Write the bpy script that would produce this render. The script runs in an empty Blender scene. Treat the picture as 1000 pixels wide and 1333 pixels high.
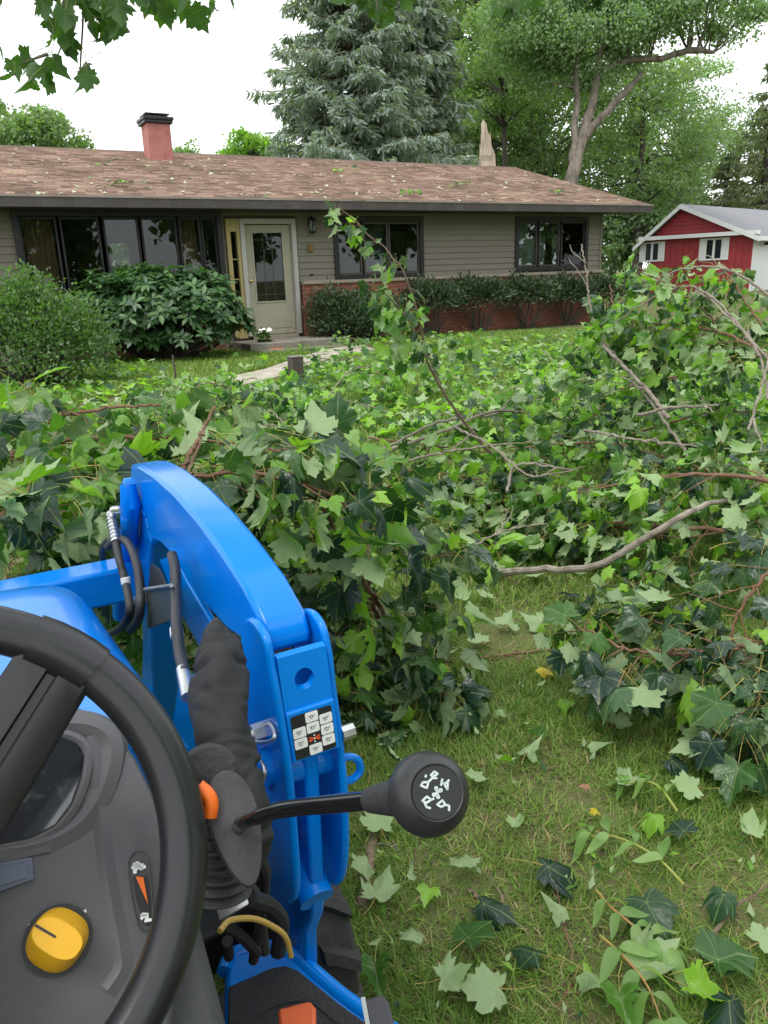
import bpy, bmesh, math
import numpy as np
from mathutils import Vector, Matrix

sc = bpy.context.scene
COL = sc.collection
R = math.radians

# ------------------------------------------------------------------ camera
CAM_Z = 1.55
PITCH, ROLL, FPX = R(17.15), R(-2.03), 1000.0
cam_data = bpy.data.cameras.new('camera')
cam_data.sensor_fit = 'VERTICAL'
cam_data.sensor_height = 36.0
cam_data.lens = 36.0 * FPX / 1333.0
cam_data.clip_start = 0.02
cam_data.clip_end = 2000
cam = bpy.data.objects.new('camera', cam_data)
COL.objects.link(cam)
cam.matrix_world = (Matrix.Translation((0, 0, CAM_Z)) @ Matrix.Rotation(R(90) - PITCH, 4, 'X')
                    @ Matrix.Rotation(ROLL, 4, 'Z'))
sc.camera = cam

# ------------------------------------------------------------------ sky, sun, exposure
SUN_EL, SUN_AZ = R(62), R(215)          # high veiled sun
world = bpy.data.worlds.new('World')
sc.world = world
world.use_nodes = True
wn = world.node_tree
wn.nodes.clear()
w_out = wn.nodes.new('ShaderNodeOutputWorld')
w_bg = wn.nodes.new('ShaderNodeBackground')
w_sky = wn.nodes.new('ShaderNodeTexSky')
w_sky.sky_type = 'NISHITA'
w_sky.sun_disc = False
w_sky.sun_elevation = SUN_EL
w_sky.sun_rotation = SUN_AZ
w_sky.dust_density = 6.0
w_hsv = wn.nodes.new('ShaderNodeHueSaturation')
w_hsv.inputs['Saturation'].default_value = 0.25
w_mix = wn.nodes.new('ShaderNodeMix')
w_mix.data_type = 'RGBA'
w_mix.inputs[0].default_value = 0.88       # the closed cloud deck hides most of the clear sky
w_mix.inputs[7].default_value = (9.6, 9.9, 10.2, 1)
wn.links.new(w_sky.outputs[0], w_hsv.inputs['Color'])
wn.links.new(w_hsv.outputs[0], w_mix.inputs[6])
wn.links.new(w_mix.outputs[2], w_bg.inputs['Color'])
w_bg.inputs['Strength'].default_value = 0.12
wn.links.new(w_bg.outputs[0], w_out.inputs[0])

sun_data = bpy.data.lights.new('sun', 'SUN')
sun_data.energy = 1.3
sun_data.angle = R(25)
sun_data.color = (1.0, 0.97, 0.92)
sun = bpy.data.objects.new('sun', sun_data)
COL.objects.link(sun)
sd = Vector((math.sin(SUN_AZ) * math.cos(SUN_EL), math.cos(SUN_AZ) * math.cos(SUN_EL), math.sin(SUN_EL)))
sun.rotation_euler = sd.to_track_quat('Z', 'Y').to_euler()
sun.location = sd * 60

sc.view_settings.view_transform = 'Standard'
sc.view_settings.look = 'None'
sc.view_settings.exposure = 0.66
sc.view_settings.gamma = 1.0
sc.view_settings.use_curve_mapping = False
sc.cycles.max_bounces = 6
sc.cycles.transparent_max_bounces = 12
sc.cycles.caustics_reflective = False
sc.cycles.caustics_refractive = False

# ------------------------------------------------------------------ measuring helpers
_c, _s = math.cos(ROLL), math.sin(ROLL)
FW = np.array([0, math.cos(PITCH), -math.sin(PITCH)])
_up0 = np.array([0, math.sin(PITCH), math.cos(PITCH)])
_rt0 = np.array([1.0, 0, 0])
RT = _c * _rt0 + _s * _up0
UP = -_s * _rt0 + _c * _up0
CAM = np.array([0, 0, CAM_Z])


def ray(x, y):
    return (x - 500) / FPX * RT - (y - 666.5) / FPX * UP + FW


def at(x, y, d):
    return CAM + d * ray(x, y)


def proj(P):
    d = np.asarray(P, float) - CAM
    z = d @ FW
    return 500 + FPX * (d @ RT) / z, 666.5 - FPX * (d @ UP) / z, z


A29 = R(29.0)
U = np.array([math.cos(A29), math.sin(A29), 0])
W = np.array([-math.sin(A29), math.cos(A29), 0])
_d = ray(355, 430)
_d = _d / _d[1]
H0 = np.array([_d[0] * 15.0, 15.0, 0.0])          # on the house front, below the door


def gz(x, y):
    """ground height: level where the tractor stands, rising a little to the house"""
    w = (np.asarray(x) - H0[0]) * W[0] + (np.asarray(y) - H0[1]) * W[1]
    t = np.clip((w + 10.5) / 8.5, 0, 1)
    return 0.32 * t * t * (3 - 2 * t)


def ground(x, y):
    d = ray(x, y)
    z = 0.0
    for _ in range(12):
        P = CAM + d * ((z - CAM_Z) / d[2])
        z = float(gz(P[0], P[1]))
    return P


def fac(x, y, w=0.0):
    d = ray(x, y)
    t = ((H0 - CAM) @ W + w) / (d @ W)
    P = CAM + t * d
    return (P - H0) @ U, P[2]


# tractor frame: x right, y forward, z up; origin on the ground below the steering wheel
TO = np.array([-0.318, 0.431, 0.0])


def tloc(P):
    q = np.asarray(P) - TO
    return np.array([q @ U, q @ W, q[2]])


def tpd(x, y, d):
    return tloc(at(x, y, d))


def tpl(x, y, right):
    d = ray(x, y)
    t = ((TO - CAM) @ U + right) / (d @ U)
    return tloc(CAM + t * d)


def tpf(x, y, fwd):
    d = ray(x, y)
    t = ((TO - CAM) @ W + fwd) / (d @ W)
    return tloc(CAM + t * d)


def tpz(x, y, z):
    d = ray(x, y)
    return tloc(CAM + d * ((z - CAM_Z) / d[2]))


# ------------------------------------------------------------------ materials
MATS = {}


def lin(h):
    h = h.lstrip('#')
    v = [int(h[i:i + 2], 16) / 255 for i in (0, 2, 4)]
    return tuple(c / 12.92 if c <= .04045 else ((c + .055) / 1.055) ** 2.4 for c in v)


def mat(name, col, rough=0.6, metal=0.0, var=0.12, vscale=6.0, bump=0.0, bscale=40.0, coat=0.0,
        spec=0.5, col2=None, c2scale=3.0, c2lo=0.45, c2hi=0.65, rvar=0.1, stretch=None):
    """general painted / plain surface: base colour with noise mottling, second colour in patches, fine relief"""
    if name in MATS:
        return MATS[name]
    m = bpy.data.materials.new(name)
    m.use_nodes = True
    nt = m.node_tree
    bs = nt.nodes['Principled BSDF']
    tc = nt.nodes.new('ShaderNodeTexCoord')
    mp = nt.nodes.new('ShaderNodeMapping')
    if stretch:
        mp.inputs['Scale'].default_value = stretch
    nt.links.new(tc.outputs['Object'], mp.inputs[0])
    n1 = nt.nodes.new('ShaderNodeTexNoise')
    n1.inputs['Scale'].default_value = vscale
    n1.inputs['Detail'].default_value = 6
    nt.links.new(mp.outputs[0], n1.inputs[0])
    rmp = nt.nodes.new('ShaderNodeMapRange')
    rmp.inputs[3].default_value = 1 - var * 1.6
    rmp.inputs[4].default_value = 1 + var * 1.6
    nt.links.new(n1.outputs[0], rmp.inputs[0])
    src = None
    if col2 is not None:
        n2 = nt.nodes.new('ShaderNodeTexNoise')
        n2.inputs['Scale'].default_value = c2scale
        n2.inputs['Detail'].default_value = 8
        n2.inputs['Roughness'].default_value = .65
        nt.links.new(mp.outputs[0], n2.inputs[0])
        cr = nt.nodes.new('ShaderNodeMapRange')
        cr.inputs[1].default_value = c2lo
        cr.inputs[2].default_value = c2hi
        nt.links.new(n2.outputs[0], cr.inputs[0])
        mx = nt.nodes.new('ShaderNodeMix')
        mx.data_type = 'RGBA'
        mx.inputs[6].default_value = (*col, 1)
        mx.inputs[7].default_value = (*col2, 1)
        nt.links.new(cr.outputs[0], mx.inputs[0])
        src = mx.outputs[2]
    mul = nt.nodes.new('ShaderNodeMix')
    mul.data_type = 'RGBA'
    mul.blend_type = 'MULTIPLY'
    mul.inputs[0].default_value = 1
    if src is None:
        mul.inputs[6].default_value = (*col, 1)
    else:
        nt.links.new(src, mul.inputs[6])
    nt.links.new(rmp.outputs[0], mul.inputs[7])
    nt.links.new(mul.outputs[2], bs.inputs['Base Color'])
    rr = nt.nodes.new('ShaderNodeMapRange')
    rr.inputs[3].default_value = max(.02, rough - rvar)
    rr.inputs[4].default_value = min(1, rough + rvar)
    nt.links.new(n1.outputs[0], rr.inputs[0])
    nt.links.new(rr.outputs[0], bs.inputs['Roughness'])
    bs.inputs['Metallic'].default_value = metal
    bs.inputs['Specular IOR Level'].default_value = spec
    if coat:
        bs.inputs['Coat Weight'].default_value = coat
        bs.inputs['Coat Roughness'].default_value = .08
    if bump:
        n3 = nt.nodes.new('ShaderNodeTexNoise')
        n3.inputs['Scale'].default_value = bscale
        n3.inputs['Detail'].default_value = 5
        nt.links.new(mp.outputs[0], n3.inputs[0])
        b = nt.nodes.new('ShaderNodeBump')
        b.inputs['Strength'].default_value = bump
        b.inputs['Distance'].default_value = .01
        nt.links.new(n3.outputs[0], b.inputs['Height'])
        nt.links.new(b.outputs[0], bs.inputs['Normal'])
    MATS[name] = m
    return m


def leaf_mat(name, top, top2, under, rough=0.38, trans=0.35, spec=0.5, vein=0.0, mid=None):
    """leaf: upper side from dark to light by the per-leaf attribute and object random, paler underside, light passing through"""
    if name in MATS:
        return MATS[name]
    m = bpy.data.materials.new(name)
    m.use_nodes = True
    nt = m.node_tree
    nt.nodes.remove(nt.nodes['Principled BSDF'])
    out = nt.nodes['Material Output']
    N, L = nt.nodes.new, nt.links.new
    at_ = N('ShaderNodeAttribute')
    at_.attribute_name = 'tint'
    oi = N('ShaderNodeObjectInfo')
    add = N('ShaderNodeMath')
    add.operation = 'ADD'
    L(at_.outputs['Fac'], add.inputs[0])
    L(oi.outputs['Random'], add.inputs[1])
    fr = N('ShaderNodeMath')
    fr.operation = 'FRACT'
    L(add.outputs[0], fr.inputs[0])
    ramp = N('ShaderNodeMix')
    ramp.data_type = 'RGBA'
    ramp.inputs[6].default_value = (*top, 1)
    ramp.inputs[7].default_value = (*top2, 1)
    pw = N('ShaderNodeMath')
    pw.operation = 'POWER'
    pw.inputs[1].default_value = 1.7
    L(fr.outputs[0], pw.inputs[0])
    L(pw.outputs[0], ramp.inputs[0])
    if mid:
        nt.nodes.remove(ramp)
        cr_ = N('ShaderNodeValToRGB')
        el = cr_.color_ramp.elements
        el[0].position, el[0].color = .12, (*top, 1)
        el[1].position, el[1].color = .95, (*top2, 1)
        for p_, c_ in mid:
            k_ = el.new(p_)
            k_.color = (*c_, 1)
        L(fr.outputs[0], cr_.inputs[0])
        ramp_out = cr_.outputs[0]
    else:
        ramp_out = ramp.outputs[2]
    geo = N('ShaderNodeNewGeometry')
    tc = N('ShaderNodeTexCoord')
    ns = N('ShaderNodeTexNoise')
    ns.inputs['Scale'].default_value = 22
    ns.inputs['Detail'].default_value = 4
    L(geo.outputs['Position'], ns.inputs[0])
    mr = N('ShaderNodeMapRange')
    mr.inputs[3].default_value = .75
    mr.inputs[4].default_value = 1.25
    L(ns.outputs[0], mr.inputs[0])
    mu = N('ShaderNodeMix')
    mu.data_type = 'RGBA'
    mu.blend_type = 'MULTIPLY'
    mu.inputs[0].default_value = 1
    L(ramp_out, mu.inputs[6])
    L(mr.outputs[0], mu.inputs[7])
    col = mu.outputs[2]
    if vein:
        va = N('ShaderNodeAttribute')
        va.attribute_name = 'vein'
        vm = N('ShaderNodeMix')
        vm.data_type = 'RGBA'
        vm.inputs[7].default_value = (.30, .38, .12, 1)
        vs = N('ShaderNodeMapRange')
        vs.inputs[1].default_value = .80
        vs.inputs[2].default_value = 1.0
        vs.inputs[4].default_value = vein
        L(va.outputs['Fac'], vs.inputs[0])
        L(vs.outputs[0], vm.inputs[0])
        L(col, vm.inputs[6])
        col = vm.outputs[2]
    bf = N('ShaderNodeMix')
    bf.data_type = 'RGBA'
    L(geo.outputs['Backfacing'], bf.inputs[0])
    L(col, bf.inputs[6])
    bf.inputs[7].default_value = (*under, 1)
    bs = N('ShaderNodeBsdfPrincipled')
    L(bf.outputs[2], bs.inputs['Base Color'])
    bs.inputs['Specular IOR Level'].default_value = spec
    if vein:
        qn = N('ShaderNodeTexNoise')
        qn.inputs['Scale'].default_value = 75
        qn.inputs['Detail'].default_value = 2
        L(geo.outputs['Position'], qn.inputs[0])
        qb = N('ShaderNodeBump')
        qb.inputs['Strength'].default_value = .35
        qb.inputs['Distance'].default_value = .006
        L(qn.outputs[0], qb.inputs['Height'])
        L(qb.outputs[0], bs.inputs['Normal'])
    rm = N('ShaderNodeMapRange')
    rm.inputs[3].default_value = rough
    rm.inputs[4].default_value = min(1, rough + .3)
    L(geo.outputs['Backfacing'], rm.inputs[0])
    L(rm.outputs[0], bs.inputs['Roughness'])
    tr = N('ShaderNodeBsdfTranslucent')
    tcol = N('ShaderNodeMix')
    tcol.data_type = 'RGBA'
    tcol.blend_type = 'MULTIPLY'
    tcol.inputs[0].default_value = 1
    tcol.inputs[7].default_value = (2.4, 2.9, .8, 1)
    L(col, tcol.inputs[6])
    L(tcol.outputs[2], tr.inputs['Color'])
    ms = N('ShaderNodeMixShader')
    ms.inputs[0].default_value = trans
    L(bs.outputs[0], ms.inputs[1])
    L(tr.outputs[0], ms.inputs[2])
    L(ms.outputs[0], out.inputs['Surface'])
    MATS[name] = m
    return m


def glass_mat():
    m = bpy.data.materials.new('window_glass')
    m.use_nodes = True
    nt = m.node_tree
    nt.nodes.remove(nt.nodes['Principled BSDF'])
    out = nt.nodes['Material Output']
    N, L = nt.nodes.new, nt.links.new
    fr = N('ShaderNodeFresnel')
    fr.inputs['IOR'].default_value = 1.5
    mx = N('ShaderNodeMath')
    mx.operation = 'MULTIPLY'
    mx.inputs[1].default_value = 1.0
    L(fr.outputs[0], mx.inputs[0])
    tr = N('ShaderNodeBsdfTransparent')
    tr.inputs[0].default_value = (.80, .86, .83, 1)
    gl = N('ShaderNodeBsdfGlossy')
    gl.inputs['Roughness'].default_value = .015
    ms = N('ShaderNodeMixShader')
    L(mx.outputs[0], ms.inputs[0])
    L(tr.outputs[0], ms.inputs[1])
    L(gl.outputs[0], ms.inputs[2])
    L(ms.outputs[0], out.inputs['Surface'])
    MATS['glass'] = m
    return m


GLASS = glass_mat()

# ------------------------------------------------------------------ mesh helpers


class MB:
    def __init__(self):
        self.v, self.f = [], []

    def add(self, vs, fs):
        o = len(self.v)
        self.v += [tuple(float(c) for c in p) for p in vs]
        self.f += [tuple(i + o for i in q) for q in fs]
        return self

    def box(self, x0, x1, y0, y1, z0, z1):
        vs = [(x, y, z) for x in (x0, x1) for y in (y0, y1) for z in (z0, z1)]
        return self.add(vs, [(0, 1, 3, 2), (4, 6, 7, 5), (0, 4, 5, 1), (2, 3, 7, 6), (0, 2, 6, 4), (1, 5, 7, 3)])

    def obox(self, c, ax, ay, az):
        """box with centre and three half-axis vectors"""
        c, ax, ay, az = map(np.asarray, (c, ax, ay, az))
        vs = [c + i * ax + j * ay + k * az for i in (-1, 1) for j in (-1, 1) for k in (-1, 1)]
        return self.add(vs, [(0, 1, 3, 2), (4, 6, 7, 5), (0, 4, 5, 1), (2, 3, 7, 6), (0, 2, 6, 4), (1, 5, 7, 3)])

    def bar(self, a, b, w, h, up=(0, 0, 1)):
        a, b = np.asarray(a, float), np.asarray(b, float)
        d = b - a
        n = np.linalg.norm(d)
        d = d / n
        s = np.cross(d, up)
        s /= np.linalg.norm(s)
        u = np.cross(s, d)
        return self.obox((a + b) / 2, d * n / 2, s * w / 2, u * h / 2)

    def prism(self, pts, off):
        """polygon (3-D points in order) extruded by vector off"""
        n = len(pts)
        pts = [np.asarray(p, float) for p in pts]
        off = np.asarray(off, float)
        vs = pts + [p + off for p in pts]
        fs = [tuple(range(n))[::-1], tuple(range(n, 2 * n))]
        fs += [(i, (i + 1) % n, n + (i + 1) % n, n + i) for i in range(n)]
        return self.add(vs, fs)

    def tube(self, pts, rad, k=8, cap=True):
        pts = np.asarray(pts, float)
        n = len(pts)
        rad = np.broadcast_to(np.asarray(rad, float), (n,))
        tan = np.gradient(pts, axis=0)
        tan /= np.linalg.norm(tan, axis=1)[:, None] + 1e-12
        ref = np.array([0, 0, 1.0]) if abs(tan[0][2]) < .9 else np.array([1.0, 0, 0])
        s = np.cross(tan[0], ref)
        s /= np.linalg.norm(s)
        vs = []
        for i in range(n):
            s = s - tan[i] * (s @ tan[i])
            s /= np.linalg.norm(s) + 1e-12
            t = np.cross(tan[i], s)
            for j in range(k):
                a = 2 * math.pi * j / k
                vs.append(pts[i] + rad[i] * (math.cos(a) * s + math.sin(a) * t))
        fs = [(i * k + j, i * k + (j + 1) % k, (i + 1) * k + (j + 1) % k, (i + 1) * k + j) for i in range(n - 1) for j in range(k)]
        if cap:
            fs += [tuple(range(k))[::-1], tuple(range((n - 1) * k, n * k))]
        return self.add(vs, fs)

    def lathe(self, prof, c, axis=(0, 0, 1), k=24, cap=True):
        """prof: list of (radius, height) along axis from point c"""
        c, a = np.asarray(c, float), np.asarray(axis, float)
        a = a / np.linalg.norm(a)
        ref = np.array([1.0, 0, 0]) if abs(a[0]) < .9 else np.array([0, 1.0, 0])
        s = np.cross(a, ref)
        s /= np.linalg.norm(s)
        t = np.cross(a, s)
        vs = []
        for r, h in prof:
            for j in range(k):
                g = 2 * math.pi * j / k
                vs.append(c + a * h + r * (math.cos(g) * s + math.sin(g) * t))
        n = len(prof)
        fs = [(i * k + j, i * k + (j + 1) % k, (i + 1) * k + (j + 1) % k, (i + 1) * k + j) for i in range(n - 1) for j in range(k)]
        if cap:
            fs += [tuple(range(k))[::-1], tuple(range((n - 1) * k, n * k))]
        return self.add(vs, fs)

    def mesh(self, name, mats, smooth=False):
        me = bpy.data.meshes.new(name)
        me.from_pydata(self.v, [], self.f)
        for m in (mats if isinstance(mats, (list, tuple)) else [mats]):
            me.materials.append(m)
        bm = bmesh.new()
        bm.from_mesh(me)
        bmesh.ops.recalc_face_normals(bm, faces=bm.faces)
        bm.to_mesh(me)
        bm.free()
        if smooth:
            me.polygons.foreach_set('use_smooth', [True] * len(me.polygons))
            me.set_sharp_from_angle(angle=R(38))
        return me

    def build(self, name, mats, parent=None, smooth=False, bevel=0.0, kind=None, label=None):
        o = bpy.data.objects.new(name, self.mesh(name, mats, smooth or bevel > 0))
        COL.objects.link(o)
        if parent is not None:
            o.parent = parent
        if bevel:
            b = o.modifiers.new('bevel', 'BEVEL')
            b.width = bevel
            b.segments = 2
            b.limit_method = 'ANGLE'
            b.angle_limit = R(40)
            b.harden_normals = False
        if kind:
            o['kind'] = kind
        if label:
            o['label'] = label
        return o


def tag(o, label, cat=None, group=None, kind=None):
    if label:
        o['label'] = label
    if cat:
        o['category'] = cat
    if group:
        o['group'] = group
    if kind:
        o['kind'] = kind
    return o


def empty(name, loc, rz=0.0, label=None, cat=None, group=None):
    o = bpy.data.objects.new(name, None)
    COL.objects.link(o)
    o.location = tuple(float(c) for c in loc)
    o.rotation_euler = (0, 0, rz)
    o.empty_display_size = .2
    return tag(o, label, cat, group)


def np_mesh(name, verts, tris, mats, tint=None, vein=None, smooth=False, mat_idx=None):
    """mesh from numpy arrays of triangles or quads"""
    verts = np.ascontiguousarray(verts, np.float32)
    tris = np.ascontiguousarray(tris, np.int32)
    nf, k = tris.shape
    me = bpy.data.meshes.new(name)
    me.vertices.add(len(verts))
    me.vertices.foreach_set('co', verts.ravel())
    me.loops.add(nf * k)
    me.loops.foreach_set('vertex_index', tris.ravel())
    me.polygons.add(nf)
    me.polygons.foreach_set('loop_start', np.arange(0, nf * k, k, dtype=np.int32))
    if smooth:
        me.polygons.foreach_set('use_smooth', np.ones(nf, bool))
    for m in (mats if isinstance(mats, (list, tuple)) else [mats]):
        me.materials.append(m)
    if mat_idx is not None:
        me.polygons.foreach_set('material_index', np.asarray(mat_idx, np.int32))
    for nm, arr in (('tint', tint), ('vein', vein)):
        if arr is not None:
            a = me.attributes.new(nm, 'FLOAT', 'POINT')
            a.data.foreach_set('value', np.asarray(arr, np.float32))
    me.update()
    me.validate()
    return me


def link(name, me, parent=None, kind=None):
    o = bpy.data.objects.new(name, me)
    COL.objects.link(o)
    if parent is not None:
        o.parent = parent
    if kind:
        o['kind'] = kind
    return o


def unit(v):
    v = np.asarray(v, float)
    return v / (np.linalg.norm(v, axis=-1, keepdims=True) + 1e-12)


def frames(t, n):
    """rotation matrices (N,3,3) with columns x, tip direction, normal"""
    t = unit(t)
    x = unit(np.cross(t, n))
    n = np.cross(x, t)
    return np.stack([x, t, n], axis=2)


def stamp(name, tmpl_v, tmpl_f, pos, rot, scale, mats, tint=None, smooth=False, idx=None):
    """many copies of one small template joined in one mesh"""
    tv, tf = np.asarray(tmpl_v, float), np.asarray(tmpl_f, int)
    N, V = len(pos), len(tv)
    sc_ = np.asarray(scale, float)
    if sc_.ndim == 1:
        sc_ = sc_[:, None]
    P = np.einsum('nij,nvj->nvi', rot, tv[None] * sc_[:, None, :]) + np.asarray(pos)[:, None, :]
    F = tf[None] + (np.arange(N) * V)[:, None, None]
    tn = None if tint is None else np.repeat(tint, V)
    mi = None if idx is None else np.tile(np.asarray(idx), N)
    return np_mesh(name, P.reshape(-1, 3), F.reshape(-1, tf.shape[1]), mats, tn, smooth=smooth, mat_idx=mi)

# ================================================================== THE SETTING
def ground_material():
    m = bpy.data.materials.new('lawn_soil')
    m.use_nodes = True
    nt = m.node_tree
    bs = nt.nodes['Principled BSDF']
    N, L = nt.nodes.new, nt.links.new
    tc = N('ShaderNodeNewGeometry')
    n1 = N('ShaderNodeTexNoise'); n1.inputs['Scale'].default_value = 1.7; n1.inputs['Detail'].default_value = 8
    n2 = N('ShaderNodeTexNoise'); n2.inputs['Scale'].default_value = 26; n2.inputs['Detail'].default_value = 6
    n3 = N('ShaderNodeTexNoise'); n3.inputs['Scale'].default_value = 160; n3.inputs['Detail'].default_value = 3
    for n in (n1, n2, n3):
        L(tc.outputs['Position'], n.inputs[0])
    r1 = N('ShaderNodeValToRGB')
    e = r1.color_ramp.elements
    e[0].position, e[0].color = .36, (.095, .070, .046, 1)
    e[1].position, e[1].color = .62, (.085, .135, .03, 1)
    k = r1.color_ramp.elements.new(.50); k.color = (.13, .135, .055, 1)
    ad = N('ShaderNodeMath'); ad.operation = 'MULTIPLY_ADD'; ad.inputs[1].default_value = .5
    L(n2.outputs[0], ad.inputs[0])
    h = N('ShaderNodeMath'); h.operation = 'MULTIPLY'; h.inputs[1].default_value = .5
    L(n1.outputs[0], h.inputs[0]); L(h.outputs[0], ad.inputs[2])
    L(ad.outputs[0], r1.inputs[0])
    mu = N('ShaderNodeMix'); mu.data_type = 'RGBA'; mu.blend_type = 'MULTIPLY'; mu.inputs[0].default_value = .8
    mr = N('ShaderNodeMapRange'); mr.inputs[1].default_value = .25; mr.inputs[2].default_value = .75
    mr.inputs[3].default_value = .45; mr.inputs[4].default_value = 1.5
    L(n3.outputs[0], mr.inputs[0]); L(r1.outputs[0], mu.inputs[6]); L(mr.outputs[0], mu.inputs[7])
    L(mu.outputs[2], bs.inputs['Base Color'])
    bs.inputs['Roughness'].default_value = .95
    bs.inputs['Specular IOR Level'].default_value = .15
    b = N('ShaderNodeBump'); b.inputs['Strength'].default_value = .7; b.inputs['Distance'].default_value = .02
    L(n2.outputs[0], b.inputs['Height']); L(b.outputs[0], bs.inputs['Normal'])
    return m


def build_ground():
    def axis(lo, hi, fine0, fine1, step):
        a = [lo, lo * .5, lo * .25]
        a += list(np.arange(fine0, fine1 + 1e-6, step))
        a += [hi * .25, hi * .5, hi]
        return np.array(sorted(set(np.round(a, 4))))
    xs = axis(-400, 400, -18, 26, .5)
    ys = axis(-400, 400, -12, 40, .5)
    X, Y = np.meshgrid(xs, ys)
    rng = np.random.default_rng(3)
    Z = gz(X, Y)
    V = np.stack([X, Y, Z], -1).reshape(-1, 3)
    nx, ny = len(xs), len(ys)
    i = np.arange(nx - 1)[None] + (np.arange(ny - 1) * nx)[:, None]
    F = np.stack([i, i + 1, i + 1 + nx, i + nx], -1).reshape(-1, 4)
    o = link('ground', np_mesh('ground', V, F, ground_material(), smooth=True), kind='structure')
    return o


build_ground()

CONC = mat('concrete_path', (.40, .36, .30), .9, var=.2, vscale=9, bump=.3, bscale=60, col2=(.28, .25, .19), c2scale=5)
up_e = [(150, 520), (230, 506), (290, 494), (345, 482), (385, 468), (425, 456), (470, 449)]
lo_e = [(150, 540), (230, 522), (300, 506), (355, 494), (400, 478), (440, 465), (490, 457)]
mb = MB()
pts = []
for a, b in zip(up_e, lo_e):
    for q in (a, b):
        P = ground(*q)
        pts.append((P[0], P[1], float(gz(P[0], P[1])) + .02))
n = len(up_e)
for i in range(n - 1):
    a, b, c, d = pts[2 * i], pts[2 * i + 1], pts[2 * i + 3], pts[2 * i + 2]
    mb.add([a, b, c, d] + [(p[0], p[1], p[2] - .1) for p in (a, b, c, d)],
           [(0, 1, 2, 3), (0, 4, 5, 1), (1, 5, 6, 2), (2, 6, 7, 3), (3, 7, 4, 0)])
path = mb.build('path', CONC, kind='structure')

# ================================================================== RANCH HOUSE
SIDING = mat('taupe_siding', (.19, .167, .133), .62, var=.07, vscale=3, bump=.08, bscale=90, stretch=(.4, 1, 6))
TRIM = mat('dark_brown_trim', (.035, .028, .026), .5, var=.12, vscale=8)
FASCIA = mat('fascia_brown', (.055, .045, .043), .5, var=.12, vscale=5, col2=(.08, .07, .065), c2scale=4)
SOFFIT = mat('soffit_brown', (.05, .045, .036), .7)
BRICK_C = None
CREAM = mat('cream_frame', (.37, .345, .26), .55, var=.08)
YELLOW_FRAME = mat('ochre_frame', (.40, .32, .13), .55, var=.08)
GREYFRAME = mat('storm_frame', (.42, .41, .38), .45, var=.06)
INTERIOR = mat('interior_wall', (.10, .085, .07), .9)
CURTAIN_B = mat('brown_curtain', (.20, .105, .055), .85, var=.25, vscale=14, stretch=(4, 1, .2))
CURTAIN_W = mat('pale_curtain', (.45, .46, .44), .85, var=.2, vscale=12, stretch=(4, 1, .2))
STONE = mat('sill_stone', (.33, .28, .22), .85, var=.15, vscale=12, bump=.2)


def brick_mat(name, c1, c2, mortar, scale=1.0):
    m = bpy.data.materials.new(name)
    m.use_nodes = True
    nt = m.node_tree
    bs = nt.nodes['Principled BSDF']
    N, L = nt.nodes.new, nt.links.new
    tc = N('ShaderNodeTexCoord')
    mp = N('ShaderNodeMapping'); mp.inputs['Rotation'].default_value = (R(90), 0, 0)
    L(tc.outputs['Object'], mp.inputs[0])
    bt = N('ShaderNodeTexBrick')
    bt.inputs['Scale'].default_value = scale
    bt.inputs['Brick Width'].default_value = .215
    bt.inputs['Row Height'].default_value = .075
    bt.inputs['Mortar Size'].default_value = .006
    bt.inputs['Color1'].default_value = (*c1, 1)
    bt.inputs['Color2'].default_value = (*c2, 1)
    bt.inputs['Mortar'].default_value = (*mortar, 1)
    L(mp.outputs[0], bt.inputs[0])
    L(bt.outputs[0], bs.inputs['Base Color'])
    bs.inputs['Roughness'].default_value = .9
    b = N('ShaderNodeBump'); b.inputs['Strength'].default_value = .8; b.inputs['Distance'].default_value = .01
    iv = N('ShaderNodeMath'); iv.operation = 'SUBTRACT'; iv.inputs[0].default_value = 1
    L(bt.outputs['Fac'], iv.inputs[1]); L(iv.outputs[0], b.inputs['Height']); L(b.outputs[0], bs.inputs['Normal'])
    return m


BRICK = brick_mat('red_brick', (.28, .085, .045), (.20, .06, .04), (.24, .19, .15))

house = empty('ranch_house', (H0[0], H0[1], 0), A29,
              'low taupe sided ranch house with brown shingle roof and brick base', 'house')
S0, S1, DEEP = -7.2, 8.34, 8.6
ZB, ZT, CAP = 0.1, 2.74, 1.475
BAY = (-4.17, -0.90, 0.95, 2.655)
ENT = (-0.76, 0.585, 0.50, 2.60)
MID = (1.43, 3.35, 1.54, 2.585)
RGT = (5.85, 7.86, 1.575, 2.60)
# front wall core: piers, aprons and headers around the openings
mb = MB()
edges = [S0, BAY[0], BAY[1], ENT[0], ENT[1], MID[0], MID[1], RGT[0], RGT[1], S1]
for a, b in ((S0, BAY[0]), (BAY[1], ENT[0]), (ENT[1], MID[0]), (MID[1], RGT[0]), (RGT[1], S1)):
    mb.box(a, b, 0, .14, ZB, ZT)
for o in (BAY, ENT, MID, RGT):
    mb.box(o[0], o[1], .001, .139, ZB, o[2])
    mb.box(o[0], o[1], .001, .139, o[3], ZT)
mb.build('front_wall', INTERIOR, house)
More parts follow.
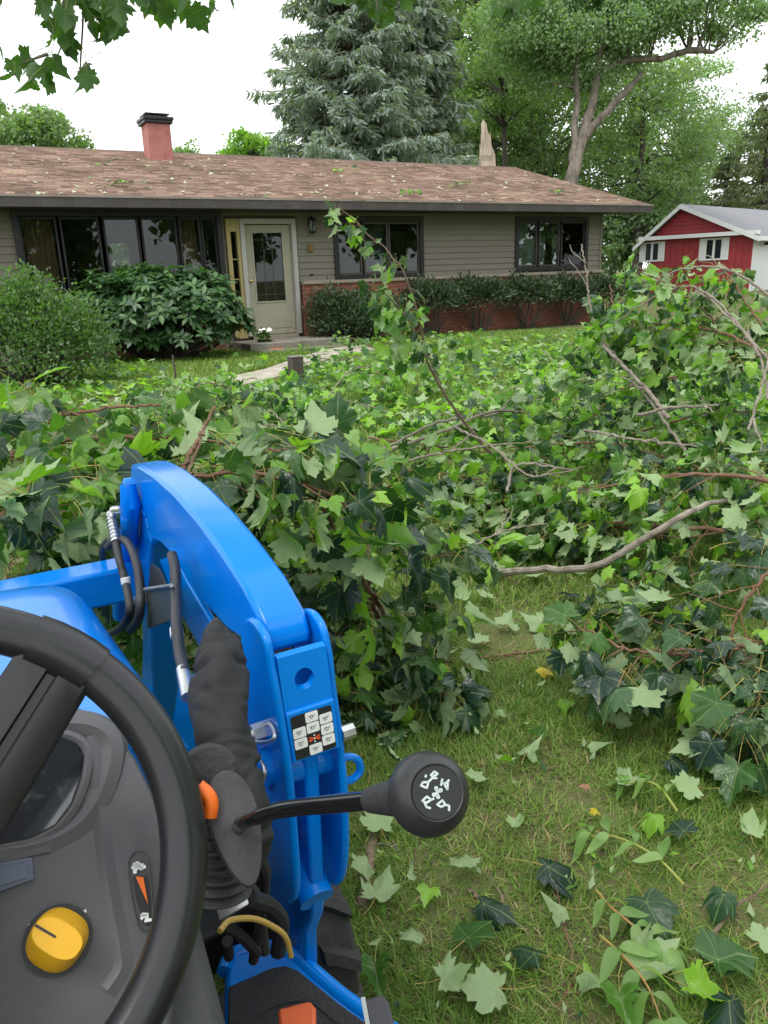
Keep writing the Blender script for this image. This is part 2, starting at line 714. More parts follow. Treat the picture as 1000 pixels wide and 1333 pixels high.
# side walls, ceiling, floor and a back wall with one window opening that shows light through the house
mb = MB()
mb.box(S0, S0 + .14, .14, DEEP, ZB, ZT)
mb.build('side_wall', SIDING, house)
MB().box(S1 - .14, S1, .14, DEEP, ZB, ZT).build('side_wall', SIDING, house)
mb = MB()
mb.box(S0 + .14, S1 - .14, .14, DEEP - .14, ZT - .02, ZT + .05)
mb.box(S0 + .14, S1 - .14, .14, DEEP - .14, .35, .45)
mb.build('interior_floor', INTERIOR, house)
bw = [fac(x, y, DEEP - .14) for x, y in ((143, 317), (171, 352))]
bx0, bx1, bz1, bz0 = bw[0][0], bw[1][0], bw[0][1], 1.15
mb = MB()
mb.box(S0, bx0, DEEP - .14, DEEP, ZB, ZT)
mb.box(bx1, S1, DEEP - .14, DEEP, ZB, ZT)
mb.box(bx0, bx1, DEEP - .139, DEEP - .001, ZB, bz0)
mb.box(bx0, bx1, DEEP - .139, DEEP - .001, bz1, ZT)
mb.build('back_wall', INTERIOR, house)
mb = MB()
mb.box(4.2, 4.3, .14, DEEP - .14, .45, ZT - .02)
mb.build('partition_wall', INTERIOR, house)

# clapboards, one object per board run
EXPO = .118
z = CAP
runs_low = [(S0, BAY[0] - .03)]
rng = np.random.default_rng(5)
z = CAP
while z < ZT - .02:
    z1 = min(z + EXPO, ZT)
    segs = []
    cur = S0
    for o in (BAY, ENT, MID, RGT):
        if o[2] - .05 < z1 and o[3] + .02 > z + .03:
            segs.append((cur, o[0] - .03))
            cur = o[1] + .03
    segs.append((cur, S1 - .03))
    for a, b in segs:
        if b - a < .05:
            continue
        m_ = MB()
        d = .022 + rng.uniform(-.001, .001)
        p = [(a, -.004, z), (a, -d, z), (a, -.004, z1)]
        m_.prism(p, (b - a, 0, 0))
        m_.build('siding_board', SIDING, house)
    z = z1
z = .40
while z < CAP - .03:
    z1 = min(z + EXPO, CAP)
    for a, b in ((S0, BAY[0] - .03), (BAY[1] + .03, ENT[0] - .03)):
        m_ = MB()
        m_.prism([(a, -.004, z), (a, -.022, z), (a, -.004, z1)], (b - a, 0, 0))
        m_.build('siding_board', SIDING, house)
    z = z1
mb = MB().box(S1 - .03, S1 + .03, -.03, .02, CAP, ZT)
mb.build('corner_trim', SIDING, house, bevel=.004)
# brick base and sill course
mb = MB().box(ENT[1] + .05, S1 + .005, -.10, -.002, ZB, CAP - .05)
mb.build('brick_base', BRICK, house)
mb = MB().box(ENT[1] + .05, S1 + .03, -.135, -.002, CAP - .05, CAP + .012)
mb.build('sill_course', STONE, house, bevel=.006)
mb = MB().box(BAY[0], BAY[1], -.08, -.003, ZB, BAY[2] - .02)
mb.build('bay_brick_base', BRICK, house)

# roof
EV, ER, EZ0, EZ1 = -.64, 9.25, 2.71, 2.89
RW, RZ = 4.29, 4.275
SL = (RZ - EZ1) / (RW - EV)
mb = MB()
E0 = S0 - .6
mb.prism([(E0, EV, EZ1 - .03), (E0, RW, RZ - .03), (E0, 2 * RW - EV, EZ1 - .03), (E0, 2 * RW - EV, EZ1 - .15), (E0, RW, RZ - .18), (E0, EV, EZ1 - .15)],
         (ER - E0, 0, 0))
roof = mb.build('roof', SOFFIT, house)
mb = MB().box(E0 - .02, ER + .02, EV - .028, EV, EZ0, EZ1 - .012)
mb.build('fascia', FASCIA, roof, bevel=.004)
mb = MB().box(E0 - .02, ER + .03, EV - .04, EV - .028, EZ1 - .035, EZ1 - .002)
mb.build('drip_edge', mat('drip_edge_metal', (.30, .26, .23), .4, .3), roof)
mb = MB().box(E0, ER, EV, -.0, EZ0 + .005, EZ0 + .02)
mb.build('soffit', SOFFIT, roof)
mb = MB()
mb.prism([(ER, EV, EZ1 - .02), (ER, RW, RZ - .02), (ER, RW, RZ - .2), (ER, EV, EZ0)], (.03, 0, 0))
mb.build('rake_board', FASCIA, roof)
# gable end wall up to the roof
mb = MB().prism([(S1 - .1, 0, ZT), (S1 - .1, 2 * RW, ZT), (S1 - .1, RW, RZ - .2)], (.1, 0, 0))
mb.build('gable_wall', SIDING, house)


def shingle_mat():
    m = bpy.data.materials.new('asphalt_shingle')
    m.use_nodes = True
    nt = m.node_tree
    bs = nt.nodes['Principled BSDF']
    N, L = nt.nodes.new, nt.links.new
    a = N('ShaderNodeAttribute'); a.attribute_name = 'tint'
    r1 = N('ShaderNodeValToRGB')
    e = r1.color_ramp.elements
    e[0].position, e[0].color = 0, (.135, .092, .072, 1)
    e[1].position, e[1].color = 1, (.39, .275, .215, 1)
    k = e.new(.5); k.color = (.255, .172, .132, 1)
    L(a.outputs['Fac'], r1.inputs[0])
    tc = N('ShaderNodeTexCoord')
    n1 = N('ShaderNodeTexNoise'); n1.inputs['Scale'].default_value = 1.1; n1.inputs['Detail'].default_value = 7
    n2 = N('ShaderNodeTexNoise'); n2.inputs['Scale'].default_value = 120; n2.inputs['Detail'].default_value = 3
    L(tc.outputs['Object'], n1.inputs[0]); L(tc.outputs['Object'], n2.inputs[0])
    mr = N('ShaderNodeMapRange'); mr.inputs[1].default_value = .3; mr.inputs[2].default_value = .7
    mr.inputs[3].default_value = .75; mr.inputs[4].default_value = 1.2
    L(n1.outputs[0], mr.inputs[0])
    m2 = N('ShaderNodeMapRange'); m2.inputs[3].default_value = .6; m2.inputs[4].default_value = 1.4
    L(n2.outputs[0], m2.inputs[0])
    mm = N('ShaderNodeMath'); mm.operation = 'MULTIPLY'
    L(mr.outputs[0], mm.inputs[0]); L(m2.outputs[0], mm.inputs[1])
    mu = N('ShaderNodeMix'); mu.data_type = 'RGBA'; mu.blend_type = 'MULTIPLY'; mu.inputs[0].default_value = 1
    L(r1.outputs[0], mu.inputs[6]); L(mm.outputs[0], mu.inputs[7])
    L(mu.outputs[2], bs.inputs['Base Color'])
    bs.inputs['Roughness'].default_value = .95
    bs.inputs['Specular IOR Level'].default_value = .25
    return m


SHINGLE = shingle_mat()


def shingles(x0, x1, y0, z0, y1, z1, expo, width, seed, mat_, parent, name='shingle_courses'):
    rng = np.random.default_rng(seed)
    Lr = math.hypot(y1 - y0, z1 - z0)
    d = np.array([0, (y1 - y0) / Lr, (z1 - z0) / Lr])
    nrm = np.array([0, -d[2], d[1]])
    if nrm[2] < 0:
        nrm = -nrm
    pos, scl, tint = [], [], []
    nc = int(Lr / expo)
    for i in range(nc + 1):
        x = x0 - rng.uniform(0, width)
        while x < x1:
            w = width * rng.uniform(.6, 1.5)
            a, b = max(x, x0), min(x + w - .006, x1)
            if b > a + .01:
                pos.append(np.array([a, y0, z0]) + d * (i * expo - rng.uniform(0, .012)) + nrm * rng.uniform(0, .004))
                scl.append((b - a, min(expo * 1.35, Lr - i * expo + .03), 1))
                tint.append(rng.beta(2, 2))
            x += w
    tv = np.array([(0, 0, .0), (1, 0, .0), (1, 0, .014), (0, 0, .014), (0, 1, 0.001), (1, 1, 0.001)])
    tf = np.array([(0, 1, 2, 3), (3, 2, 5, 4)])
    rot = np.broadcast_to(np.stack([np.array([1.0, 0, 0]), d, nrm], axis=1), (len(pos), 3, 3))
    me = stamp(name, tv, tf, np.array(pos), rot, np.array(scl), mat_, np.array(tint))
    return link(name, me, parent, 'stuff')


shingles(E0, ER + .03, EV - .03, EZ1 - .028, RW, RZ - .02, .115, .21, 11, SHINGLE, roof)
mb = MB().prism([(E0, RW - .16, RZ - .055), (E0, RW, RZ + .012), (E0, RW + .16, RZ - .055)], (ER - E0 + .03, 0, 0))
mb.build('ridge_cap', SHINGLE, roof)

# chimney
PINK = mat('pink_painted_brick', (.40, .165, .145), .85, var=.12, vscale=7, bump=.5, bscale=30, col2=(.33, .12, .10), c2scale=4)
BLACKM = mat('black_metal', (.02, .021, .023), .45, .3)
cs0, cz0 = fac(196, 205, 3.3)
cs1, _ = fac(226, 205, 3.3)
cw = 3.3
mb = MB().box(cs0, cs1, cw, cw + .5, 3.7, 4.68)
chim = mb.build('chimney', PINK, roof, bevel=.01)
mb = MB().box(cs0 - .05, cs1 + .05, cw - .05, cw + .55, 4.68, 4.74)
mb.box(cs0 - .07, cs1 + .07, cw - .07, cw + .57, 4.74, 4.80)
mb.build('chimney_crown', BLACKM, roof, bevel=.008)
mb = MB().box(cs0 + .06, cs1 - .06, cw + .06, cw + .44, 4.80, 4.85)
mb.box(cs0 - .01, cs1 + .01, cw - .01, cw + .51, 4.85, 4.87)
mb.build('chimney_cap', mat('cap_steel', (.05, .055, .06), .35, .6), roof)


def window(opn, splits, name, frame_m, depth=.05, fw=.06, extra=None):
    """opn (s0,s1,z0,z1); splits = list of (a,b) light spans"""
    s0, s1, z0, z1 = opn
    w = bpy.data.objects.new(name, None)
    COL.objects.link(w)
    w.parent = house
    mb = MB()
    mb.box(s0 - .06, s0 + .03, -depth, .06, z0 - .05, z1 + .06)
    mb.box(s1 - .03, s1 + .06, -depth, .06, z0 - .05, z1 + .06)
    mb.box(s0 + .03, s1 - .03, -depth + .002, .058, z1 - .03, z1 + .06)
    mb.box(s0 + .03, s1 - .03, -depth - .01, .058, z0 - .05, z0 + .03)
    mb.build('frame', frame_m, w, bevel=.004)
    for i, (a, b) in enumerate(splits):
        m2 = MB()
        sf = .032
        m2.box(a, a + sf, -.01, .045, z0 + .031, z1 - .031)
        m2.box(b - sf, b, -.01, .045, z0 + .031, z1 - .031)
        m2.box(a + sf, b - sf, -.009, .044, z0 + .031, z0 + .075)
        m2.box(a + sf, b - sf, -.009, .044, z1 - .075, z1 - .031)
        m2.build('sash', frame_m if not extra else extra, w, bevel=.003)
        m3 = MB().box(a + sf, b - sf, .015, .02, z0 + .075, z1 - .075)
        m3.build('pane', GLASS, w)
    return w


def curtain(a, b, z0, z1, y, m, folds, parent, amp=.025):
    n = folds * 6
    xs = np.linspace(a, b, n + 1)
    vs, fs = [], []
    for i, x in enumerate(xs):
        yy = y + amp * math.sin(i / 6 * 2 * math.pi) + .3 * amp * math.sin(i * 1.7)
        vs += [(x, yy, z0), (x, yy, z1)]
    fs = [(2 * i, 2 * i + 2, 2 * i + 3, 2 * i + 1) for i in range(n)]
    m_ = MB().add(vs, fs)
    o = m_.build('curtain', m, parent, smooth=True)
    s = o.modifiers.new('thickness', 'SOLIDIFY')
    s.thickness = .004
    return o


sx = lambda x, y=310: fac(x, y, 0)[0]
BLK = mat('black_frame', (.012, .012, .013), .45, var=.1)
SASHG = mat('sash_grey_brown', (.075, .058, .05), .5)
w1 = window(BAY, [(BAY[0] + .03, sx(76)), (sx(80), sx(131)), (sx(136), sx(182)), (sx(185), sx(231)), (sx(234), sx(262)), (sx(263), BAY[1] - .03)],
            'bay_window', BLK, depth=.10, extra=BLK)
curtain(BAY[0] + .1, sx(72), 1.0, 2.6, .14, CURTAIN_B, 5, w1)
curtain(sx(235), sx(259), 1.0, 2.6, .14, CURTAIN_B, 4, w1)
w2 = window(MID, [(MID[0] + .03, sx(470)), (sx(473), sx(505)), (sx(506), MID[1] - .03)], 'slider_window', BLK, extra=SASHG)
mb = MB().box(sx(474), sx(503), .11, .125, MID[2] + .05, MID[3] - .05)
mb.build('insect_screen', mat('screen_grey', (.045, .05, .055), .7), w2)
w3 = window(RGT, [(RGT[0] + .03, sx(699)), (sx(701.5), sx(728)), (sx(730.5), RGT[1] - .03)], 'casement_window', BLK, extra=TRIM)
curtain(RGT[0] + .2, sx(698), 1.6, 2.55, .3, CURTAIN_W, 4, w3)
curtain(sx(702), sx(727), 1.6, 2.25, .45, CURTAIN_W, 4, w3)
curtain(sx(731), RGT[1] - .1, 1.6, 2.55, .3, CURTAIN_W, 5, w3)

# entry: sidelight and storm door
mb = MB()
sl0, sl1 = ENT[0], sx(316, 360)
for a, b in ((sl0, sl0 + .08), (sl1 - .06, sl1)):
    mb.box(a, b, -.04, .08, ENT[2], ENT[3])
mb.box(sl0 + .08, sl1 - .06, -.038, .078, ENT[3] - .22, ENT[3])
mb.box(sl0 + .08, sl1 - .06, -.038, .078, ENT[2], ENT[2] + .75)
side = mb.build('sidelight', YELLOW_FRAME, house, bevel=.005)
m_ = MB().box(sl0 + .08, sl1 - .06, .02, .026, ENT[2] + .75, ENT[3] - .22)
m_.build('pane', GLASS, side)
for zz in (1.55, 1.9):
    m_ = MB().box(sl0 + .08, sl1 - .06, .012, .034, zz, zz + .02)
    m_.build('muntin', YELLOW_FRAME, side)
d0, d1, dz0, dz1 = sl1 + .002, ENT[1], .53, 2.60
door = bpy.data.objects.new('front_door', None)
COL.objects.link(door)
door.parent = house
mb = MB()
mb.box(d0, d0 + .085, -.07, .10, dz0, dz1)
mb.box(d1 - .085, d1, -.07, .10, dz0, dz1)
mb.box(d0 + .085, d1 - .085, -.068, .098, dz1 - .09, dz1)
mb.build('storm_frame', GREYFRAME, door, bevel=.006)
mb = MB().box(d0 + .086, d1 - .086, -.10, .09, dz0 - .06, dz0)
mb.build('threshold', STONE, door)
mb = MB()
a, b = d0 + .09, d1 - .09
gz0_, gz1_ = 1.15, 2.36
ga, gb = a + .17, b - .17
mb.box(a, ga, .03, .075, dz0 + .01, dz1 - .1)
mb.box(gb, b, .03, .075, dz0 + .01, dz1 - .1)
mb.box(ga, gb, .031, .074, gz1_, dz1 - .1)
mb.box(ga, gb, .031, .074, dz0 + .01, gz0_)
leaf_ = mb.build('door_leaf', CREAM, door, bevel=.005)
mb = MB()
mb.box(ga - .03, ga, .018, .03, gz0_ - .03, gz1_ + .03)
mb.box(gb, gb + .03, .018, .03, gz0_ - .03, gz1_ + .03)
mb.box(ga, gb, .0185, .0295, gz0_ - .03, gz0_)
mb.box(ga, gb, .0185, .0295, gz1_, gz1_ + .03)
mb.build('glass_moulding', CREAM, door, bevel=.004)
MB().box(ga, gb, .045, .051, gz0_, gz1_).build('pane', GLASS, door)
LEAD = mat('lead_came', (.10, .10, .10), .4, .6)
mb = MB()
gm = (ga + gb) / 2
for t in (-.09, .09):
    mb.box(gm + t - .004, gm + t + .004, .040, .046, gz0_, gz1_)
for zz in (gz0_ + .12, gz1_ - .12):
    mb.box(ga, gb, .0395, .0455, zz - .004, zz + .004)
ov = [(gm + .09 * math.cos(q), .043, (gz0_ + gz1_) / 2 + .38 * math.sin(q)) for q in np.linspace(0, 2 * math.pi, 25)]
mb.tube(ov, .005, 5)
mb.build('leading', LEAD, door)
mb = MB()
mb.box(a + .08, b - .08, .022, .032, dz0 + .12, dz0 + .5)
mb.build('lower_panel', CREAM, door, bevel=.008)
mb = MB().lathe([(.012, 0), (.012, .04), (.03, .05), (.03, .075), (.012, .085)], (a + .05, .03, 1.52), (0, -1, 0), 14)
mb.build('door_handle', mat('brass', (.45, .33, .12), .35, .9), door, smooth=True)
mb = MB().bar((d0 + .105, -.0, 1.35), (d0 + .105, -.0, 1.6), .012, .02, up=(0, 1, 0))
mb.build('storm_handle', GREYFRAME, door)
# lantern, brass plate, outlet beside the door
lx, lz = fac(403, 293)
lan = bpy.data.objects.new('wall_lantern', None)
COL.objects.link(lan)
lan.parent = house
mb = MB().box(lx - .04, lx + .04, -.035, -.015, lz - .05, lz + .12)
mb.tube([(lx, -.03, lz + .1), (lx, -.1, lz + .16), (lx, -.13, lz + .12)], .01, 6)
mb.lathe([(.02, .12), (.085, .08), (.075, .07)], (lx, -.13, lz), (0, 0, 1), 8)
mb.lathe([(.07, -.12), (.06, -.14), (.015, -.16)], (lx, -.13, lz), (0, 0, 1), 8)
for q in range(6):
    g = q * math.pi / 3
    mb.bar((lx + .065 * math.cos(g), -.13 + .065 * math.sin(g), lz - .12), (lx + .07 * math.cos(g), -.13 + .07 * math.sin(g), lz + .075), .008, .008, up=(0, 1, .1))
mb.build('lantern_body', BLK, lan)
MB().lathe([(.058, -.115), (.064, .068)], (lx, -.13, lz), (0, 0, 1), 12).build('lantern_glass', GLASS, lan)
px_, pz_ = fac(403, 323)
mb = MB().box(px_ - .055, px_ + .055, -.05, -.02, pz_ - .07, pz_ + .07)
mb.box(px_ - .03, px_ + .03, -.058, -.05, pz_ - .045, pz_ + .045)
mb.build('brass_plate', mat('aged_brass', (.22, .15, .05), .4, .8), house, bevel=.006)
mb = MB().box(px_ - .03, px_ + .03, -.04, -.02, 1.585, 1.615)
mb.build('outlet_cover', BLK, house)
# stoop and step
sg = .38
mb = MB().box(-.85, .95, -1.05, -.11, .12, .47)
mb.box(-.75, .9, -1.42, -1.052, .12, .36)
mb.build('stoop', mat('stoop_concrete', (.22, .20, .165), .9, var=.2, vscale=8, bump=.3, col2=(.13, .12, .09), c2scale=3), house, bevel=.015)


def hw(s, w, z):
    return H0 + U * s + W * w + np.array([0, 0, z])


# ------------------------------------------------ small things by the door
TERRA = mat('terracotta', (.33, .115, .055), .8, var=.15, vscale=10)


def on_ground(px, py):
    P = ground(px, py)
    return np.array([P[0], P[1], float(gz(P[0], P[1]))])


P = on_ground(324, 452)
pot = empty('flower_pot', P, 0, 'terracotta flower pot with leafy plant below the sidelight', 'flower pot')
MB().lathe([(.10, 0), (.15, .2), (.17, .2), (.175, .25), (.15, .25), (.14, .21)], (0, 0, 0), (0, 0, 1), 20).build('pot', TERRA, pot, smooth=True)
P2 = on_ground(345, 456)
pot2 = empty('flower_pot', P2, 0, 'black pot of small white flowers beside the step', 'flower pot')
MB().lathe([(.085, 0), (.11, .17), (.125, .17), (.125, .19), (.10, .19), (.095, .15)], (0, 0, 0), (0, 0, 1), 18).build('pot', BLK, pot2, smooth=True)
POTS = (pot, pot2)

P = on_ground(407, 442)
can = empty('watering_can', P + np.array([0, 0, 0]), .6, 'small grey metal watering can with pale round rose beside the brick base', 'watering can')
GALV = mat('galvanised_steel', (.36, .39, .41), .4, .85, var=.2, vscale=14)
MB().lathe([(.11, 0), (.115, .02), (.11, .24), (.08, .30), (.05, .32), (.06, .34)], (0, 0, 0), (0, 0, 1), 20).build('body', GALV, can, smooth=True)
MB().tube([(.09, -.02, .08), (.18, -.08, .25), (.22, -.11, .36)], [.02, .016, .014], 8).lathe([(.014, 0), (.055, .05), (.06, .055), (.02, .06)], (.22, -.11, .35), (.45, -.5, .55), 16).build('spout', mat('pale_rose', (.6, .55, .48), .5, .3), can, smooth=True)
MB().tube([(-.10, .03, .10), (-.19, .07, .2), (-.15, .05, .38), (-.04, .01, .44), (.03, 0, .34)], .012, 8).build('handle', mat('copper', (.45, .20, .10), .4, .9), can, smooth=True)

P = on_ground(357, 457)
mb = MB()
pts = [(.16 * math.cos(q) * (1 + .15 * math.sin(3 * q)), .09 * math.sin(q), .0) for q in np.linspace(0, 2 * math.pi, 17)[:-1]]
mb.prism(pts, (0, 0, .05))
o = mb.build('garden_toy', mat('orange_red_plastic', (.65, .12, .05), .5), None, bevel=.012)
o.location = P
tag(o, 'flat orange red piece lying at the foot of the step', 'toy')

# wooden post stump and thin stake in the lawn
WOODD = mat('weathered_wood', (.075, .06, .055), .9, var=.3, vscale=20, stretch=(1, 1, .15), bump=.4)
P = on_ground(386, 494)
t = empty('wooden_post', P, .5, 'short weathered square wooden post standing in the leaves', 'post')
MB().box(-.082, .082, -.082, .082, -.02, .29).build('post_body', WOODD, t, bevel=.012)
MB().prism([(-.088, -.088, .29), (.088, -.088, .29), (.088, .088, .29), (-.088, .088, .29)], (0, 0, .022)).build('cap', mat('grey_wood_end', (.16, .14, .13), .9, var=.2, vscale=30), t, bevel=.008)
P = on_ground(229, 498)
t = MB().tube([(0, 0, -.02), (.005, 0, .18), (-.006, .01, .36)], [.014, .013, .011], 8).build('garden_stake', WOODD, None, smooth=True)
t.location = P
tag(t, 'thin dark stake standing in grass beside the shrubs', 'stake')

# ================================================================== RED NEIGHBOUR HOUSE
A48 = R(47)
U2 = np.array([math.cos(A48), -math.sin(A48), 0])
W2 = np.array([math.sin(A48), math.cos(A48), 0])
RC = at(978, 330, 33)
RC[2] = 0


def f2(x, y, w=0.0):
    d = ray(x, y)
    t = ((RC - CAM) @ W2 + w) / (d @ W2)
    P = CAM + t * d
    return (P - RC) @ U2, P[2]


RED = mat('red_siding', (.34, .032, .042), .65, var=.18, vscale=2, col2=(.27, .035, .04), c2scale=3)
WHITEP = mat('white_paint', (.72, .74, .74), .6, var=.05)
GREYSH = mat('grey_shingle', (.19, .19, .21), .95, var=.2, vscale=30, col2=(.27, .27, .29), c2scale=12)
red = empty('red_house', RC, -A48, 'red sided house with white gable trim and grey roof beyond the lawn', 'house')
sl_, zl_ = f2(828, 302, -.4)
sa, za = f2(886, 267, -.4)
ez = f2(978, 304)[1]
half = -sa
x0_ = sl_ + .35
rz_ = za
LEN = 11.0
mb = MB().box(x0_ + .25, 0, 0, LEN, .2, ez)
mb.build('wall', RED, red)
mb = MB().prism([(x0_ + .25, .002, ez), (-.0, .002, ez), (sa, .002, rz_ - .12)], (0, .15, 0))
mb.build('gable_wall', RED, red)
# gable clapboards
n_ = 7
for i in range(n_):
    z0 = ez + .02 + i * (rz_ - .2 - ez) / n_
    z1 = z0 + (rz_ - .2 - ez) / n_
    hw_ = half * (1 - (z1 - ez) / (rz_ - ez)) - .05
    hl_ = (sa - x0_) * (1 - (z1 - ez) / (rz_ - ez)) - .05
    if hl_ > .1:
        MB().prism([(sa - hl_, 0, z0), (sa - hl_, -.03, z0), (sa - hl_, 0, z1)], (hl_ + hw_, 0, 0)).build('siding_board', RED, red)
# vertical board siding below
x = x0_ + .3
while x < -.05:
    MB().box(x, x + .03, -.02, .0, .3, ez - .02).build('batten', RED, red)
    x += .3
# white side wall
mb = MB().box(.002, .03, 0.0, LEN, .2, ez - .02)
mb.build('side_wall', WHITEP, red)
MB().box(-.05, .05, -.05, -.001, .2, ez).build('corner_board', RED, red)
# roof
mb = MB()
ov = .45
sl2 = (rz_ - ez) / half
sl3 = (rz_ - ez) / (sa - x0_)
for sgn, xe in ((1, ov), (-1, x0_ - ov)):
    ze = ez - ov * (sl2 if xe > 0 else sl3) + .05
    a = [(xe, -.4, ze), (sa, -.4, rz_ + .05), (sa, LEN + .4, rz_ + .05), (xe, LEN + .4, ze)]
    mb.prism(a, (0, 0, -.08))
rroof = mb.build('roof', GREYSH, red)
mb = MB()
for xe in (ov, x0_ - ov):
    ze = ez - ov * (sl2 if xe > 0 else sl3) + .05
    mb.prism([(xe, -.4, ze - .01), (sa, -.4, rz_ + .04), (sa, -.4, rz_ - .15), (xe, -.4, ze - .20)], (0, -.04, 0))
mb.build('rake_board', WHITEP, rroof)
MB().box(x0_ - .2, .3, -.42, -.0, ez - .04, ez + .12).build('pent_fascia', WHITEP, rroof)
ze = ez - ov * sl2
MB().box(ov - .02, ov + .06, -.4, LEN + .4, ze - .12, ze + .06).build('gutter', WHITEP, rroof)
DARKGL = mat('dark_glass', (.02, .025, .028), .08, var=.1)
for (ax, ay), (bx, by) in (((834, 316), (865, 340)), ((912, 311), (948, 338))):
    s0, z1 = f2(ax, ay)
    s1, z0 = f2(bx, by)
    w = bpy.data.objects.new('window', None)
    COL.objects.link(w)
    w.parent = red
    q = (s1 - s0)
    mb = MB()
    mb.box(s0, s0 + q * .21, -.05, -.022, z0, z1)
    mb.build('shutter', WHITEP, w)
    mb = MB()
    mb.box(s1 - q * .21, s1, -.05, -.022, z0, z1)
    mb.build('shutter', WHITEP, w)
    a, b = s0 + q * .21 + .004, s1 - q * .21 - .004
    mb = MB()
    mb.box(a, a + .05, -.06, -.02, z0, z1)
    mb.box(b - .05, b, -.06, -.02, z0, z1)
    mb.box((a + b) / 2 - .05, (a + b) / 2 + .05, -.06, -.02, z0, z1)
    mb.box(a + .05, b - .05, -.058, -.022, z1 - .07, z1)
    mb.box(a + .05, b - .05, -.058, -.022, z0, z0 + .07)
    mb.build('frame', WHITEP, w)
    MB().box(a + .05, (a + b) / 2 - .05, -.035, -.025, z0 + .07, z1 - .07).build('pane', DARKGL, w)
    MB().box((a + b) / 2 + .05, b - .05, -.035, -.025, z0 + .07, z1 - .07).build('pane', DARKGL, w)
# wall lamp and hand rail on the white side
mb = MB().lathe([(.05, 0), (.12, -.12), (.02, -.14)], (.2, 1.0, ez - .35), (0, 0, 1), 10)
mb.bar((.03, 1.0, ez - .3), (.2, 1.0, ez - .3), .03, .03)
mb.build('wall_lamp', BLACKM, red)
mb = MB()
for yy in (.5, 1.7):
    mb.bar((1.0, yy, .3), (1.0, yy, 1.45 - (yy - .5) * .25), .04, .04, up=(0, 1, 0))
mb.bar((1.0, .4, 1.47), (1.0, 1.8, 1.12), .05, .05)
mb.build('hand_rail', BLACKM, red)

# ================================================================== TREES
BARK = mat('bark_grey', (.21, .18, .145), .95, var=.35, vscale=5, bump=.8, bscale=14, stretch=(1, 1, .25), col2=(.09, .075, .06), c2scale=6)
BARK_D = mat('bark_dark', (.055, .045, .038), .95, var=.3, vscale=6, bump=.6, bscale=14, stretch=(1, 1, .25))
BARK_R = mat('bark_spruce', (.11, .065, .042), .95, var=.3, vscale=6)
PALEWOOD = mat('torn_wood', (.44, .37, .28), .85, var=.2, vscale=6, stretch=(3, 3, .2), col2=(.27, .22, .165), c2scale=5)
LF_MID = leaf_mat('foliage_mid', (.105, .165, .07), (.21, .31, .12), (.22, .30, .17), .45, .35)  # greyed and lightened: the veil of distance haze is in the colour
LF_DARK = leaf_mat('foliage_dark', (.08, .125, .065), (.18, .255, .115), (.19, .25, .14), .5, .38)  # same haze veil mixed into this green as pale grey
LF_PALE = leaf_mat('foliage_silver', (.13, .21, .10), (.24, .35, .17), (.32, .40, .27), .5, .35)
LF_LIME = leaf_mat('foliage_lime', (.09, .18, .025), (.20, .32, .05), (.20, .30, .10), .5, .45)
LF_BLUE = leaf_mat('spruce_needles', (.155, .195, .17), (.31, .37, .33), (.27, .32, .29), .65, .2)
LF_OLIVE = leaf_mat('foliage_olive', (.085, .11, .06), (.17, .20, .11), (.17, .20, .12), .55, .3)

QV = np.array([(0, 0, 0), (.42, .45, .06), (0, 1, -.05), (-.42, .45, .06)])
QF = np.array([(0, 1, 2), (0, 2, 3)])
UPV = np.array([0, 0, 1.0])


def rand_dirs(rng, n):
    v = rng.normal(size=(n, 3))
    return unit(v)


def leaf_cloud(rng, centres, radii, per, size, droop=.2, shell=.35):
    """positions, rotations, scales and tints of leaves gathered in uneven clumps"""
    P, Tn = [], []
    for c, r in zip(centres, radii):
        n = max(3, int(per * rng.uniform(.5, 1.5)))
        d = rand_dirs(rng, n)
        q = np.cbrt(rng.uniform(shell, 1, n))[:, None]
        sq = np.array([1, 1, rng.uniform(.55, .85)])
        P.append(c + d * q * r * sq * rng.uniform(.7, 1.15, (n, 1)))
        Tn.append(np.clip(rng.normal(rng.uniform(.15, .8), .18, n), 0, .999))
    P = np.concatenate(P)
    n = len(P)
    t = rand_dirs(rng, n)
    t[:, 2] -= droop
    nn = rand_dirs(rng, n) + UPV * .7
    return P, frames(t, nn), size * rng.uniform(.6, 1.3, n), np.concatenate(Tn)


def curve(a, b, n, bend, rng):
    a, b = np.asarray(a, float), np.asarray(b, float)
    t = np.linspace(0, 1, n)[:, None]
    off = rng.normal(size=3) * bend * np.linalg.norm(b - a)
    off2 = rng.normal(size=(n, 3)) * bend * .18 * np.linalg.norm(b - a)
    off2[0] = off2[-1] = 0
    return a + (b - a) * t + off * (t * (1 - t)) * 2 + off2


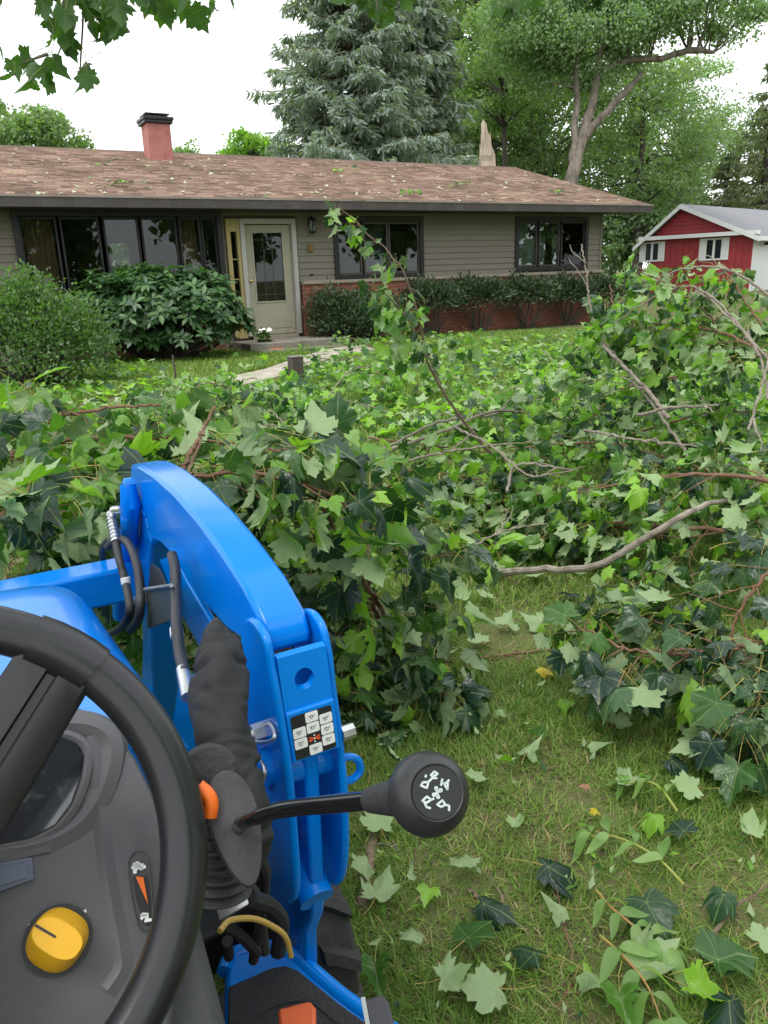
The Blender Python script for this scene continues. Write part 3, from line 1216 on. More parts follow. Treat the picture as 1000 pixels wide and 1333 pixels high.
def deciduous(name, label, base, trunks, crown, nclump, per, size, lm, bm, seed, group=None, clump_r=(.5, 1.1), zmax=17,
              zmin=None, limb_r=.09, droop=.2, shell=.35, cat='tree'):
    """crown: list of ellipsoids (cx,cy,cz, rx,ry,rz) in world metres; trunks: list of (points, radii)"""
    rng = np.random.default_rng(seed)
    t = empty(name, base, 0, label, cat, group)
    b = np.asarray(base, float)
    mb = MB()
    nodes = []
    for pts, rad in trunks:
        pts = np.asarray(pts, float)
        k = 14
        tt = np.linspace(0, len(pts) - 1, k)
        ip = np.stack([np.interp(tt, range(len(pts)), pts[:, j]) for j in range(3)], 1)
        ip[1:-1] += rng.normal(size=(k - 2, 3)) * .04
        rr = np.interp(tt, range(len(rad)), rad)
        mb.tube(ip - b, rr, 10)
        nodes += list(zip(ip, rr))
    C, Rr = [], []
    vol = np.array([e[3] * e[4] * e[5] for e in crown])
    for e, share in zip(crown, vol / vol.sum()):
        m = max(2, int(nclump * share))
        d = rand_dirs(rng, m)
        q = np.cbrt(rng.uniform(.12, 1, m))[:, None]
        C.append(np.array(e[:3]) + d * q * np.array(e[3:]))
    C = np.concatenate(C)
    keep = C[:, 2] < zmax
    if zmin is not None:
        keep &= C[:, 2] > zmin
    C = C[keep]
    Rr = rng.uniform(clump_r[0], clump_r[1], len(C))
    np_nodes = np.array([n[0] for n in nodes])
    for i, c in enumerate(C):
        if i % 2:
            continue
        dd = np.linalg.norm(np_nodes - c, axis=1) + np.where(np_nodes[:, 2] > c[2], 3, 0)
        j = int(np.argmin(dd))
        r0 = min(limb_r, nodes[j][1] * .6)
        mb.tube(curve(np_nodes[j], c, 6, .12, rng) - b, np.linspace(r0, .012, 6), 5, cap=False)
    mb.build('trunk', bm, t, smooth=True)
    P, Rm, S, T = leaf_cloud(rng, C, Rr, per, size, droop, shell)
    link('crown', stamp('crown', QV, QF, P - b, Rm, S, lm, T), t, 'stuff')
    return t


def w2(x, y, d):
    return at(x, y, d)


def base_of(x, d):
    P = at(x, 340, d)
    return np.array([P[0], P[1], float(gz(P[0], P[1])) - .05])


# --- blue spruce behind the roof
def spruce(name, label, base, H, rbase, z_lo, seed, lm, bm, dens=1.0, whorl=.34, spray=.30, group=None):
    rng = np.random.default_rng(seed)
    t = empty(name, base, 0, label, 'tree', group)
    mb = MB()
    mb.tube([(0, 0, 0), (.03, 0, H * .3), (-.02, .03, H * .6), (0, 0, H)], [.30, .24, .14, .02], 10)
    P, D, N_, S = [], [], [], []
    z = z_lo
    while z < H - .3:
        L0 = rbase * (1 - (z - z_lo) / (H - z_lo)) ** .85 * rng.uniform(.75, 1.12) + .25
        nb = rng.integers(5, 8)
        a0 = rng.uniform(0, 6.28)
        for k in range(nb):
            a = a0 + k * 6.283 / nb + rng.normal(0, .25)
            L = L0 * rng.uniform(.65, 1.1)
            n = 7
            u = np.linspace(0, 1, n)
            sag = -.34 * L * u ** 1.3 + .20 * L * u ** 3
            br = np.stack([np.cos(a) * L * u, np.sin(a) * L * u, z + sag + .1 * u], 1)
            mb.tube(br, np.linspace(.035, .008, n), 4, cap=False)
            nt_ = int(16 * dens * L / 2.5) + 4
            uu = rng.uniform(.15, 1, nt_)
            for q in uu:
                p = np.array([np.interp(q, u, br[:, j]) for j in range(3)])
                side = rng.choice([-1, 1])
                dirv = unit(np.array([math.cos(a) * .5 - side * math.sin(a) * .8, math.sin(a) * .5 + side * math.cos(a) * .8, -.25 - .3 * rng.random()]))
                Ls = L * .28 * (1.15 - q) + .15
                m = int(5 + 6 * rng.random())
                for v in np.linspace(.1, 1, m):
                    pp = p + dirv * Ls * v + rng.normal(size=3) * .03
                    P.append(pp)
                    D.append(dirv + rng.normal(size=3) * .55 + np.array([0, 0, -.35]))
                    N_.append(rng.normal(size=3) + UPV)
                    S.append(spray * rng.uniform(.6, 1.2))
        z += whorl * rng.uniform(.75, 1.25)
    mb.build('trunk', bm, t, smooth=True)
    P, D, N_, S = map(np.array, (P, D, N_, S))
    tv = np.array([(0, 0, 0), (.13, .35, .03), (.07, 1, -.05), (-.07, 1, -.05), (-.13, .35, .03)])
    tf = np.array([(0, 1, 4), (1, 2, 3), (1, 3, 4)])
    link('needles', stamp('needles', tv, tf, P, frames(D, N_), S, lm, rng.uniform(0, .99, len(P))), t, 'stuff')
    return t


spruce('spruce_tree', 'tall blue grey spruce rising behind the brown roof', base_of(468, 27), 17, 3.9, 2.4, 21, LF_BLUE, BARK_R, dens=2.6, spray=.26, whorl=.27)
spruce('spruce_tree', 'smaller grey green spruce beside the tall blue spruce', base_of(545, 31), 15, 3.0, 2.0, 22, LF_BLUE, BARK_R, dens=1.2, spray=.4)
spruce('conifer_tree', 'thin sparse dark conifer at the edge beyond the red house', base_of(985, 46), 12.5, 3.4, 2.5, 23, LF_OLIVE, BARK_D, dens=.35, whorl=.7, spray=.34)
spruce('conifer_tree', 'half bare grey conifer behind the red house ridge', base_of(938, 50), 8.2, 3.0, 1.5, 24, LF_OLIVE, BARK_D, dens=.4, whorl=.6, spray=.34)

# --- big silver maple with leaning forked trunk
D0 = 29.0
b0 = base_of(738, D0)
tr1 = [b0, w2(741, 238, D0), w2(757, 190, D0), w2(768, 150, D0), w2(776, 110, D0), w2(786, 40, D0), w2(800, -60, D0)]
tr2 = [w2(762, 178, D0), w2(785, 150, D0), w2(818, 115, D0), w2(836, 94, D0)]
tr3 = [w2(746, 215, D0), w2(748, 170, D0), w2(752, 125, D0), w2(748, 60, D0), w2(738, -40, D0)]
tr4 = [w2(780, 92, D0), w2(822, 79, D0), w2(870, 74, D0), w2(905, 64, D0), w2(930, 68, D0)]
c1 = w2(775, 40, D0); c2 = w2(850, 20, D0); c3 = w2(700, 60, D0); c4 = w2(880, 120, D0 + 2)
deciduous('silver_maple', 'big pale leaved maple with leaning forked grey trunk and broken limb', b0,
          [(tr1, [.30, .26, .21, .17, .13, .10, .07]), (tr2, [.15, .14, .12, .07]), (tr3, [.15, .13, .11, .08, .05]), (tr4, [.13, .12, .11, .12, .05])],
          [(c1[0], c1[1], c1[2] + .6, 2.2, 2.3, 2.6), (c2[0] + .2, c2[1], c2[2] + .6, 2.2, 2.0, 1.7), (c3[0], c3[1], c3[2] + 1, 1.8, 2.0, 2.2), (c4[0] + 1.2, c4[1] - 2, c4[2] + 2.6, 1.3, 1.5, 1.2)],
          230, 330, .12, LF_PALE, BARK, 31, clump_r=(.4, 1.1), droop=.7, shell=.1, limb_r=.05)
# --- dense trees behind
BT = 'trees behind the house'


def back_tree(px, d, cx, cy, rx, rz, label, lm, seed, ncl, per, size, lean=0, clump=(.6, 1.3), bark=BARK_D, trunk_r=.28, zmin=1.5, ry=None):
    b = base_of(px, d)
    top = w2(cx, cy, d)
    k = d / 1000
    c = [(top[0], top[1], top[2], rx * k, (ry or rx) * k, rz * k)]
    tp = [b, b + (top - b) * .35 + np.array([lean, 0, 0]), top, top + np.array([lean * .3, 0, rz * k * .5])]
    return deciduous('deciduous_tree', label, b, [(tp, [trunk_r, trunk_r * .8, trunk_r * .5, .05])], c, ncl, per, size, lm, bark, seed, group=BT,
                     clump_r=clump, zmin=zmin)


back_tree(640, 38, 640, 60, 95, 190, 'dense dark green tree behind the snapped trunk', LF_DARK, 41, 170, 237, 0.163)
back_tree(710, 42, 705, 90, 85, 160, 'dark leafy tree between the snapped trunk and the leaning maple', LF_DARK, 42, 120, 150, 0.177)
back_tree(590, 44, 600, 40, 70, 200, 'mid green tree showing between spruce and dark trees', LF_MID, 43, 110, 212, 0.177)
back_tree(660, 33, 655, 90, 60, 90, 'fresh green young maple just behind the roof ridge', LF_MID, 44, 80, 187, 0.122, clump=(.4, .9), trunk_r=.16)
back_tree(830, 40, 835, 195, 80, 110, 'dark tree with ivy covered trunk right of the leaning maple', LF_DARK, 45, 120, 150, 0.163)
back_tree(880, 46, 885, 175, 75, 95, 'pale weeping tree above the red house', LF_PALE, 46, 120, 150, 0.150)
back_tree(800, 55, 800, 260, 120, 100, 'low dark tree row tree behind the roof corner', LF_DARK, 47, 120, 225, 0.218)
back_tree(950, 62, 960, 235, 120, 75, 'far olive tree behind the grey roof', LF_OLIVE, 48, 120, 225, 0.218)
back_tree(700, 52, 700, 180, 120, 120, 'far shaded tree filling the gap under the maple', LF_DARK, 49, 110, 150, 0.231)
back_tree(1060, 52, 1060, 200, 80, 110, 'far olive tree past the end of the red house', LF_OLIVE, 50, 80, 160, .3)
back_tree(820, 42, 815, 300, 60, 45, 'low grey green bush tree beside the red house', LF_PALE, 51, 90, 170, .2, zmin=.3, clump=(.4, .9))
back_tree(40, 42, 30, 185, 78, 42, 'light green round tree top beyond the left roof', LF_MID, 52, 90, 170, .2, clump=(.5, 1.0))
back_tree(330, 44, 332, 205, 45, 30, 'yellow green tree top beside the blue spruce', LF_LIME, 53, 50, 150, .18, clump=(.4, .8))
back_tree(240, 46, 243, 212, 22, 22, 'small light green tree top beside the chimney', LF_MID, 54, 16, 140, .18, clump=(.3, .6))
back_tree(166, 34, 160, 338, 40, 45, 'dense green garden tree behind the house seen through its rooms', LF_DARK, 55, 60, 260, .22, clump=(.5, .9), zmin=.2)
# snapped trunk
ds = 25.5
bs_ = base_of(636, ds)
st = empty('snapped_trunk', bs_, 0, 'pale splintered top of a snapped tree trunk behind the ridge', 'tree trunk')
zt = w2(633, 212, ds)[2] - bs_[2]
mb = MB()
mb.tube([(0, 0, 0), (.02, 0, zt * .5), (0, 0, zt - .25)], [.36, .31, .27], 12)
mb.build('trunk', BARK, st, smooth=True)
rng = np.random.default_rng(9)
mb = MB()
ztop = w2(628, 165, ds)[2] - bs_[2]
px_off = lambda x: (w2(x, 190, ds) - w2(636, 190, ds))[0]
mb.prism([(px_off(625), -.12, zt - .4), (px_off(644), -.12, zt - .4), (px_off(643), -.1, zt + .1), (px_off(639), -.08, zt + .35), (px_off(637.5), -.08, zt + .62), (px_off(633.5), -.05, zt + .80), (px_off(632.5), -.05, zt + 1.0), (px_off(629.5), -.03, ztop - .05), (px_off(628), -.03, ztop),
          (px_off(625.5), -.05, zt + 1.0), (px_off(626.5), -.08, zt + .4)], (.03, .24, 0))
for k in range(7):
    xx = px_off(625 + 2 * k)
    mb.tube([(xx, .0, zt - .3), (xx, -.1, zt + .1), (xx + rng.normal(0, .03), -.08, zt + rng.uniform(.3, .85))], [.07, .05, .004], 5)
mb.build('splintered_wood', PALEWOOD, st)

# trees behind the viewer: they stand in the window reflections
back = [(9.5, -9, 5.5), (17, -3, 6.0), (22, 4.0, 6.0), (27, 10, 6.0), (32, 16, 6.0)]
for i, (x, y, cz) in enumerate(back):
    b = np.array([x, y, -.05])
    deciduous('deciduous_tree', ['broad garden tree standing opposite the bay window', 'tall garden tree standing opposite the front door',
                                 'round garden tree standing opposite the slider window', 'garden tree standing opposite the three light window', 'garden tree standing on the neighbouring lawn before the red house'][i], b,
              [([b, b + (0, 0, 2.5), b + (.2, .1, 5)], [.3, .25, .12])], [(x, y, cz, 4.2, 3.6, 4.2)], 60, 90, .42, LF_DARK, BARK_D, 60 + i,
              group='trees on the open side of the lawn', clump_r=(.8, 1.6), zmin=1.2)

# ================================================================== SHRUBS
SH_BOX = leaf_mat('boxwood_leaf', (.035, .085, .022), (.13, .23, .06), (.14, .21, .09), .4, .3)
SH_RHO = leaf_mat('rhododendron_leaf', (.022, .065, .022), (.085, .18, .05), (.12, .18, .09), .42, .2, .5)
SH_YEW = leaf_mat('yew_needle', (.022, .045, .02), (.065, .105, .04), (.05, .08, .035), .5, .15)
SH_HER = leaf_mat('pot_plant_leaf', (.03, .08, .02), (.09, .17, .04), (.10, .16, .07), .4, .3)


def shrub(name, label, base, lobes, n, size, lm, seed, asp=1.0, upright=.3, shell=.45, group=None, sprig=0):
    """lobes: ellipsoids (dx,dy,z,rx,ry,rz) from the base"""
    rng = np.random.default_rng(seed)
    t = empty(name, base, 0, label, 'shrub', group)
    mb = MB()
    P, O = [], []
    vol = np.array([l[3] * l[5] for l in lobes])
    for l, s in zip(lobes, vol / vol.sum()):
        m = int(n * s)
        d = rand_dirs(rng, m)
        d[:, 2] = np.where(d[:, 2] < -.5, -d[:, 2], d[:, 2])
        q = np.cbrt(rng.uniform(shell ** 3, 1, m))[:, None]
        bump = 1 + .16 * np.sin(d[:, :1] * 7 + l[0] * 9) * np.cos(d[:, 1:2] * 6 + 2) + .13 * rng.normal(size=(m, 1))
        P.append(np.array(l[:3]) + d * q * bump * np.array(l[3:]))
        O.append(d)
        for _ in range(5):
            e = np.array(l[:3]) + rand_dirs(rng, 1)[0] * np.array(l[3:]) * .8
            e[2] = max(e[2], .25)
            mb.tube(curve((l[0] * .3, l[1] * .3, 0), e, 5, .1, rng), np.linspace(.022, .005, 5), 5, cap=False)
    P, O = np.concatenate(P), np.concatenate(O)
    keep = P[:, 2] > .03
    P, O = P[keep], O[keep]
    m = len(P)
    tv = QV * np.array([asp, 1, 1])
    tt = O * .8 + rand_dirs(rng, m) * .8 + UPV * upright
    nn = UPV * .6 + O * .7 + rand_dirs(rng, m) * .5
    mb.build('stems', BARK_D, t, smooth=True)
    hi = np.clip(rng.normal(.35, .22, m) + .2 * (P[:, 2] / P[:, 2].max() - .5) * 0, 0, .99)
    link('foliage', stamp('foliage', tv, QF, P, frames(tt, nn), size * rng.uniform(.6, 1.35, m), lm, hi), t, 'stuff')
    return t


def gpt(px, d):
    P = at(px, 420, d)
    return np.array([P[0], P[1], float(gz(P[0], P[1])) - .02])


# left round shrub, nearest the lawn
b = gpt(42, 10.0)
shrub('boxwood_shrub', 'rounded light green small leaved shrub before the bay window', b,
      [(0, 0, .55, .95, .9, .72), (-.35, .1, .75, .75, .7, .68), (.35, -.1, .4, .65, .7, .55), (.0, .1, 1.05, .35, .4, .45), (.55, 0, .55, .45, .5, .5), (-.9, .2, .6, .6, .6, .6)],
      15000, .05, SH_BOX, 71, .9)
# rhododendron: whorls of long leaves


def rhodo(base, lobes, nwh, seed, label):
    rng = np.random.default_rng(seed)
    t = empty('rhododendron_shrub', base, 0, label, 'shrub')
    mb = MB()
    vol = np.array([l[3] * l[5] for l in lobes])
    P, D, N_, S = [], [], [], []
    for l, s in zip(lobes, vol / vol.sum()):
        m = int(nwh * s)
        d = rand_dirs(rng, m)
        d[:, 2] = np.abs(d[:, 2]) * .9 - .15
        q = rng.uniform(.72, 1.08, (m, 1))
        C = np.array(l[:3]) + unit(d) * q * np.array(l[3:])
        for c, dd in zip(C, unit(d)):
            if c[2] < .1:
                continue
            ax = unit(dd + UPV * .9)
            k = rng.integers(6, 10)
            a0 = rng.uniform(0, 6.28)
            s1 = unit(np.cross(ax, (1, .2, .1)))
            s2 = np.cross(ax, s1)
            for j in range(k):
                g = a0 + j * 6.283 / k + rng.normal(0, .15)
                rd = math.cos(g) * s1 + math.sin(g) * s2
                tdir = rd + ax * rng.uniform(-.35, .55)
                P.append(c + rd * .015)
                D.append(tdir)
                N_.append(ax + rd * -.2)
                S.append(rng.uniform(.13, .20))
        for c in C[::6]:
            mb.tube(curve((l[0] * .4, l[1] * .4, 0), c, 5, .08, rng), np.linspace(.02, .006, 5), 5, cap=False)
    mb.build('stems', BARK_D, t, smooth=True)
    P, D, N_, S = map(np.array, (P, D, N_, S))
    tv = np.array([(0, 0, 0), (.17, .3, .05), (.19, .6, .045), (0, 1, -.06), (-.19, .6, .045), (-.17, .3, .05), (0, .3, 0), (0, .62, 0)])
    tf = np.array([(0, 1, 6), (1, 2, 7), (1, 7, 6), (2, 3, 7), (3, 4, 7), (4, 5, 6), (4, 6, 7), (5, 0, 6)])
    link('foliage', stamp('foliage', tv, tf, P, frames(D, N_), S, SH_RHO, rng.uniform(0, .95, len(P))), t, 'stuff')
    return t


rhodo(gpt(205, 12.6), [(0, 0, .75, .95, .8, .72), (-.75, 0, .78, .6, .6, .68), (.75, .1, .72, .62, .7, .70), (-.2, .2, 1.0, .55, .5, .52), (.45, .2, 1.02, .55, .5, .48), (1.15, .2, .5, .35, .4, .45), (-.4, -.1, .38, .7, .6, .36), (.5, -.1, .38, .7, .6, .36)],
      820, 72, 'dark glossy long leaved shrub under the bay window')

YG = 'yew shrubs along the brick base'
for i, (s, w, rx, rz, h, lab) in enumerate([
        (1.10, -.62, .62, .46, .82, 'dark needled shrub just right of the front door'),
        (1.85, -.60, .50, .40, .78, 'dark needled shrub under the left end of the open slider window'),
        (3.20, -.62, .62, .36, .98, 'dark needled shrub under the right end of the open slider window'),
        (4.35, -.62, .68, .36, 1.0, 'bushy dark shrub under the plain siding between the two windows'),
        (5.65, -.62, .66, .38, .98, 'dark shrub under the left corner of the three light window'),
        (6.85, -.62, .60, .38, .95, 'dark shrub under the right part of the three light window'),
        (7.85, -.62, .52, .36, .92, 'dark shrub at the right corner of the house')]):
    P = hw(s, w, 0)
    P[2] = float(gz(P[0], P[1])) - .02
    hh = h - rz * .5
    shrub('yew_shrub', lab, P, [(0, 0, hh - .1, rx, .42, rz), (-.3 * rx, 0, hh, rx * .6, .36, rz), (.45 * rx, 0, hh - .05, rx * .6, .36, rz * .9)] + ([(0, 0, .28, rx * .85, .38, .34)] if i < 2 else []),
          (5200 if i < 2 else 3300), .075, SH_YEW, 80 + i, .55, .5, .3, YG)
# pot plants
rng = np.random.default_rng(4)
for p_, n_, r_, h_ in ((pot, 160, .22, .42), (pot2, 90, .13, .30)):
    d = rand_dirs(rng, n_)
    d[:, 2] = np.abs(d[:, 2])
    P = d * np.array([r_, r_, .2]) * rng.uniform(.3, 1, (n_, 1)) + np.array([0, 0, h_ - .14])
    link('plant', stamp('plant', QV, QF, P, frames(d + rand_dirs(rng, n_) * .5, UPV + rand_dirs(rng, n_) * .5), rng.uniform(.06, .11, n_), SH_HER, rng.random(n_)), p_)
WF = mat('white_petal', (.8, .8, .72), .7)
for k in range(9):
    a = rng.uniform(0, 6.28)
    q = rng.uniform(.03, .15)
    MB().lathe([(.006, 0), (.03, .012), (.035, .02), (.01, .024)], (q * math.cos(a), q * math.sin(a), .30 + rng.uniform(0, .08)), (rng.normal() * .4, -.5, 1), 8).build('flower', WF, pot2, smooth=True)

# ================================================================== TRACTOR
BLUE = mat('blue_paint', (.000, .205, .72), .20, var=.04, vscale=14, spec=.30, coat=.10, col2=(.045, .15, .40), c2scale=11, c2lo=.60, c2hi=.85, rvar=.06)
BLUE_D = BLUE
RUBBER = mat('black_rubber', (.022, .022, .024), .62, var=.25, vscale=12, bump=.25, bscale=120)
TYRE = mat('tyre_rubber', (.028, .027, .026), .75, var=.35, vscale=14, bump=.3, bscale=80, col2=(.055, .048, .04), c2scale=9, c2lo=.5, c2hi=.75)
RIMBLK = mat('wheel_rim_plastic', (.016, .017, .020), .29, var=.12, vscale=30, bump=.03, bscale=700)
DASH = mat('dash_plastic', (.088, .088, .096), .48, var=.10, vscale=10, bump=.06, bscale=700, col2=(.125, .12, .115), c2scale=7, c2lo=.52, c2hi=.8)
DASH_D = mat('dark_panel_plastic', (.040, .042, .044), .6, var=.12, vscale=9, bump=.1, bscale=300)
YELLOW = mat('yellow_plastic', (.78, .42, .008), .4, var=.08, vscale=30, bump=.05, bscale=200)
ORANGE = mat('orange_plastic', (.80, .15, .012), .45, var=.08)
PEDAL_O = mat('orange_pedal', (.72, .13, .035), .55, var=.15, vscale=30)
ZINC = mat('zinc_steel', (.58, .59, .58), .32, .9, var=.15, vscale=40)
WHITE = mat('white_print', (.75, .77, .75), .55, var=.05)
BLACKP = mat('black_print', (.012, .013, .014), .45, var=.1)
REDP = mat('red_print', (.75, .10, .03), .5, var=.05)
CLOTH = mat('black_nylon_sleeve', (.009, .009, .010), .7, var=.35, vscale=30, bump=.25, bscale=600, col2=(.05, .05, .05), c2scale=14, c2lo=.62, c2hi=.85)
LENS = mat('instrument_lens', (.022, .024, .030), .06, var=.2, vscale=6, spec=.9, coat=1.0, col2=(.10, .105, .11), c2scale=26, c2lo=.58, c2hi=.72)
MATB = mat('floor_mat', (.025, .025, .026), .8, var=.25, vscale=25, bump=.4, bscale=180, col2=(.05, .046, .04), c2scale=12, c2lo=.55, c2hi=.8)
CHROME = mat('dark_chrome_rod', (.05, .05, .055), .16, .85, var=.1)
SILVERB = mat('bracket_olive', (.045, .055, .045), .5, var=.2)
CABLE = mat('ochre_cable', (.40, .27, .06), .45, var=.1)
IRON = mat('dark_iron', (.025, .026, .03), .6, .3, var=.3, vscale=12)

trac = empty('tractor', TO, A29, 'blue compact tractor with front loader arm, black steering wheel and joystick', 'tractor')


def grp(name, parent=trac):
    o = bpy.data.objects.new(name, None)
    COL.objects.link(o)
    o.parent = parent
    return o


# ---- steering wheel
TH_W = R(60)
SW = np.array([-.012, 0, 1.162])
wa = np.array([1.0, 0, 0])
wb = np.array([0, math.cos(TH_W), math.sin(TH_W)])
wn_ = np.cross(wa, wb)                                   # towards the driver
sw = grp('steering_wheel')


def rim_mesh(R0=.181, na=120):
    prof = []
    for j in range(24):
        a = 2 * math.pi * j / 24
        r = .0170
        g = math.degrees(a) % 360
        # grooves either side of the inner grip band
        if 96 < g < 114 or 186 < g < 204:
            r *= .93
        prof.append((r * 1.06 * math.cos(a), r * math.sin(a)))
    vs = []
    for i in range(na):
        a = 2 * math.pi * i / na
        e = wa * math.cos(a) + wb * math.sin(a)
        for (u, v) in prof:
            vs.append(SW + e * (R0 + u) + wn_ * v)
    k = len(prof)
    fs = [(i * k + j, ((i + 1) % na) * k + j, ((i + 1) % na) * k + (j + 1) % k, i * k + (j + 1) % k) for i in range(na) for j in range(k)]
    m_ = MB().add(vs, fs)
    return m_


rim = rim_mesh().build('rim', RIMBLK, sw, smooth=True)
for a_deg in (47, 160, 262):
    a = R(a_deg)
    e = wa * math.cos(a) + wb * math.sin(a)
    tg = -wa * math.sin(a) + wb * math.cos(a)
    m_ = MB()
    ra, rb = .012, .173
    # flat spoke with two raised bands and a central channel, dished towards the column
    def sp(r, t, h):
        dish = -.045 * (1 - min(1, max(0, (r - ra) / (rb - ra)))) 
        return SW + e * r + tg * t + wn_ * (h + dish)
    W0, W1 = .034, .030
    cs = [(-.9, -.026), (-1.0, .009), (-.86, .0125), (-.16, .0125), (-.10, .008), (.10, .008), (.16, .0125), (.86, .0125), (1.0, .009), (.9, -.026)]
    rs = np.linspace(ra, rb, 7)
    vs = []
    for r in rs:
        wv = W0 + (W1 - W0) * (r - ra) / (rb - ra)
        for t_, h_ in cs:
            vs.append(sp(r, t_ * wv, h_))
    k = len(cs)
    fs = [(i * k + j, i * k + (j + 1) % k, (i + 1) * k + (j + 1) % k, (i + 1) * k + j) for i in range(len(rs) - 1) for j in range(k)]
    fs += [tuple(range(k)), tuple(range((len(rs) - 1) * k, len(rs) * k))]
    m_.add(vs, fs)
    # collar where the spoke meets the rim
    vs = []
    na_ = 5
    prof = [(.0205 * math.cos(q), .0205 * math.sin(q)) for q in np.linspace(0, 2 * math.pi, 17)[:-1]]
    for i in range(na_):
        aa = a + (i - 2) / 2 * .145
        ee = wa * math.cos(aa) + wb * math.sin(aa)
        f_ = .97 if i in (0, 4) else 1.0
        for (u_, v_) in prof:
            vs.append(SW + ee * (.181 + u_ * f_) + wn_ * v_ * f_)
    k = 16
    fs = [(i * k + j, (i + 1) * k + j, (i + 1) * k + (j + 1) % k, i * k + (j + 1) % k) for i in range(na_ - 1) for j in range(k)]
    fs += [tuple(range(k)), tuple(range((na_ - 1) * k, na_ * k))[::-1]]
    m_.add(vs, fs)
    m_.build('spoke', RIMBLK, sw, smooth=True)
MB().lathe([(.03, -.10), (.032, -.06), (.028, -.045), (.015, -.038), (.0, -.037)], SW, wn_, 28, cap=False).build('hub', RIMBLK, sw, smooth=True)
MB().lathe([(.03, -.34), (.03, -.05)], SW, wn_, 18).build('steering_column', RUBBER, sw, smooth=True)

# ---- dashboard: moulded face below the wheel
DTH = R(46)
DA = np.array([1.0, 0, 0])
DB = np.array([0, math.cos(DTH), math.sin(DTH)])
DN = np.cross(DA, DB)
DP = np.array([0, .10, 1.075])


def dpt(px, py, off=0.0):
    """photo direction met with the dashboard plane -> plane coords"""
    d = ray(px, py)
    dl = np.array([d @ U, d @ W, d[2]])
    cl = tloc(CAM)
    t = ((DP + DN * off - cl) @ DN) / (dl @ DN)
    q = cl + t * dl - DP
    return q @ DA, q @ DB


def dw(u, v, h=0.0):
    return DP + DA * u + DB * v + DN * h


outl = [dpt(*q) for q in [(60, 903), (110, 920), (150, 945), (178, 985), (205, 1040), (222, 1110), (232, 1190), (232, 1270), (225, 1340), (215, 1440)]]
half_ = [(max(u, .02), v) for u, v in outl]
poly = half_ + [(-u, v) for u, v in half_[::-1]]
dash = grp('dashboard')
# domed face: concentric rings shrink towards the middle and rise
mb = MB()
cu, cv = 0.0, np.mean([v for _, v in half_])
rings = [(1.0, -.16), (1.0, -.012), (.985, -.004), (.96, 0.0), (.80, .004), (.55, .005), (.0, .005)]
vs = []
for s_, h in rings[:-1]:
    for u, v in poly:
        vs.append(dw(cu + (u - cu) * s_, cv + (v - cv) * s_, h))
k = len(poly)
vs.append(dw(cu, cv, .005))
nr = len(rings) - 1
fs = [(i * k + j, i * k + (j + 1) % k, (i + 1) * k + (j + 1) % k, (i + 1) * k + j) for i in range(nr - 1) for j in range(k)]
fs += [((nr - 1) * k + j, (nr - 1) * k + (j + 1) % k, nr * k) for j in range(k)]
mb.add(vs, fs)
mb.build('face_panel', DASH, dash, smooth=True)
# instrument cluster: recessed lens with a raised rounded surround
lp = [dpt(*q) for q in [(0, 1100), (40, 1092), (72, 1075), (92, 1048), (104, 1015), (108, 985), (98, 970), (78, 962), (40, 962), (0, 975)]]
lens = [(max(.0, u), v) for u, v in lp]
lens_full = lens + [(-u, v) for u, v in lens[::-1]]
lens_full = [p for i, p in enumerate(lens_full) if i == 0 or math.dist(p, lens_full[i - 1]) > .004]
MB().prism([dw(u, v, .0075) for u, v in lens_full], DN * .002).build('instrument_lens', LENS, dash)


def ring_tube(points, rad, h, name, m, parent, k=8, closed=True):
    p = [dw(u, v, h) for u, v in points]
    if closed:
        p = p + [p[0], p[1]]
    # smooth the path
    p = np.array(p)
    tt = np.linspace(0, len(p) - 1, len(p) * 4)
    q = np.stack([np.interp(tt, range(len(p)), p[:, j]) for j in range(3)], 1)
    for _ in range(3):
        q[1:-1] = (q[:-2] + 2 * q[1:-1] + q[2:]) / 4
    return MB().tube(q, rad, k).build(name, m, parent, smooth=True)


lm_ = np.mean(lens_full, axis=0)
ring_tube([(lm_[0] + (u - lm_[0]) * 1.05, lm_[1] + (v - lm_[1]) * 1.07) for u, v in lens_full], .0060, .0030, 'lens_surround', DASH, dash)
ring_tube([(lm_[0] + (u - lm_[0]) * 1.24, lm_[1] + (v - lm_[1]) * 1.20) for u, v in lens_full], .015, -.0060, 'cluster_hood', DASH, dash)
# moulded crease running down the face
cre = [dpt(*q) for q in [(118, 960), (128, 1010), (130, 1060), (136, 1120), (146, 1180), (158, 1240), (160, 1262), (140, 1290)]]
ring_tube(cre, .013, -.0055, 'moulded_crease', DASH, dash, closed=False)
# label plate
lbp = [dpt(*q) for q in [(-20, 1130), (42, 1117), (46, 1146), (-20, 1170)]]
MB().prism([dw(u, v, .005) for u, v in lbp], DN * .0035).build('label_plate', mat('label_blue_grey', (.10, .12, .17), .4), dash, bevel=.001)
lbp2 = [dpt(*q) for q in [(-20, 1138), (33, 1126), (36, 1144), (-20, 1160)]]
MB().prism([dw(u, v, .0085) for u, v in lbp2], DN * .001).build('label_field', mat('label_field', (.12, .14, .19), .45), dash)
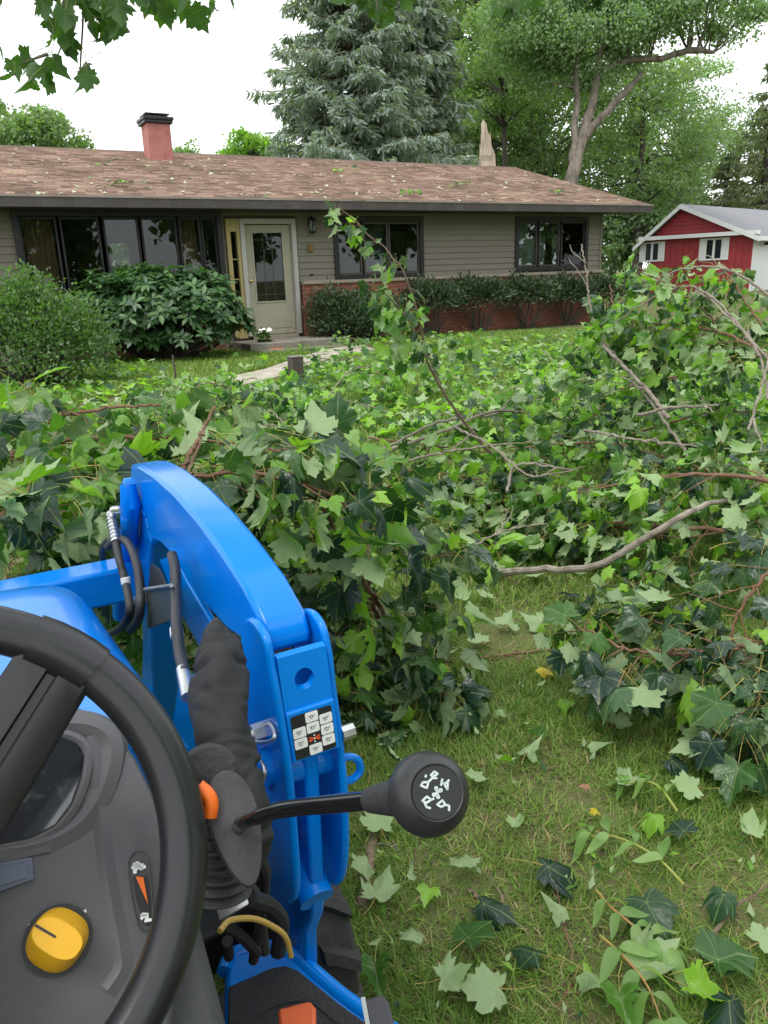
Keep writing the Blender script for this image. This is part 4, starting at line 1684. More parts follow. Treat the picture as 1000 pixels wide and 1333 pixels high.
# light switch: yellow knob
ku, kv = dpt(75, 1222, .03)
kc = dw(ku, kv, 0)
MB().lathe([(.026, .004), (.027, .006), (.027, .008)], kc, DN, 28).build('knob_plate', BLACKP, dash)
mb = MB()
kd = unit(DB * .75 + DA * -.66)        # pointer direction
ks = np.cross(DN, kd)
vs = []
kk = 36
lev = [(0.008, 1.0, 1.0), (.012, 1.0, 1.0), (.018, 1.0, .98), (.024, .99, .80), (.036, .95, .62), (.040, .90, .52)]
for h, sl1_, sc1 in lev:
    for j in range(kk):
        a = 2 * math.pi * j / kk
        c_, s_ = math.cos(a), math.sin(a)
        vs.append(kc + DN * h + (kd * np.sign(c_) * abs(c_) ** .8 * sl1_ + ks * np.sign(s_) * abs(s_) ** .8 * sc1) * .0225)
vs.append(kc + DN * .041)
n_ = len(lev)
fs = [(i * kk + j, i * kk + (j + 1) % kk, (i + 1) * kk + (j + 1) % kk, (i + 1) * kk + j) for i in range(n_ - 1) for j in range(kk)]
fs += [((n_ - 1) * kk + j, (n_ - 1) * kk + (j + 1) % kk, n_ * kk) for j in range(kk)]
mb.add(vs, fs)
kn = mb.build('light_switch_knob', YELLOW, dash, smooth=True)
MB().obox(kc + DN * .0408 + kd * .011, kd * .0095, ks * .0009, DN * .0006).build('pointer_line', BLACKP, dash)


def glyph(px, py, r, name, h=.0055, shapes=5, seed=0, m=WHITE):
    """small printed pictogram of strokes on the dashboard"""
    rg = np.random.default_rng(seed)
    u, v = dpt(px, py)
    m_ = MB()
    for i in range(shapes):
        a = rg.uniform(0, 6.28)
        du, dv = rg.uniform(-r, r, 2) * .6
        dr = DA * math.cos(a) + DB * math.sin(a)
        m_.obox(dw(u + du, v + dv, h), dr * r * rg.uniform(.3, .7), np.cross(DN, dr) * r * .22, DN * .0004)
    return m_.build(name, m, dash, kind='stuff')


glyph(100, 1187, .006, 'lamp_symbol', seed=1)
glyph(42, 1208, .005, 'off_symbol', seed=2, shapes=3)
glyph(179, 1130, .0065, 'hare_symbol', seed=3, shapes=7)
glyph(187, 1197, .0055, 'tortoise_symbol', seed=4, shapes=6)
slot = [dpt(*q) for q in [(172, 1141), (190, 1141), (195, 1172), (193, 1205), (186, 1203), (175, 1165)]]
MB().prism([dw(u, v, .0045) for u, v in slot], DN * .001).build('throttle_slot', BLACKP, dash)
tri = [dpt(*q) for q in [(176, 1142), (186, 1143), (192, 1178)]]
MB().prism([dw(u, v, .006) for u, v in tri], DN * .0008).build('throttle_mark', ORANGE, dash)
ring_tube([dpt(*q) for q in [(167, 1125), (172, 1112), (183, 1108), (192, 1116), (194, 1130), (200, 1200), (190, 1215), (180, 1206), (170, 1160)]], .0007, .005, 'slot_outline', DASH_D, dash, k=5)
# side console panel going down to the floor
sp_ = [tpl(*q, .185) for q in [(232, 1000), (262, 1130), (276, 1185), (296, 1262), (300, 1320), (306, 1400)]]
mb = MB()
sidep = [(.185, .00, .925), (.185, .10, 1.03), (.185, .15, 1.05), (.185, .30, .95), (.185, .33, .75), (.185, .33, .30), (.185, -.14, .30), (.185, -.14, .78)]
mb.prism([(x, y, z) for x, y, z in sidep], (-.37, 0, 0))
mb.build('console_side', DASH_D, dash, bevel=.012)

# ---- engine hood
mb = MB()
ys = np.linspace(.27, 1.04, 14)
vs = []
kx = 28
for i, y in enumerate(ys):
    t = (y - ys[0]) / (ys[-1] - ys[0])
    hwid = .262 - .035 * t
    top = 1.075 - .035 * t - .05 * max(0, t - .8) / .2
    if i == len(ys) - 1:
        hwid -= .03
        top -= .05
    for j in range(kx):
        a = math.pi * j / (kx - 1)
        c_, s_ = math.cos(a), math.sin(a)
        x = hwid * np.sign(c_) * abs(c_) ** .42
        z = .82 + (top - .82) * abs(s_) ** .40
        vs.append((x, y, z))
fs = [(i * kx + j, i * kx + j + 1, (i + 1) * kx + j + 1, (i + 1) * kx + j) for i in range(len(ys) - 1) for j in range(kx - 1)]
fs += [tuple(range((len(ys) - 1) * kx, len(ys) * kx)), tuple(range(kx))[::-1]]
mb.add(vs, fs)
mb.build('engine_hood', BLUE, trac, smooth=True)
MB().box(-.2, .2, .15, 1.0, .28, .83).build('engine_block', IRON, trac, bevel=.02)
MB().box(-.12, .12, -.75, .15, .30, .52).build('transmission', IRON, trac, bevel=.02)
MB().bar((-.5, .72, .30), (.5, .72, .30), .10, .10).build('front_axle', IRON, trac, bevel=.01)
MB().bar((-.5, -.62, .42), (.5, -.62, .42), .12, .12).build('rear_axle', IRON, trac, bevel=.01)


# ---- wheels
def wheel(name, c, rad, wid, nlug, lugh):
    w = grp(name)
    hwd = wid / 2
    prof = [(rad * .52, -hwd * .9), (rad * .70, -hwd * 1.0), (rad * .86, -hwd * .98), (rad * .945, -hwd * .80), (rad * .965, -hwd * .4), (rad * .97, 0),
            (rad * .965, hwd * .4), (rad * .945, hwd * .80), (rad * .86, hwd * .98), (rad * .70, hwd * 1.0), (rad * .52, hwd * .9)]
    MB().lathe(prof, c, (1, 0, 0), 48, cap=False).build('tyre', TYRE, w, smooth=True)
    for i in range(nlug):
        for side in (-1, 1):
            a = 2 * math.pi * (i + (.5 if side > 0 else 0)) / nlug
            m_ = MB()
            vs = []
            for q, (xx, da) in enumerate(((.02, .0), (.45, .07), (.82, .15), (1.04, .19))):
                g = a + da * 9 / nlug * 2
                rr = rad * (.955 if q < 2 else (.935 if q == 2 else .84))
                dirr = np.array([0, math.cos(g), math.sin(g)])
                tg = np.array([0, -math.sin(g), math.cos(g)])
                hh = lugh * (1 if q < 3 else .35)
                for t_, h_ in ((-1.25, 0), (-.8, hh), (.8, hh), (1.25, 0)):
                    vs.append(np.asarray(c) + np.array([side * hwd * xx, 0, 0]) + dirr * (rr + h_) + tg * t_ * .015 * rad / .25)
            fs = [(i_ * 4 + j, i_ * 4 + (j + 1) % 4, (i_ + 1) * 4 + (j + 1) % 4, (i_ + 1) * 4 + j) for i_ in range(3) for j in range(4)]
            fs += [(0, 1, 2, 3), (12, 13, 14, 15)]
            m_.add(vs, fs)
            m_.build('tread_lug', TYRE, w, smooth=True)
    MB().lathe([(rad * .54, -hwd * .7), (rad * .50, -hwd * .6), (rad * .42, -hwd * .1), (rad * .2, 0), (rad * .2, hwd * .2), (rad * .42, hwd * .3), (rad * .52, hwd * .8), (rad * .54, hwd * .85)],
               c, (1, 0, 0), 32).build('wheel_disc', mat('wheel_cream', (.55, .55, .52), .5, .2), w, smooth=True)
    return w


wheel('front_wheel', (.480, .73, .262), .245, .165, 15, .028)
wheel('front_wheel', (-.480, .73, .262), .245, .165, 15, .028)
wheel('rear_wheel', (.56, -.62, .42), .41, .26, 14, .02)
wheel('rear_wheel', (-.56, -.62, .42), .41, .26, 14, .02)

# ---- loader arm (right), swept boomerang box
arm = grp('loader_arm')
ol = [(.330, 1.105), (.345, 1.128), (.405, 1.157), (.497, 1.180), (.605, 1.199), (.733, 1.212), (.878, 1.214), (1.00, 1.207), (1.075, 1.194), (1.092, 1.175),
      (1.100, 1.124), (1.108, 1.05), (1.14, .92), (1.24, .70), (1.42, .42), (1.36, .36), (1.18, .60), (1.075, .90), (1.02, .985), (.975, 1.045), (.937, 1.066), (.88, 1.076),
      (.805, 1.076), (.724, 1.061), (.62, 1.050), (.50, 1.052), (.40, 1.070), (.36, 1.078), (.330, 1.085)]
XL, XR = .366, .430
for x0, x1, nm in ((XL, XR, 'arm_box'),):
    mb = MB().prism([(x0, y, z) for y, z in ol], (x1 - x0, 0, 0))
    o = mb.build(nm, BLUE, arm, bevel=.007)
for x0, x1 in ((-XR, -XL),):
    MB().prism([(x0, y, z) for y, z in ol], (x1 - x0, 0, 0)).build('arm_box', BLUE, arm, bevel=.007)
# weld seam at the knee
mb = MB()
rg = np.random.default_rng(2)
sm = [tpl(*q, XL - .001) for q in [(182, 660), (190, 672), (193, 690), (197, 703)]]
for i in range(len(sm) - 1):
    for t in np.linspace(0, 1, 5):
        p = sm[i] + (sm[i + 1] - sm[i]) * t
        mb.lathe([(.0, -.002), (.005, .0), (.0, .002)], p, (1, 0, 0), 6, cap=False)
mb.build('weld_seam', BLUE, arm, kind='stuff')
# torque tube between the arms
MB().box(-.36, .36, 1.10, 1.185, .885, .965).build('torque_tube', BLUE, arm, bevel=.008)
# lift cylinder below the arm
ca, cb = np.array([.398, .30, .70]), np.array([.398, .93, 1.03])
mid = ca + (cb - ca) * .62
MB().tube([ca, mid], .026, 16).build('lift_cylinder', BLUE, arm, smooth=True)
MB().tube([mid, cb], .014, 12).build('cylinder_rod', ZINC, arm, smooth=True)
# inner brace plate seen under the knee
br_ = [tpl(*q, .372) for q in [(207, 728), (228, 722), (240, 752), (262, 790), (284, 828), (300, 870), (288, 885), (262, 848), (236, 800)]]
MB().prism(br_, (.012, 0, 0)).build('brace_plate', BLUE, arm, bevel=.003)
# bucket (in the leaves ahead)
bk = grp('loader_bucket')
bo = [(1.42, .50), (1.40, .30), (1.46, .10), (1.60, .05), (1.95, .05), (1.95, .065), (1.62, .07), (1.50, .14), (1.45, .30), (1.46, .48)]
MB().prism([(-.62, y, z) for y, z in bo], (1.24, 0, 0)).build('bucket_shell', BLUE, bk, bevel=.004)
for x in (-.63, .62):
    MB().prism([(x, 1.40, .50), (x, 1.42, .1), (x, 1.6, .04), (x, 1.95, .04), (x, 1.62, .46)], (.01, 0, 0)).build('bucket_side', BLUE, bk)
# bucket cylinder and its fittings on the front leg
MB().tube([tpl(166, 630, .345), tpl(170, 655, .345), tpl(168, 700, .345), tpl(160, 740, .345), tpl(158, 800, .345)], [.015, .02, .02, .022, .022], 12).build('bucket_cylinder', BLUE, arm, smooth=True)
MB().lathe([(.017, -.02), (.017, .010), (.010, .014)], tpl(169, 632, .366), (-1, 0, 0), 14).build('pivot_boss', BLUE, arm, smooth=True)
fb = tpl(172, 660, .36)
MB().tube([fb, tpl(160, 663, .33)], .011, 10).build('hydraulic_port', BLUE, arm, smooth=True)
fe = tpl(148, 664, .318)
MB().tube([tpl(160, 663, .33), fe, fe + np.array([-.004, 0, -.012])], .0085, 10).build('elbow_fitting', ZINC, arm, smooth=True)
f1, f2_ = tpl(144, 668, .314), tpl(151, 706, .305)
mb = MB().tube([f1, f2_], .0085, 10)
for t in np.linspace(.1, .95, 8):
    p = f1 + (f2_ - f1) * t
    mb.tube([p, p + (f2_ - f1) * .05], .0102, 10)
mb.build('hose_ferrule', ZINC, arm, smooth=True, kind='stuff')
HOSE = mat('hydraulic_hose', (.030, .031, .033), .5, var=.25, vscale=30, bump=.2, bscale=300)


def spl(pts, n=24):
    p = np.array(pts, float)
    # Catmull-Rom
    P = np.vstack([2 * p[0] - p[1], p, 2 * p[-1] - p[-2]])
    out = []
    m = len(p) - 1
    for i in range(m):
        p0, p1, p2, p3 = P[i:i + 4]
        for t in np.linspace(0, 1, max(2, n // m), endpoint=False):
            out.append(.5 * ((2 * p1) + (-p0 + p2) * t + (2 * p0 - 5 * p1 + 4 * p2 - p3) * t * t + (-p0 + 3 * p1 - 3 * p2 + p3) * t ** 3))
    out.append(p[-1])
    return np.array(out)


def hose(pxs, rad, name='hydraulic_hose', m=None, parent=arm):
    p = [tpl(x, y, r) for x, y, r in pxs]
    return MB().tube(spl(p, 30), rad, 10).build(name, m or HOSE, parent, smooth=True)


hose([(151, 706, .305), (156, 730, .30), (162, 752, .30), (168, 780, .29), (168, 800, .285), (158, 816, .285), (140, 826, .28)], .0078)
hose([(140, 712, .30), (152, 702, .315), (166, 706, .32), (177, 730, .315), (182, 760, .31), (183, 785, .30), (180, 806, .295), (170, 820, .29)], .0082)
hose([(134, 730, .30), (133, 716, .30), (140, 704, .31), (150, 706, .315)], .007)
MB().tube([tpl(163, 752, .298), tpl(164.5, 760, .298)], .0092, 10).build('hose_marker', WHITE, arm, smooth=True)
hose([(224, 722, .335), (228, 740, .33), (229, 775, .318), (230, 815, .30), (234, 850, .29), (240, 876, .28)], .0085)
MB().tube([tpl(229.5, 818, .3005), tpl(230.5, 829, .297)], .0097, 12).build('hose_marker', WHITE, arm, smooth=True)
mb = MB().tube([tpl(238, 872, .281), tpl(242, 890, .275), tpl(245, 908, .27)], .0095, 12)
mb.build('hose_end', ZINC, arm, smooth=True)
# hose bracket plate
bp = [tpl(*q, .315) for q in [(190, 766), (222, 762), (223, 808), (214, 812), (192, 819)]]
MB().prism(bp, (.006, .004, 0)).build('hose_bracket', SILVERB, arm, bevel=.002)
MB().tube([tpl(189, 767, .312), tpl(223, 762, .312)], .0035, 6).build('bracket_edge', ZINC, arm)
MB().tube([tpl(175, 783, .31), tpl(190, 777, .315)], .009, 10).build('bracket_bolt', ZINC, arm, smooth=True)
MB().prism([tpl(*q, .335) for q in [(196, 734), (206, 742), (216, 765), (193, 766)]], (.004, 0, 0)).build('bracket_web', IRON, arm)

# ---- loader mast
mast = grp('loader_mast')


def round_plate(pts, x0, th, name, bevel=.004):
    p = np.array(pts + [pts[0], pts[1], pts[2]], float)
    q = spl(p, 90)[:]
    m_ = len(pts)
    # one closed turn
    per = (len(q) - 1) // (len(p) - 1)
    q = q[per:per * (m_ + 1)]
    return MB().prism([(x0, y, z) for y, z in q], (th, 0, 0)).build(name, BLUE, mast, bevel=bevel)


pl = [(.292, 1.085), (.305, 1.122), (.345, 1.132), (.385, 1.112), (.405, 1.06), (.415, .95), (.410, .83), (.39, .735), (.35, .70), (.30, .715), (.268, .77), (.262, .87), (.264, .96), (.278, 1.03)]
round_plate(pl, .354, .011, 'mast_plate')
pr = [(.296, 1.08), (.312, 1.115), (.345, 1.124), (.385, 1.106), (.41, 1.05), (.42, .95), (.415, .83), (.40, .73), (.365, .68), (.315, .695), (.284, .76), (.272, .87), (.278, .96), (.290, 1.03)]
round_plate(pr, .434, .011, 'mast_plate')
# rear web with a round hole: a plane slightly proud between the plates
WA = np.array([.367, .291, 1.098])
WB_ = np.array([.367, .268, .962])


def webpt(u, v):
    return np.array([.366 + u * .067, .293 + (.270 - .293) * v, 1.096 + (.958 - 1.096) * v])


hu, hv, hr = .48, .25, .20
mb = MB()
n_ = 32
inner = [(hu + hr * math.cos(2 * math.pi * i / n_), hv + hr * .50 * math.sin(2 * math.pi * i / n_)) for i in range(n_)]
outer = []
for i in range(n_):
    a = 2 * math.pi * i / n_
    c_, s_ = math.cos(a), math.sin(a)
    t = 1e9
    for den, lo, hi in ((c_, -hu, 1 - hu), (s_, -hv, .52 - hv)):
        if den > 1e-6:
            t = min(t, hi / den)
        elif den < -1e-6:
            t = min(t, lo / den)
    outer.append((hu + t * c_, hv + t * s_))
corners = [(1, .52), (0, .52), (0, 0), (1, 0)]
for cu_, cv_ in corners:
    i = min(range(n_), key=lambda k: math.dist(outer[k], (cu_, cv_)))
    outer[i] = (cu_, cv_)
th = np.array([0, .010, .002])
vs = [webpt(*p) for p in inner] + [webpt(*p) for p in outer]
vs += [v + th for v in vs]
fs = []
for i in range(n_):
    j = (i + 1) % n_
    fs += [(i, j, n_ + j, n_ + i), (2 * n_ + j, 2 * n_ + i, 3 * n_ + i, 3 * n_ + j), (i, 2 * n_ + i, 2 * n_ + j, j), (n_ + i, n_ + j, 3 * n_ + j, 3 * n_ + i)]
mb.add(vs, fs)
mb.build('mast_web', BLUE, mast, smooth=True)
nw = unit(np.cross(webpt(1, 0) - webpt(0, 0), webpt(0, 1) - webpt(0, 0)))
if nw[1] > 0:
    nw = -nw
w0 = [webpt(*p) for p in ((0, .52), (1, .52), (1, 1), (0, 1))]
MB().prism([p + nw * .004 for p in w0], th).build('decal_plate', BLUE, mast, bevel=.002)
# decal: black field, white cells with pictograms, red centre
dec = grp('function_decal', mast)
du_ = unit(webpt(1, .5) - webpt(0, .5))
dv_ = unit(webpt(0, 1) - webpt(0, 0))
dc = webpt(.49, .765) + nw * .0046


def dq(u, v, h=0):
    return dc + du_ * u + dv_ * v + nw * h


DW_, DH_ = .0285, .0292


def flat(u0, u1, v0, v1, h, name, m, rad=.0):
    if rad:
        p = []
        for cx, cy, a0 in ((u1 - rad, v1 - rad, 0), (u0 + rad, v1 - rad, 90), (u0 + rad, v0 + rad, 180), (u1 - rad, v0 + rad, 270)):
            for a in (0, 30, 60, 90):
                p.append(dq(cx + rad * math.cos(R(a0 + a)), cy + rad * math.sin(R(a0 + a)), h))
    else:
        p = [dq(u0, v0, h), dq(u1, v0, h), dq(u1, v1, h), dq(u0, v1, h)]
    return MB().prism(p, nw * .0003).build(name, m, dec)


flat(-DW_, DW_, -DH_, DH_, .0002, 'decal_field', BLACKP, .003)
cw_, ch_ = 2 * DW_ / 3, 2 * DH_ / 4
rg = np.random.default_rng(12)
cells = [(1, 0), (2, .55), (0, 1.1), (1, 1.0), (2, 1.55), (0, 2.1), (2, 2.55), (1, 3.0)]
for ci, (c, r) in enumerate(cells):
    u0, v0 = -DW_ + c * cw_ + .0007, -DH_ + r * ch_ + .0006
    flat(u0, u0 + cw_ - .0014, v0, v0 + ch_ - .0012, .0006, 'decal_cell', WHITE, .002)
    m_ = MB()
    cu_, cv_ = u0 + cw_ / 2 - .0007, v0 + ch_ / 2 - .0006
    # little loader outline: arm, body, bucket
    pl_ = [(-.0052, -.0005), (-.0018, -.0022), (.0018, -.0008), (.0042, -.0026)]
    pl2 = [(-.0020, -.0018), (-.0026, .0022), (.0006, .0020), (.0016, -.0004)]
    for k_, P_ in enumerate((pl_, pl2)):
        P_ = [(cu_ + a * rg.uniform(.8, 1.1), cv_ + b * rg.uniform(.7, 1.2)) for a, b in P_]
        for (a0, b0), (a1, b1) in zip(P_[:-1], P_[1:]):
            d_ = np.array([a1 - a0, b1 - b0])
            L_ = np.linalg.norm(d_)
            d_ /= L_
            w_ = .00035
            q = [(a0 + d_[1] * w_, b0 - d_[0] * w_), (a1 + d_[1] * w_, b1 - d_[0] * w_), (a1 - d_[1] * w_, b1 + d_[0] * w_), (a0 - d_[1] * w_, b0 + d_[0] * w_)]
            m_.prism([dq(a, b, .0010) for a, b in q], nw * .0002)
    m_.build('pictogram', BLACKP, dec, kind='stuff')
m_ = MB()
cu_, cv_ = -DW_ + 1.5 * cw_, -DH_ + 2.52 * ch_
for a in (20, -20, 160, 200, 8, 172):
    e = np.array([math.cos(R(a)), math.sin(R(a))])
    s_ = np.array([-e[1], e[0]])
    r0, r1, w_ = .0012, .0078, .0007
    q = [e * r0 + s_ * w_, e * r1 + s_ * w_ * 1.2, e * r1 - s_ * w_ * 1.2, e * r0 - s_ * w_]
    m_.prism([dq(cu_ + p[0], cv_ + p[1], .0008) for p in q], nw * .0003)
m_.build('centre_arrows', REDP, dec, kind='stuff')
m_ = MB()
for p in ((0, 0), (0, -.0042), (0, .0042)):
    q = [dq(cu_ + p[0] + .0011 * math.cos(a), cv_ + p[1] + .0011 * math.sin(a), .0010) for a in np.linspace(0, 6.283, 9)[:-1]]
    m_.prism(q, nw * .0003)
m_.build('centre_dots', WHITE, dec, kind='stuff')
# pins between the plates and centre post
MB().tube([(.36, .315, .925), (.44, .32, .915)], .024, 18).build('pivot_pin', BLUE, mast, smooth=True)
MB().tube([(.36, .375, .80), (.44, .375, .79)], .016, 16).build('pivot_pin', BLUE, mast, smooth=True)
po = [tpf(*q, .285) for q in [(400, 968), (415, 965), (417, 1060), (421, 1130), (424, 1160), (414, 1190), (411, 1215), (412, 1245), (400, 1235), (399, 1215), (405, 1180), (407, 1150), (402, 1090), (399, 1030)]]
ppx = [(.391, .300, .960), (.391, .291, .93), (.391, .296, .80), (.391, .302, .70), (.391, .312, .66), (.391, .342, .605), (.391, .350, .53), (.391, .36, .30), (.391, .52, .30), (.391, .50, .55), (.391, .47, .70), (.391, .42, .88), (.391, .36, .955)]
MB().prism(ppx, (.021, 0, 0)).build('mast_post', BLUE, mast, bevel=.004)
MB().box(.10, .385, .40, .56, .20, .33).build('frame_bracket', IRON, mast, bevel=.006)
# outer bolts, clips and lifting eye
MB().tube([(.444, .285, .965), (.462, .285, .965)], .0105, 8).build('pin_head', ZINC, mast, smooth=True)
eye = [tpf(*q, .30) for q in [(443, 988), (457, 985), (467, 991), (469, 1003), (461, 1013), (446, 1019)]]
MB().tube(spl(eye, 28), .0055, 8).build('lifting_eye', BLUE, mast, smooth=True)
b1 = tpl(334, 955, .345)
bx_ = MB().tube([b1 + np.array([-.006, 0, 0]), b1 + np.array([.012, 0, 0])], .0135, 6)
bx_.tube([b1 + np.array([-.018, 0, 0]), b1 + np.array([-.005, 0, 0])], .007, 10)
bx_.build('pin_bolt', ZINC, mast, smooth=True)
cl = [tpl(330, 966, .336), tpl(345, 966, .34), tpl(356, 962, .345), tpl(357, 952, .35), tpl(350, 941, .352), tpl(343, 945, .35)]
MB().tube(spl(cl, 30), .0024, 8).build('retaining_clip', ZINC, mast, smooth=True)
b2 = tpl(342, 993, .345)
MB().tube([b2 + np.array([-.008, 0, 0]), b2 + np.array([.012, 0, 0])], .010, 10).lathe([(.028, 0), (.028, .012)], b2 + np.array([.0, .01, -.012]), (1, 0, 0), 20).build('pin_bolt', BLUE, mast, smooth=True)
cl = [tpl(341, 992, .335), tpl(345, 1004, .33), tpl(340, 1022, .325), tpl(330, 1032, .32), tpl(319, 1036, .315)]
MB().tube(spl(cl, 26), .0028, 8).build('retaining_clip', ZINC, mast, smooth=True)

# ---- cloth sleeve round the hoses
sl_c = [(281, 806, .985, .004), (281, 822, .965, .018), (285, 846, .945, .034), (288, 870, .915, .040), (285, 905, .885, .0385), (288, 945, .86, .038), (296, 985, .84, .039), (306, 1025, .815, .040), (318, 1062, .80, .039), (322, 1095, .79, .030), (318, 1130, .79, .02)]
p = spl([tpd(x, y, d) for x, y, d, r in sl_c], 130)
rr = np.interp(np.linspace(0, 1, len(p)), np.linspace(0, 1, len(sl_c)), [r for *_, r in sl_c])
k = 44
mb = MB().tube(p, rr, k)
rg = np.random.default_rng(7)
vv = np.array(mb.v)
creases = [(rg.uniform(0, 6.28), u0, rg.uniform(-.06, .06), rg.uniform(.7, 1.7), rg.uniform(.04, .095)) for u0 in np.concatenate([rg.uniform(.05, .32, 16), rg.uniform(.3, 1, 22)])]
waves = [(int(rg.integers(1, 5)), rg.uniform(-.22, .22), rg.uniform(0, 6.28), rg.uniform(.012, .03)) for _ in range(9)]
for i in range(len(p)):
    u_ = i / len(p)
    for j in range(k):
        a = 2 * math.pi * j / k
        f_ = .80 + sum(am * math.sin(m_ * a + w_ * i + ph_) for m_, w_, ph_, am in waves)
        # pulled creases at the tied top and where the cloth bends
        cr = max(0, 1 - abs(u_ - .16) / .14) + max(0, 1 - abs(u_ - .62) / .12) * .7 + max(0, 1 - abs(u_ - .9) / .1)
        f_ += cr * (.045 * math.sin(i * .95 + 2.2 * math.sin(a + .5)) + .04 * math.sin(5 * a + i * .3))
        for a0_, u0_, sl_0, ln_, dp_ in creases:
            da = (a - a0_ + math.pi) % (2 * math.pi) - math.pi
            if abs(da) < ln_:
                f_ -= dp_ * math.exp(-((u_ - u0_ - sl_0 * da) / .011) ** 2) * (1 - (da / ln_) ** 2)
        vv[i * k + j] = p[i] + (vv[i * k + j] - p[i]) * f_
mb.v = [tuple(x) for x in vv]
mb.build('hose_sleeve', CLOTH, trac, smooth=True)

# ---- joystick
joy = grp('loader_joystick')
kb = tpd(558, 1033, .47)
rb_ = tpd(325, 1068, .60)
rod = spl([tpd(312, 1072, .62), rb_, tpd(350, 1058, .585), tpd(380, 1052, .565), tpd(440, 1046, .53), tpd(508, 1039, .49)], 40)
MB().tube(rod, np.interp(np.linspace(0, 1, len(rod)), [0, .25, .3, 1], [.0050, .0052, .0060, .0064]), 14).build('rod', CHROME, joy, smooth=True)
ax = unit(kb - rod[-1])
# knob axis leans towards the driver so its printed face shows
cl_ = tloc(CAM)
view = unit(cl_ - kb)
kax = unit(view * .88 + unit(kb - rod[0]) * .48)
ball = []
for a in np.linspace(-90, 90, 22):
    r_ = .0252 * math.cos(R(a))
    h_ = .0222 * math.sin(R(a))
    if h_ > .0185:
        h_ = .0185
    ball.append((max(r_, .0002), h_))
MB().lathe(ball, kb, kax, 40, cap=True).build('knob', mat('knob_plastic', (.022, .023, .026), .38, var=.1, vscale=20), joy, smooth=True)
MB().tube([rod[-4], kb - (kb - rod[-1]) * .35], [.008, .0145], 18).build('knob_neck', RUBBER, joy, smooth=True)
MB().lathe([(.0150, 0), (.0150, .0005)], kb + kax * .0186, kax, 36).build('knob_face', BLACKP, joy, smooth=False)
MB().lathe([(.0150, 0), (.0162, .0008), (.0172, .0)], kb + kax * .0184, kax, 36, cap=False).build('knob_face_ring', mat('knob_plastic', (.02, .02, .02)), joy, smooth=True)
# printed symbols on the knob face, laid out in the picture plane of the face
fx = unit(np.cross(unit(np.array([0, 0, 1.0])), kax))
fy = np.cross(kax, fx)
fo = kb + kax * .0192


def kq(x, y, h=0):
    return fo + fx * x * .001 + fy * y * .001 + kax * h


def stroke(m_, pts, w=.55):
    for (x0, y0), (x1, y1) in zip(pts[:-1], pts[1:]):
        d_ = np.array([x1 - x0, y1 - y0], float)
        d_ /= np.linalg.norm(d_) + 1e-9
        n2 = np.array([-d_[1], d_[0]]) * w
        e2 = d_ * w * .5
        q = [(x0 - e2[0] + n2[0], y0 - e2[1] + n2[1]), (x1 + e2[0] + n2[0], y1 + e2[1] + n2[1]), (x1 + e2[0] - n2[0], y1 + e2[1] - n2[1]), (x0 - e2[0] - n2[0], y0 - e2[1] - n2[1])]
        m_.prism([kq(a, b, 0) for a, b in q], kax * .0003)


KP = mat('knob_print', (.55, .62, .60), .6)
m_ = MB()
for a, b in ((0, 2.2), (0, -2.6), (2.4, .6), (-2.2, -1.0)):
    m_.prism([kq(a + 1.25 * math.cos(g), b + 1.25 * math.sin(g)) for g in np.linspace(0, 6.283, 11)[:-1]], kax * .0003)
stroke(m_, [(0, 2.2), (0, -2.6)], .7)
stroke(m_, [(2.4, .6), (-2.2, -1.0)], .7)
m_.build('knob_cross_symbol', KP, joy, kind='stuff')
for nm, sh in (('knob_symbol', [[(-8, 5), (-5, 3.2), (-3.5, 6), (-6.5, 6.4), (-8, 5)], [(-3.5, 6), (-1, 7.5), (1.5, 7)], [(-1.5, 9), (1, 10.5), (2.6, 9), (-1, 8)], [(-4.5, 8.8), (-4, 9.6)]]),
               ('knob_symbol', [[(3.5, 5), (5, 3), (8, 4.6)], [(4.5, 4), (6, 0.2), (7, 3.5)], [(3, 3), (4.4, 5.8)]]),
               ('knob_symbol', [[(-9, -2.5), (-6, -1), (-4, -3), (-7, -4), (-9, -2.5)], [(-8, -4), (-7.4, -6), (-5.5, -7)], [(-4, -3), (-2.6, -2.8)]]),
               ('knob_symbol', [[(-1.5, -6), (2, -4.6), (3, -7), (.5, -7.6), (-1.5, -6)], [(3, -7), (5, -8), (4.5, -9.5)], [(4.2, -9.6), (4.6, -10.2)]])):
    m_ = MB()
    for s_ in sh:
        stroke(m_, [(1.1 * a, 1.1 * b) for a, b in s_], .6)
    m_.build(nm, KP, joy, kind='stuff')
# rubber boot: flat kidney disc with a nipple, bellows below
bc = tpd(308, 1078, .63)
bn = unit(unit(rod[6] - rod[0]) * .8 + unit(cl_ - bc) * .5)
bu = unit(np.cross(bn, (0, 0, 1.0)))
bv = np.cross(bu, bn)
mb = MB()
vs = []
oval = []
for i in range(28):
    a = 2 * math.pi * i / 28
    oval.append((.0195 * math.cos(a) * (1 + .22 * math.sin(a)), .046 * math.sin(a)))
for h, s_ in ((-.02, .85), (-.008, 1.0), (0.0, 1.02), (.004, .97), (.006, .55), (.010, .28), (.020, .22), (.022, .14)):
    for a, b in oval:
        f_ = s_ if s_ > .5 else s_
        yy = b if s_ > .5 else b * .45
        vs.append(bc + bu * a * s_ + bv * (yy * s_) + bn * h)
k = 28
fs = [(i * k + j, i * k + (j + 1) % k, (i + 1) * k + (j + 1) % k, (i + 1) * k + j) for i in range(7) for j in range(k)]
fs += [tuple(range(k))[::-1], tuple(range(7 * k, 8 * k))]
mb.add(vs, fs)
mb.build('rubber_boot', mat('boot_rubber', (.040, .040, .043), .7, var=.25, vscale=25, bump=.15, bscale=200, col2=(.06, .06, .063), c2scale=20), joy, smooth=True)
mb = MB()
q0, q1 = tpd(285, 1030, .67), tpd(290, 1168, .67)
n_ = 40
